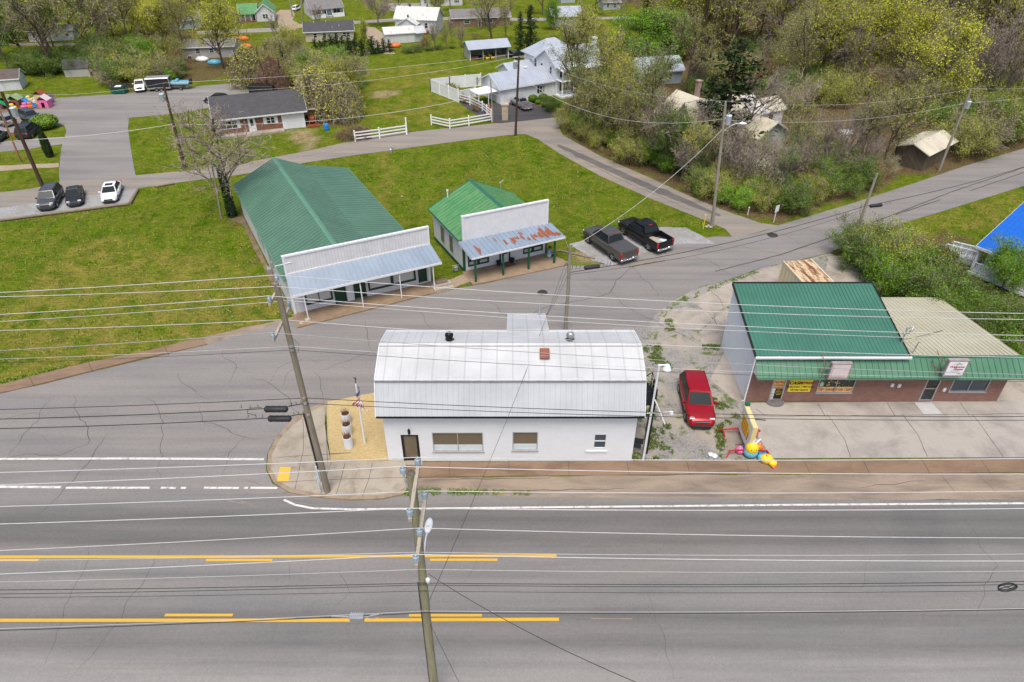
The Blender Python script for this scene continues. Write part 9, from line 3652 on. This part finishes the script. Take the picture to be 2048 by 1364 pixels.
tag(o,'dead branch lying behind the inflatables','branch')
mb =MB()
mb.tube([(0,0,.04),(.5,.05,.05),(1.0,-.03,.04)],.04,5)
o =mb.build('branch',M['bark'])
o.location =G(1500,841)
tag(o,'dead branch beside the portable sign','branch')
M['mossroof']=plain('pale_green_roof',(.22,.33,.16),.7)
def block(u,v,sx,sy,sz,m,roofm,lab,rz=0):
 p =G(u,v)
 r =thing('playhouse',lab,'playhouse',p,rz,'toys in the play yard')
 r.scale =(.9,)*3
 mb =MB()
 mb.wallx(-sx /2,sx /2,0,sz,-sy /2,.06,[(-sx *.2,sx *.15,0.02,sz *.7)])
 mb.box(-sx /2,-sy /2 +.06,0,-sx /2 +.06,sy /2,sz)
 mb.box(sx /2 -.06,-sy /2 +.06,0,sx /2,sy /2,sz)
 mb.box(-sx /2 +.06,sy /2 -.06,0,sx /2 -.06,sy /2,sz)
 mb.build('wall',M[m],r)
 mb =MB()
 mb.slab((-sx /2 -.12,-sy /2 -.12,sz -.05),(0,-sy /2 -.12,sz +sx *.4),(0,sy /2 +.12,sz +sx *.4),(-sx /2 -.12,sy /2 +.12,sz -.05),-.06)
 mb.slab((0,-sy /2 -.12,sz +sx *.4),(sx /2 +.12,-sy /2 -.12,sz -.05),(sx /2 +.12,sy /2 +.12,sz -.05),(0,sy /2 +.12,sz +sx *.4),-.06)
 mb.build('roof',M[roofm],r)
block(86,205,1.5,1.3,1.3,'paleyellow','rust','yellow playhouse with red orange roof in the play yard')
block(93,214,1.5,1.2,1.2,'toypink','pinkbrown','pink playhouse in front of the yellow one')
block(36,213,1.6,1.4,1.2,'rustbrown','mossroof','brown play tower with green roof in the play yard')
block(18,214,1.6,1.4,1.1,'rustbrown','mossroof','second play tower with green roof at the left of the play yard')
def slide(u,v,m,lab,rz):
 p =G(u,v)
 r =thing('play_slide',lab,'slide',p,rz,'toys in the play yard')
 mb =MB()
 mb.slab((0,-.25,1.1),(1.6,-.25,.1),(1.6,.25,.1),(0,.25,1.1),.06)
 for y in (-.28,.28):
  mb.bar((0,y,1.2),(1.6,y,.2),.06,.2)
 mb.build('chute',M[m],r)
 mb =MB()
 for y in (-.25,.25):
  mb.tube([(-.05,y,0),(-.05,y,1.3)],.04,6)
 for z in (.3,.6,.9):
  mb.tube([(-.05,-.25,z),(-.05,.25,z)],.03,6)
 mb.build('ladder',M['purple'],r)
slide(52,214,'blue','blue slide in the play yard',R(-15))
slide(106,206,'purple','purple slide at the right end of the play yard',R(160))
slide(3,219,'toygreen','green slide at the left edge of the play yard',R(10))
for u,v,m,lab in ((26,219,'toyyellow','yellow toy car in the play yard'),(62,216,'toyorange','orange ball like toy in the play yard'),(51,217,'toypink','pink toy car in the play yard'),(74,205,'lampgrey','pale toy heap in the middle of the play yard'),(60,203,'paleyellow','pale yellow table in the play yard')):
 p =G(u,v)
 mb =MB()
 mb.cbox(-.5,-.3,.12,.5,.3,.45,.08)
 mb.cbox(-.2,-.25,.45,.3,.25,.8,.08)
 for x in (-.35,.35):
  mb.lathe([(.15,-.32),(.15,.32)],(x,0,.15),10,axis='y')
 o =mb.build('toy_car',M[m])
 o.location =p
 o.rotation_euler =(0,0,u)
 tag(o,lab,'toy','toys in the play yard')
rg3 =random.Random(21)
for k,(u,v,sx,sy,sz,m,lab)in enumerate([(1490,285,3.2,.6,.4,'lampgrey','long pale pipe like tarp heap in the junk yard'),(1510,278,1.4,1.0,.5,'timber','heap of boards in the junk yard'),(1493,278,.6,.5,.6,'red','red bin in the junk yard'),(1572,285,1.2,.8,.5,'orange','orange crate in the junk yard'),(1560,272,1.6,1.0,.6,'pinkbrown','pale reddish heap in the junk yard'),(1690,268,2.2,.8,.5,'white','white sheet metal in the scrub of the junk yard'),(1545,262,1.6,1.0,.7,'lampgrey','pale table in the junk yard'),(1610,300,2.0,1.0,.5,'timber','grey timber frame in the junk yard'),(1520,282,.6,.6,.9,'film','pale blue barrel in the junk yard')]):
 p =G(u,v)
 mb =MB()
 for j in range(4):
  a =rg3.uniform(-.3,.3)
  w =rg3.uniform(.6,1)
  mb.bar((-sx /2 *w,sy *(j /4 -.4)+a *.2,sz *(.2 +.2 *j)),(sx /2 *w,sy *(j /4 -.4)-a *.2,sz *(.2 +.2 *j)+a *.2),sy *.4,sz *.3)
 o =mb.build('scrap_pile',M[m])
 o.location =p
 o.rotation_euler =(0,0,rg3.uniform(-.3,.4))
 tag(o,lab,'scrap','scrap in the junk yard')
for k,(u,v,m,lab)in enumerate([(430,128,'toyblue','turquoise tarp on the grass behind the grey bungalow'),(405,122,'lampgrey','white garden chair by the grey bungalow'),(486,80,'orange','orange tarp heap beyond the bungalow'),(492,96,'orange','second orange heap beyond the bungalow'),(480,98,'lampgrey','pale trailer load beyond the bungalow'),(790,94,'orange','orange red mower by the outbuilding')]):
 p =G(u,v)
 mb =MB()
 mb.ball((0,0,.25),(1.2,.7,.5),12,7,0,.12,rg3)
 o =mb.build('tarp_heap',M[m])
 o.location =p
 tag(o,lab,'tarp')
M['weedleaf']=leaf_mat('weed_leaves',(.075,.145,.015),.5,(.16,.20,.03))
M['grassblade']=leaf_mat('grass_blades',(.058,.142,.008),.55,(.19,.22,.045))
def weeds(name,polys,n,hgt,m,seed,clump=.55,z=.02):
 r_ =random.Random(seed)
 mb =MB()
 for poly in polys:
  xs,ys =[p[0]for p in poly],[p[1]for p in poly]
  area =(max(xs)-min(xs))*(max(ys)-min(ys))
  for _ in range(int(n *area)):
   x,y =r_.uniform(min(xs),max(xs)),r_.uniform(min(ys),max(ys))
   if not inpoly(x,y,poly):
    continue
   if mnoise.noise(Vector((x *1.1,y *1.1,seed)))+.4 *mnoise.noise(Vector((x *3,y *3,seed)))<clump -.5:
    continue
   for _ in range(5):
    a =r_.uniform(0,6.28)
    p0 =Vector((x +r_.gauss(0,.05),y +r_.gauss(0,.05),z))
    d =Vector((math.cos(a)*.6,math.sin(a)*.6,r_.uniform(.4,1.2))).normalized()*hgt *r_.uniform(.5,1.4)
    q =Vector((-math.sin(a),math.cos(a),0))*.022
    mb.add([p0 -q,p0 +q,p0 +d],[(0,1,2)])
 o =mb.build(name,M[m])
 tag(o,'low green weeds growing through gravel and along edges','weeds',None,'stuff')
 return o
weeds('weeds',[px((1283,690),(1320,690),(1345,740),(1318,745),(1295,720)),px((1268,880),(1300,840),(1340,850),(1350,905),(1330,920),(1262,922)),px((1408,790),(1440,800),(1480,835),(1460,850),(1420,815)),px((1432,850),(1450,845),(1448,900),(1462,915),(1440,916),(1428,880)),
    px((1275,790),(1300,760),(1320,800),(1310,840),(1285,830)),px((1330,640),(1345,638),(1350,660),(1330,665)),px((1405,690),(1440,690),(1440,702),(1405,698)),px((1455,912),(1500,914),(1500,920),(1455,920))],150,.13,'weedleaf',3,.46)
weeds('weeds',[px((655,806),(662,925),(654,925),(647,808)),px((662,921),(776,921),(776,927),(662,927)),px((775,984),(812,976),(830,990),(770,996)),px((600,980),(650,984),(650,990),(600,986)),px((655,962),(678,962),(672,988),(660,986)),px((818,975),(1060,984),(1060,990),(812,991))],120,.12,'leafmid',5,.35)
weeds('verge_grass',[px((0,770),(180,726),(300,702),(400,677),(420,684),(300,700),(180,720),(0,762)),px((592,632),(700,612),(860,578),(862,570),(700,606),(592,626)),px((1310,640),(1350,602),(1470,556),(1520,537),(1520,545),(1470,564),(1350,612),(1315,650))],60,.14,'leafmid',9,.45)
def lawn_blades():
 r_ =random.Random(99)
 V,F,MI =[],[],[]
 lawns =[(px((0,445),(110,430),(262,410),(300,378),(440,360),(480,440),(560,600),(560,640),(400,672),(180,722),(0,765)),26),
    (px((700,322),(860,296),(1000,276),(1050,274),(1120,312),(1300,402),(1410,445),(1400,468),(1300,450),(1180,470),(1130,480),(1100,395),(925,360),(840,420),(818,450),(700,330)),26),
    (px((268,240),(420,222),(440,275),(600,262),(600,296),(470,325),(285,345)),12),
    (px((640,262),(780,180),(860,185),(900,215),(960,240),(870,240),(815,262),(660,290)),10),
    (px((1760,470),(1880,430),(2048,380),(2048,420),(1950,490),(1890,510),(1800,510)),18)]
 for poly,dens in lawns:
  xs,ys =[p[0]for p in poly],[p[1]for p in poly]
  n =int((max(xs)-min(xs))*(max(ys)-min(ys))*dens)
  for _ in range(n):
   x,y =r_.uniform(min(xs),max(xs)),r_.uniform(min(ys),max(ys))
   if mnoise.noise(Vector((x *.9,y *.9,4)))+.6 *mnoise.noise(Vector((x *2.7,y *2.7,8)))<-.05 or not inpoly(x,y,poly):
    continue
   a =r_.uniform(0,6.28)
   h =r_.uniform(.05,.15)
   c,s_ =math.cos(a),math.sin(a)
   w =r_.uniform(.025,.05)
   k =len(V)
   V += [(x -s_ *w,y +c *w,.0),(x +s_ *w,y -c *w,.0),(x +c *h *.9,y +s_ *h *.9,h)]
   F.append((k,k +1,k +2))
   dv =mnoise.noise(Vector((x *.16,y *.16,2.2)))+.5 *mnoise.noise(Vector((x *.5,y *.5,6.1)))
   if dv >(.02 if inpoly(x,y,DRYL)else .42)and r_.random()<.8:
    MI.append(1)
   elif math.sin(1.9 *(x +.12 *y))>.1 and r_.random()<.75:
    MI.append(2)
   else:
    MI.append(0)
 me =bpy.data.meshes.new('grass')
 me.from_pydata(V,[],F)
 for m_ in (M['grassblade'],leaf_mat('dry_grass_blades',(.235,.195,.075),.4),leaf_mat('dark_grass_blades',(.040,.110,.006),.5,(.09,.15,.015))):
  me.materials.append(m_)
 me.polygons.foreach_set('material_index',MI)
 me.update()
 o =bpy.data.objects.new('grass',me)
 COL.objects.link(o)
 tag(o,'short uneven lawn grass around the stores','grass',None,'stuff')
lawn_blades()
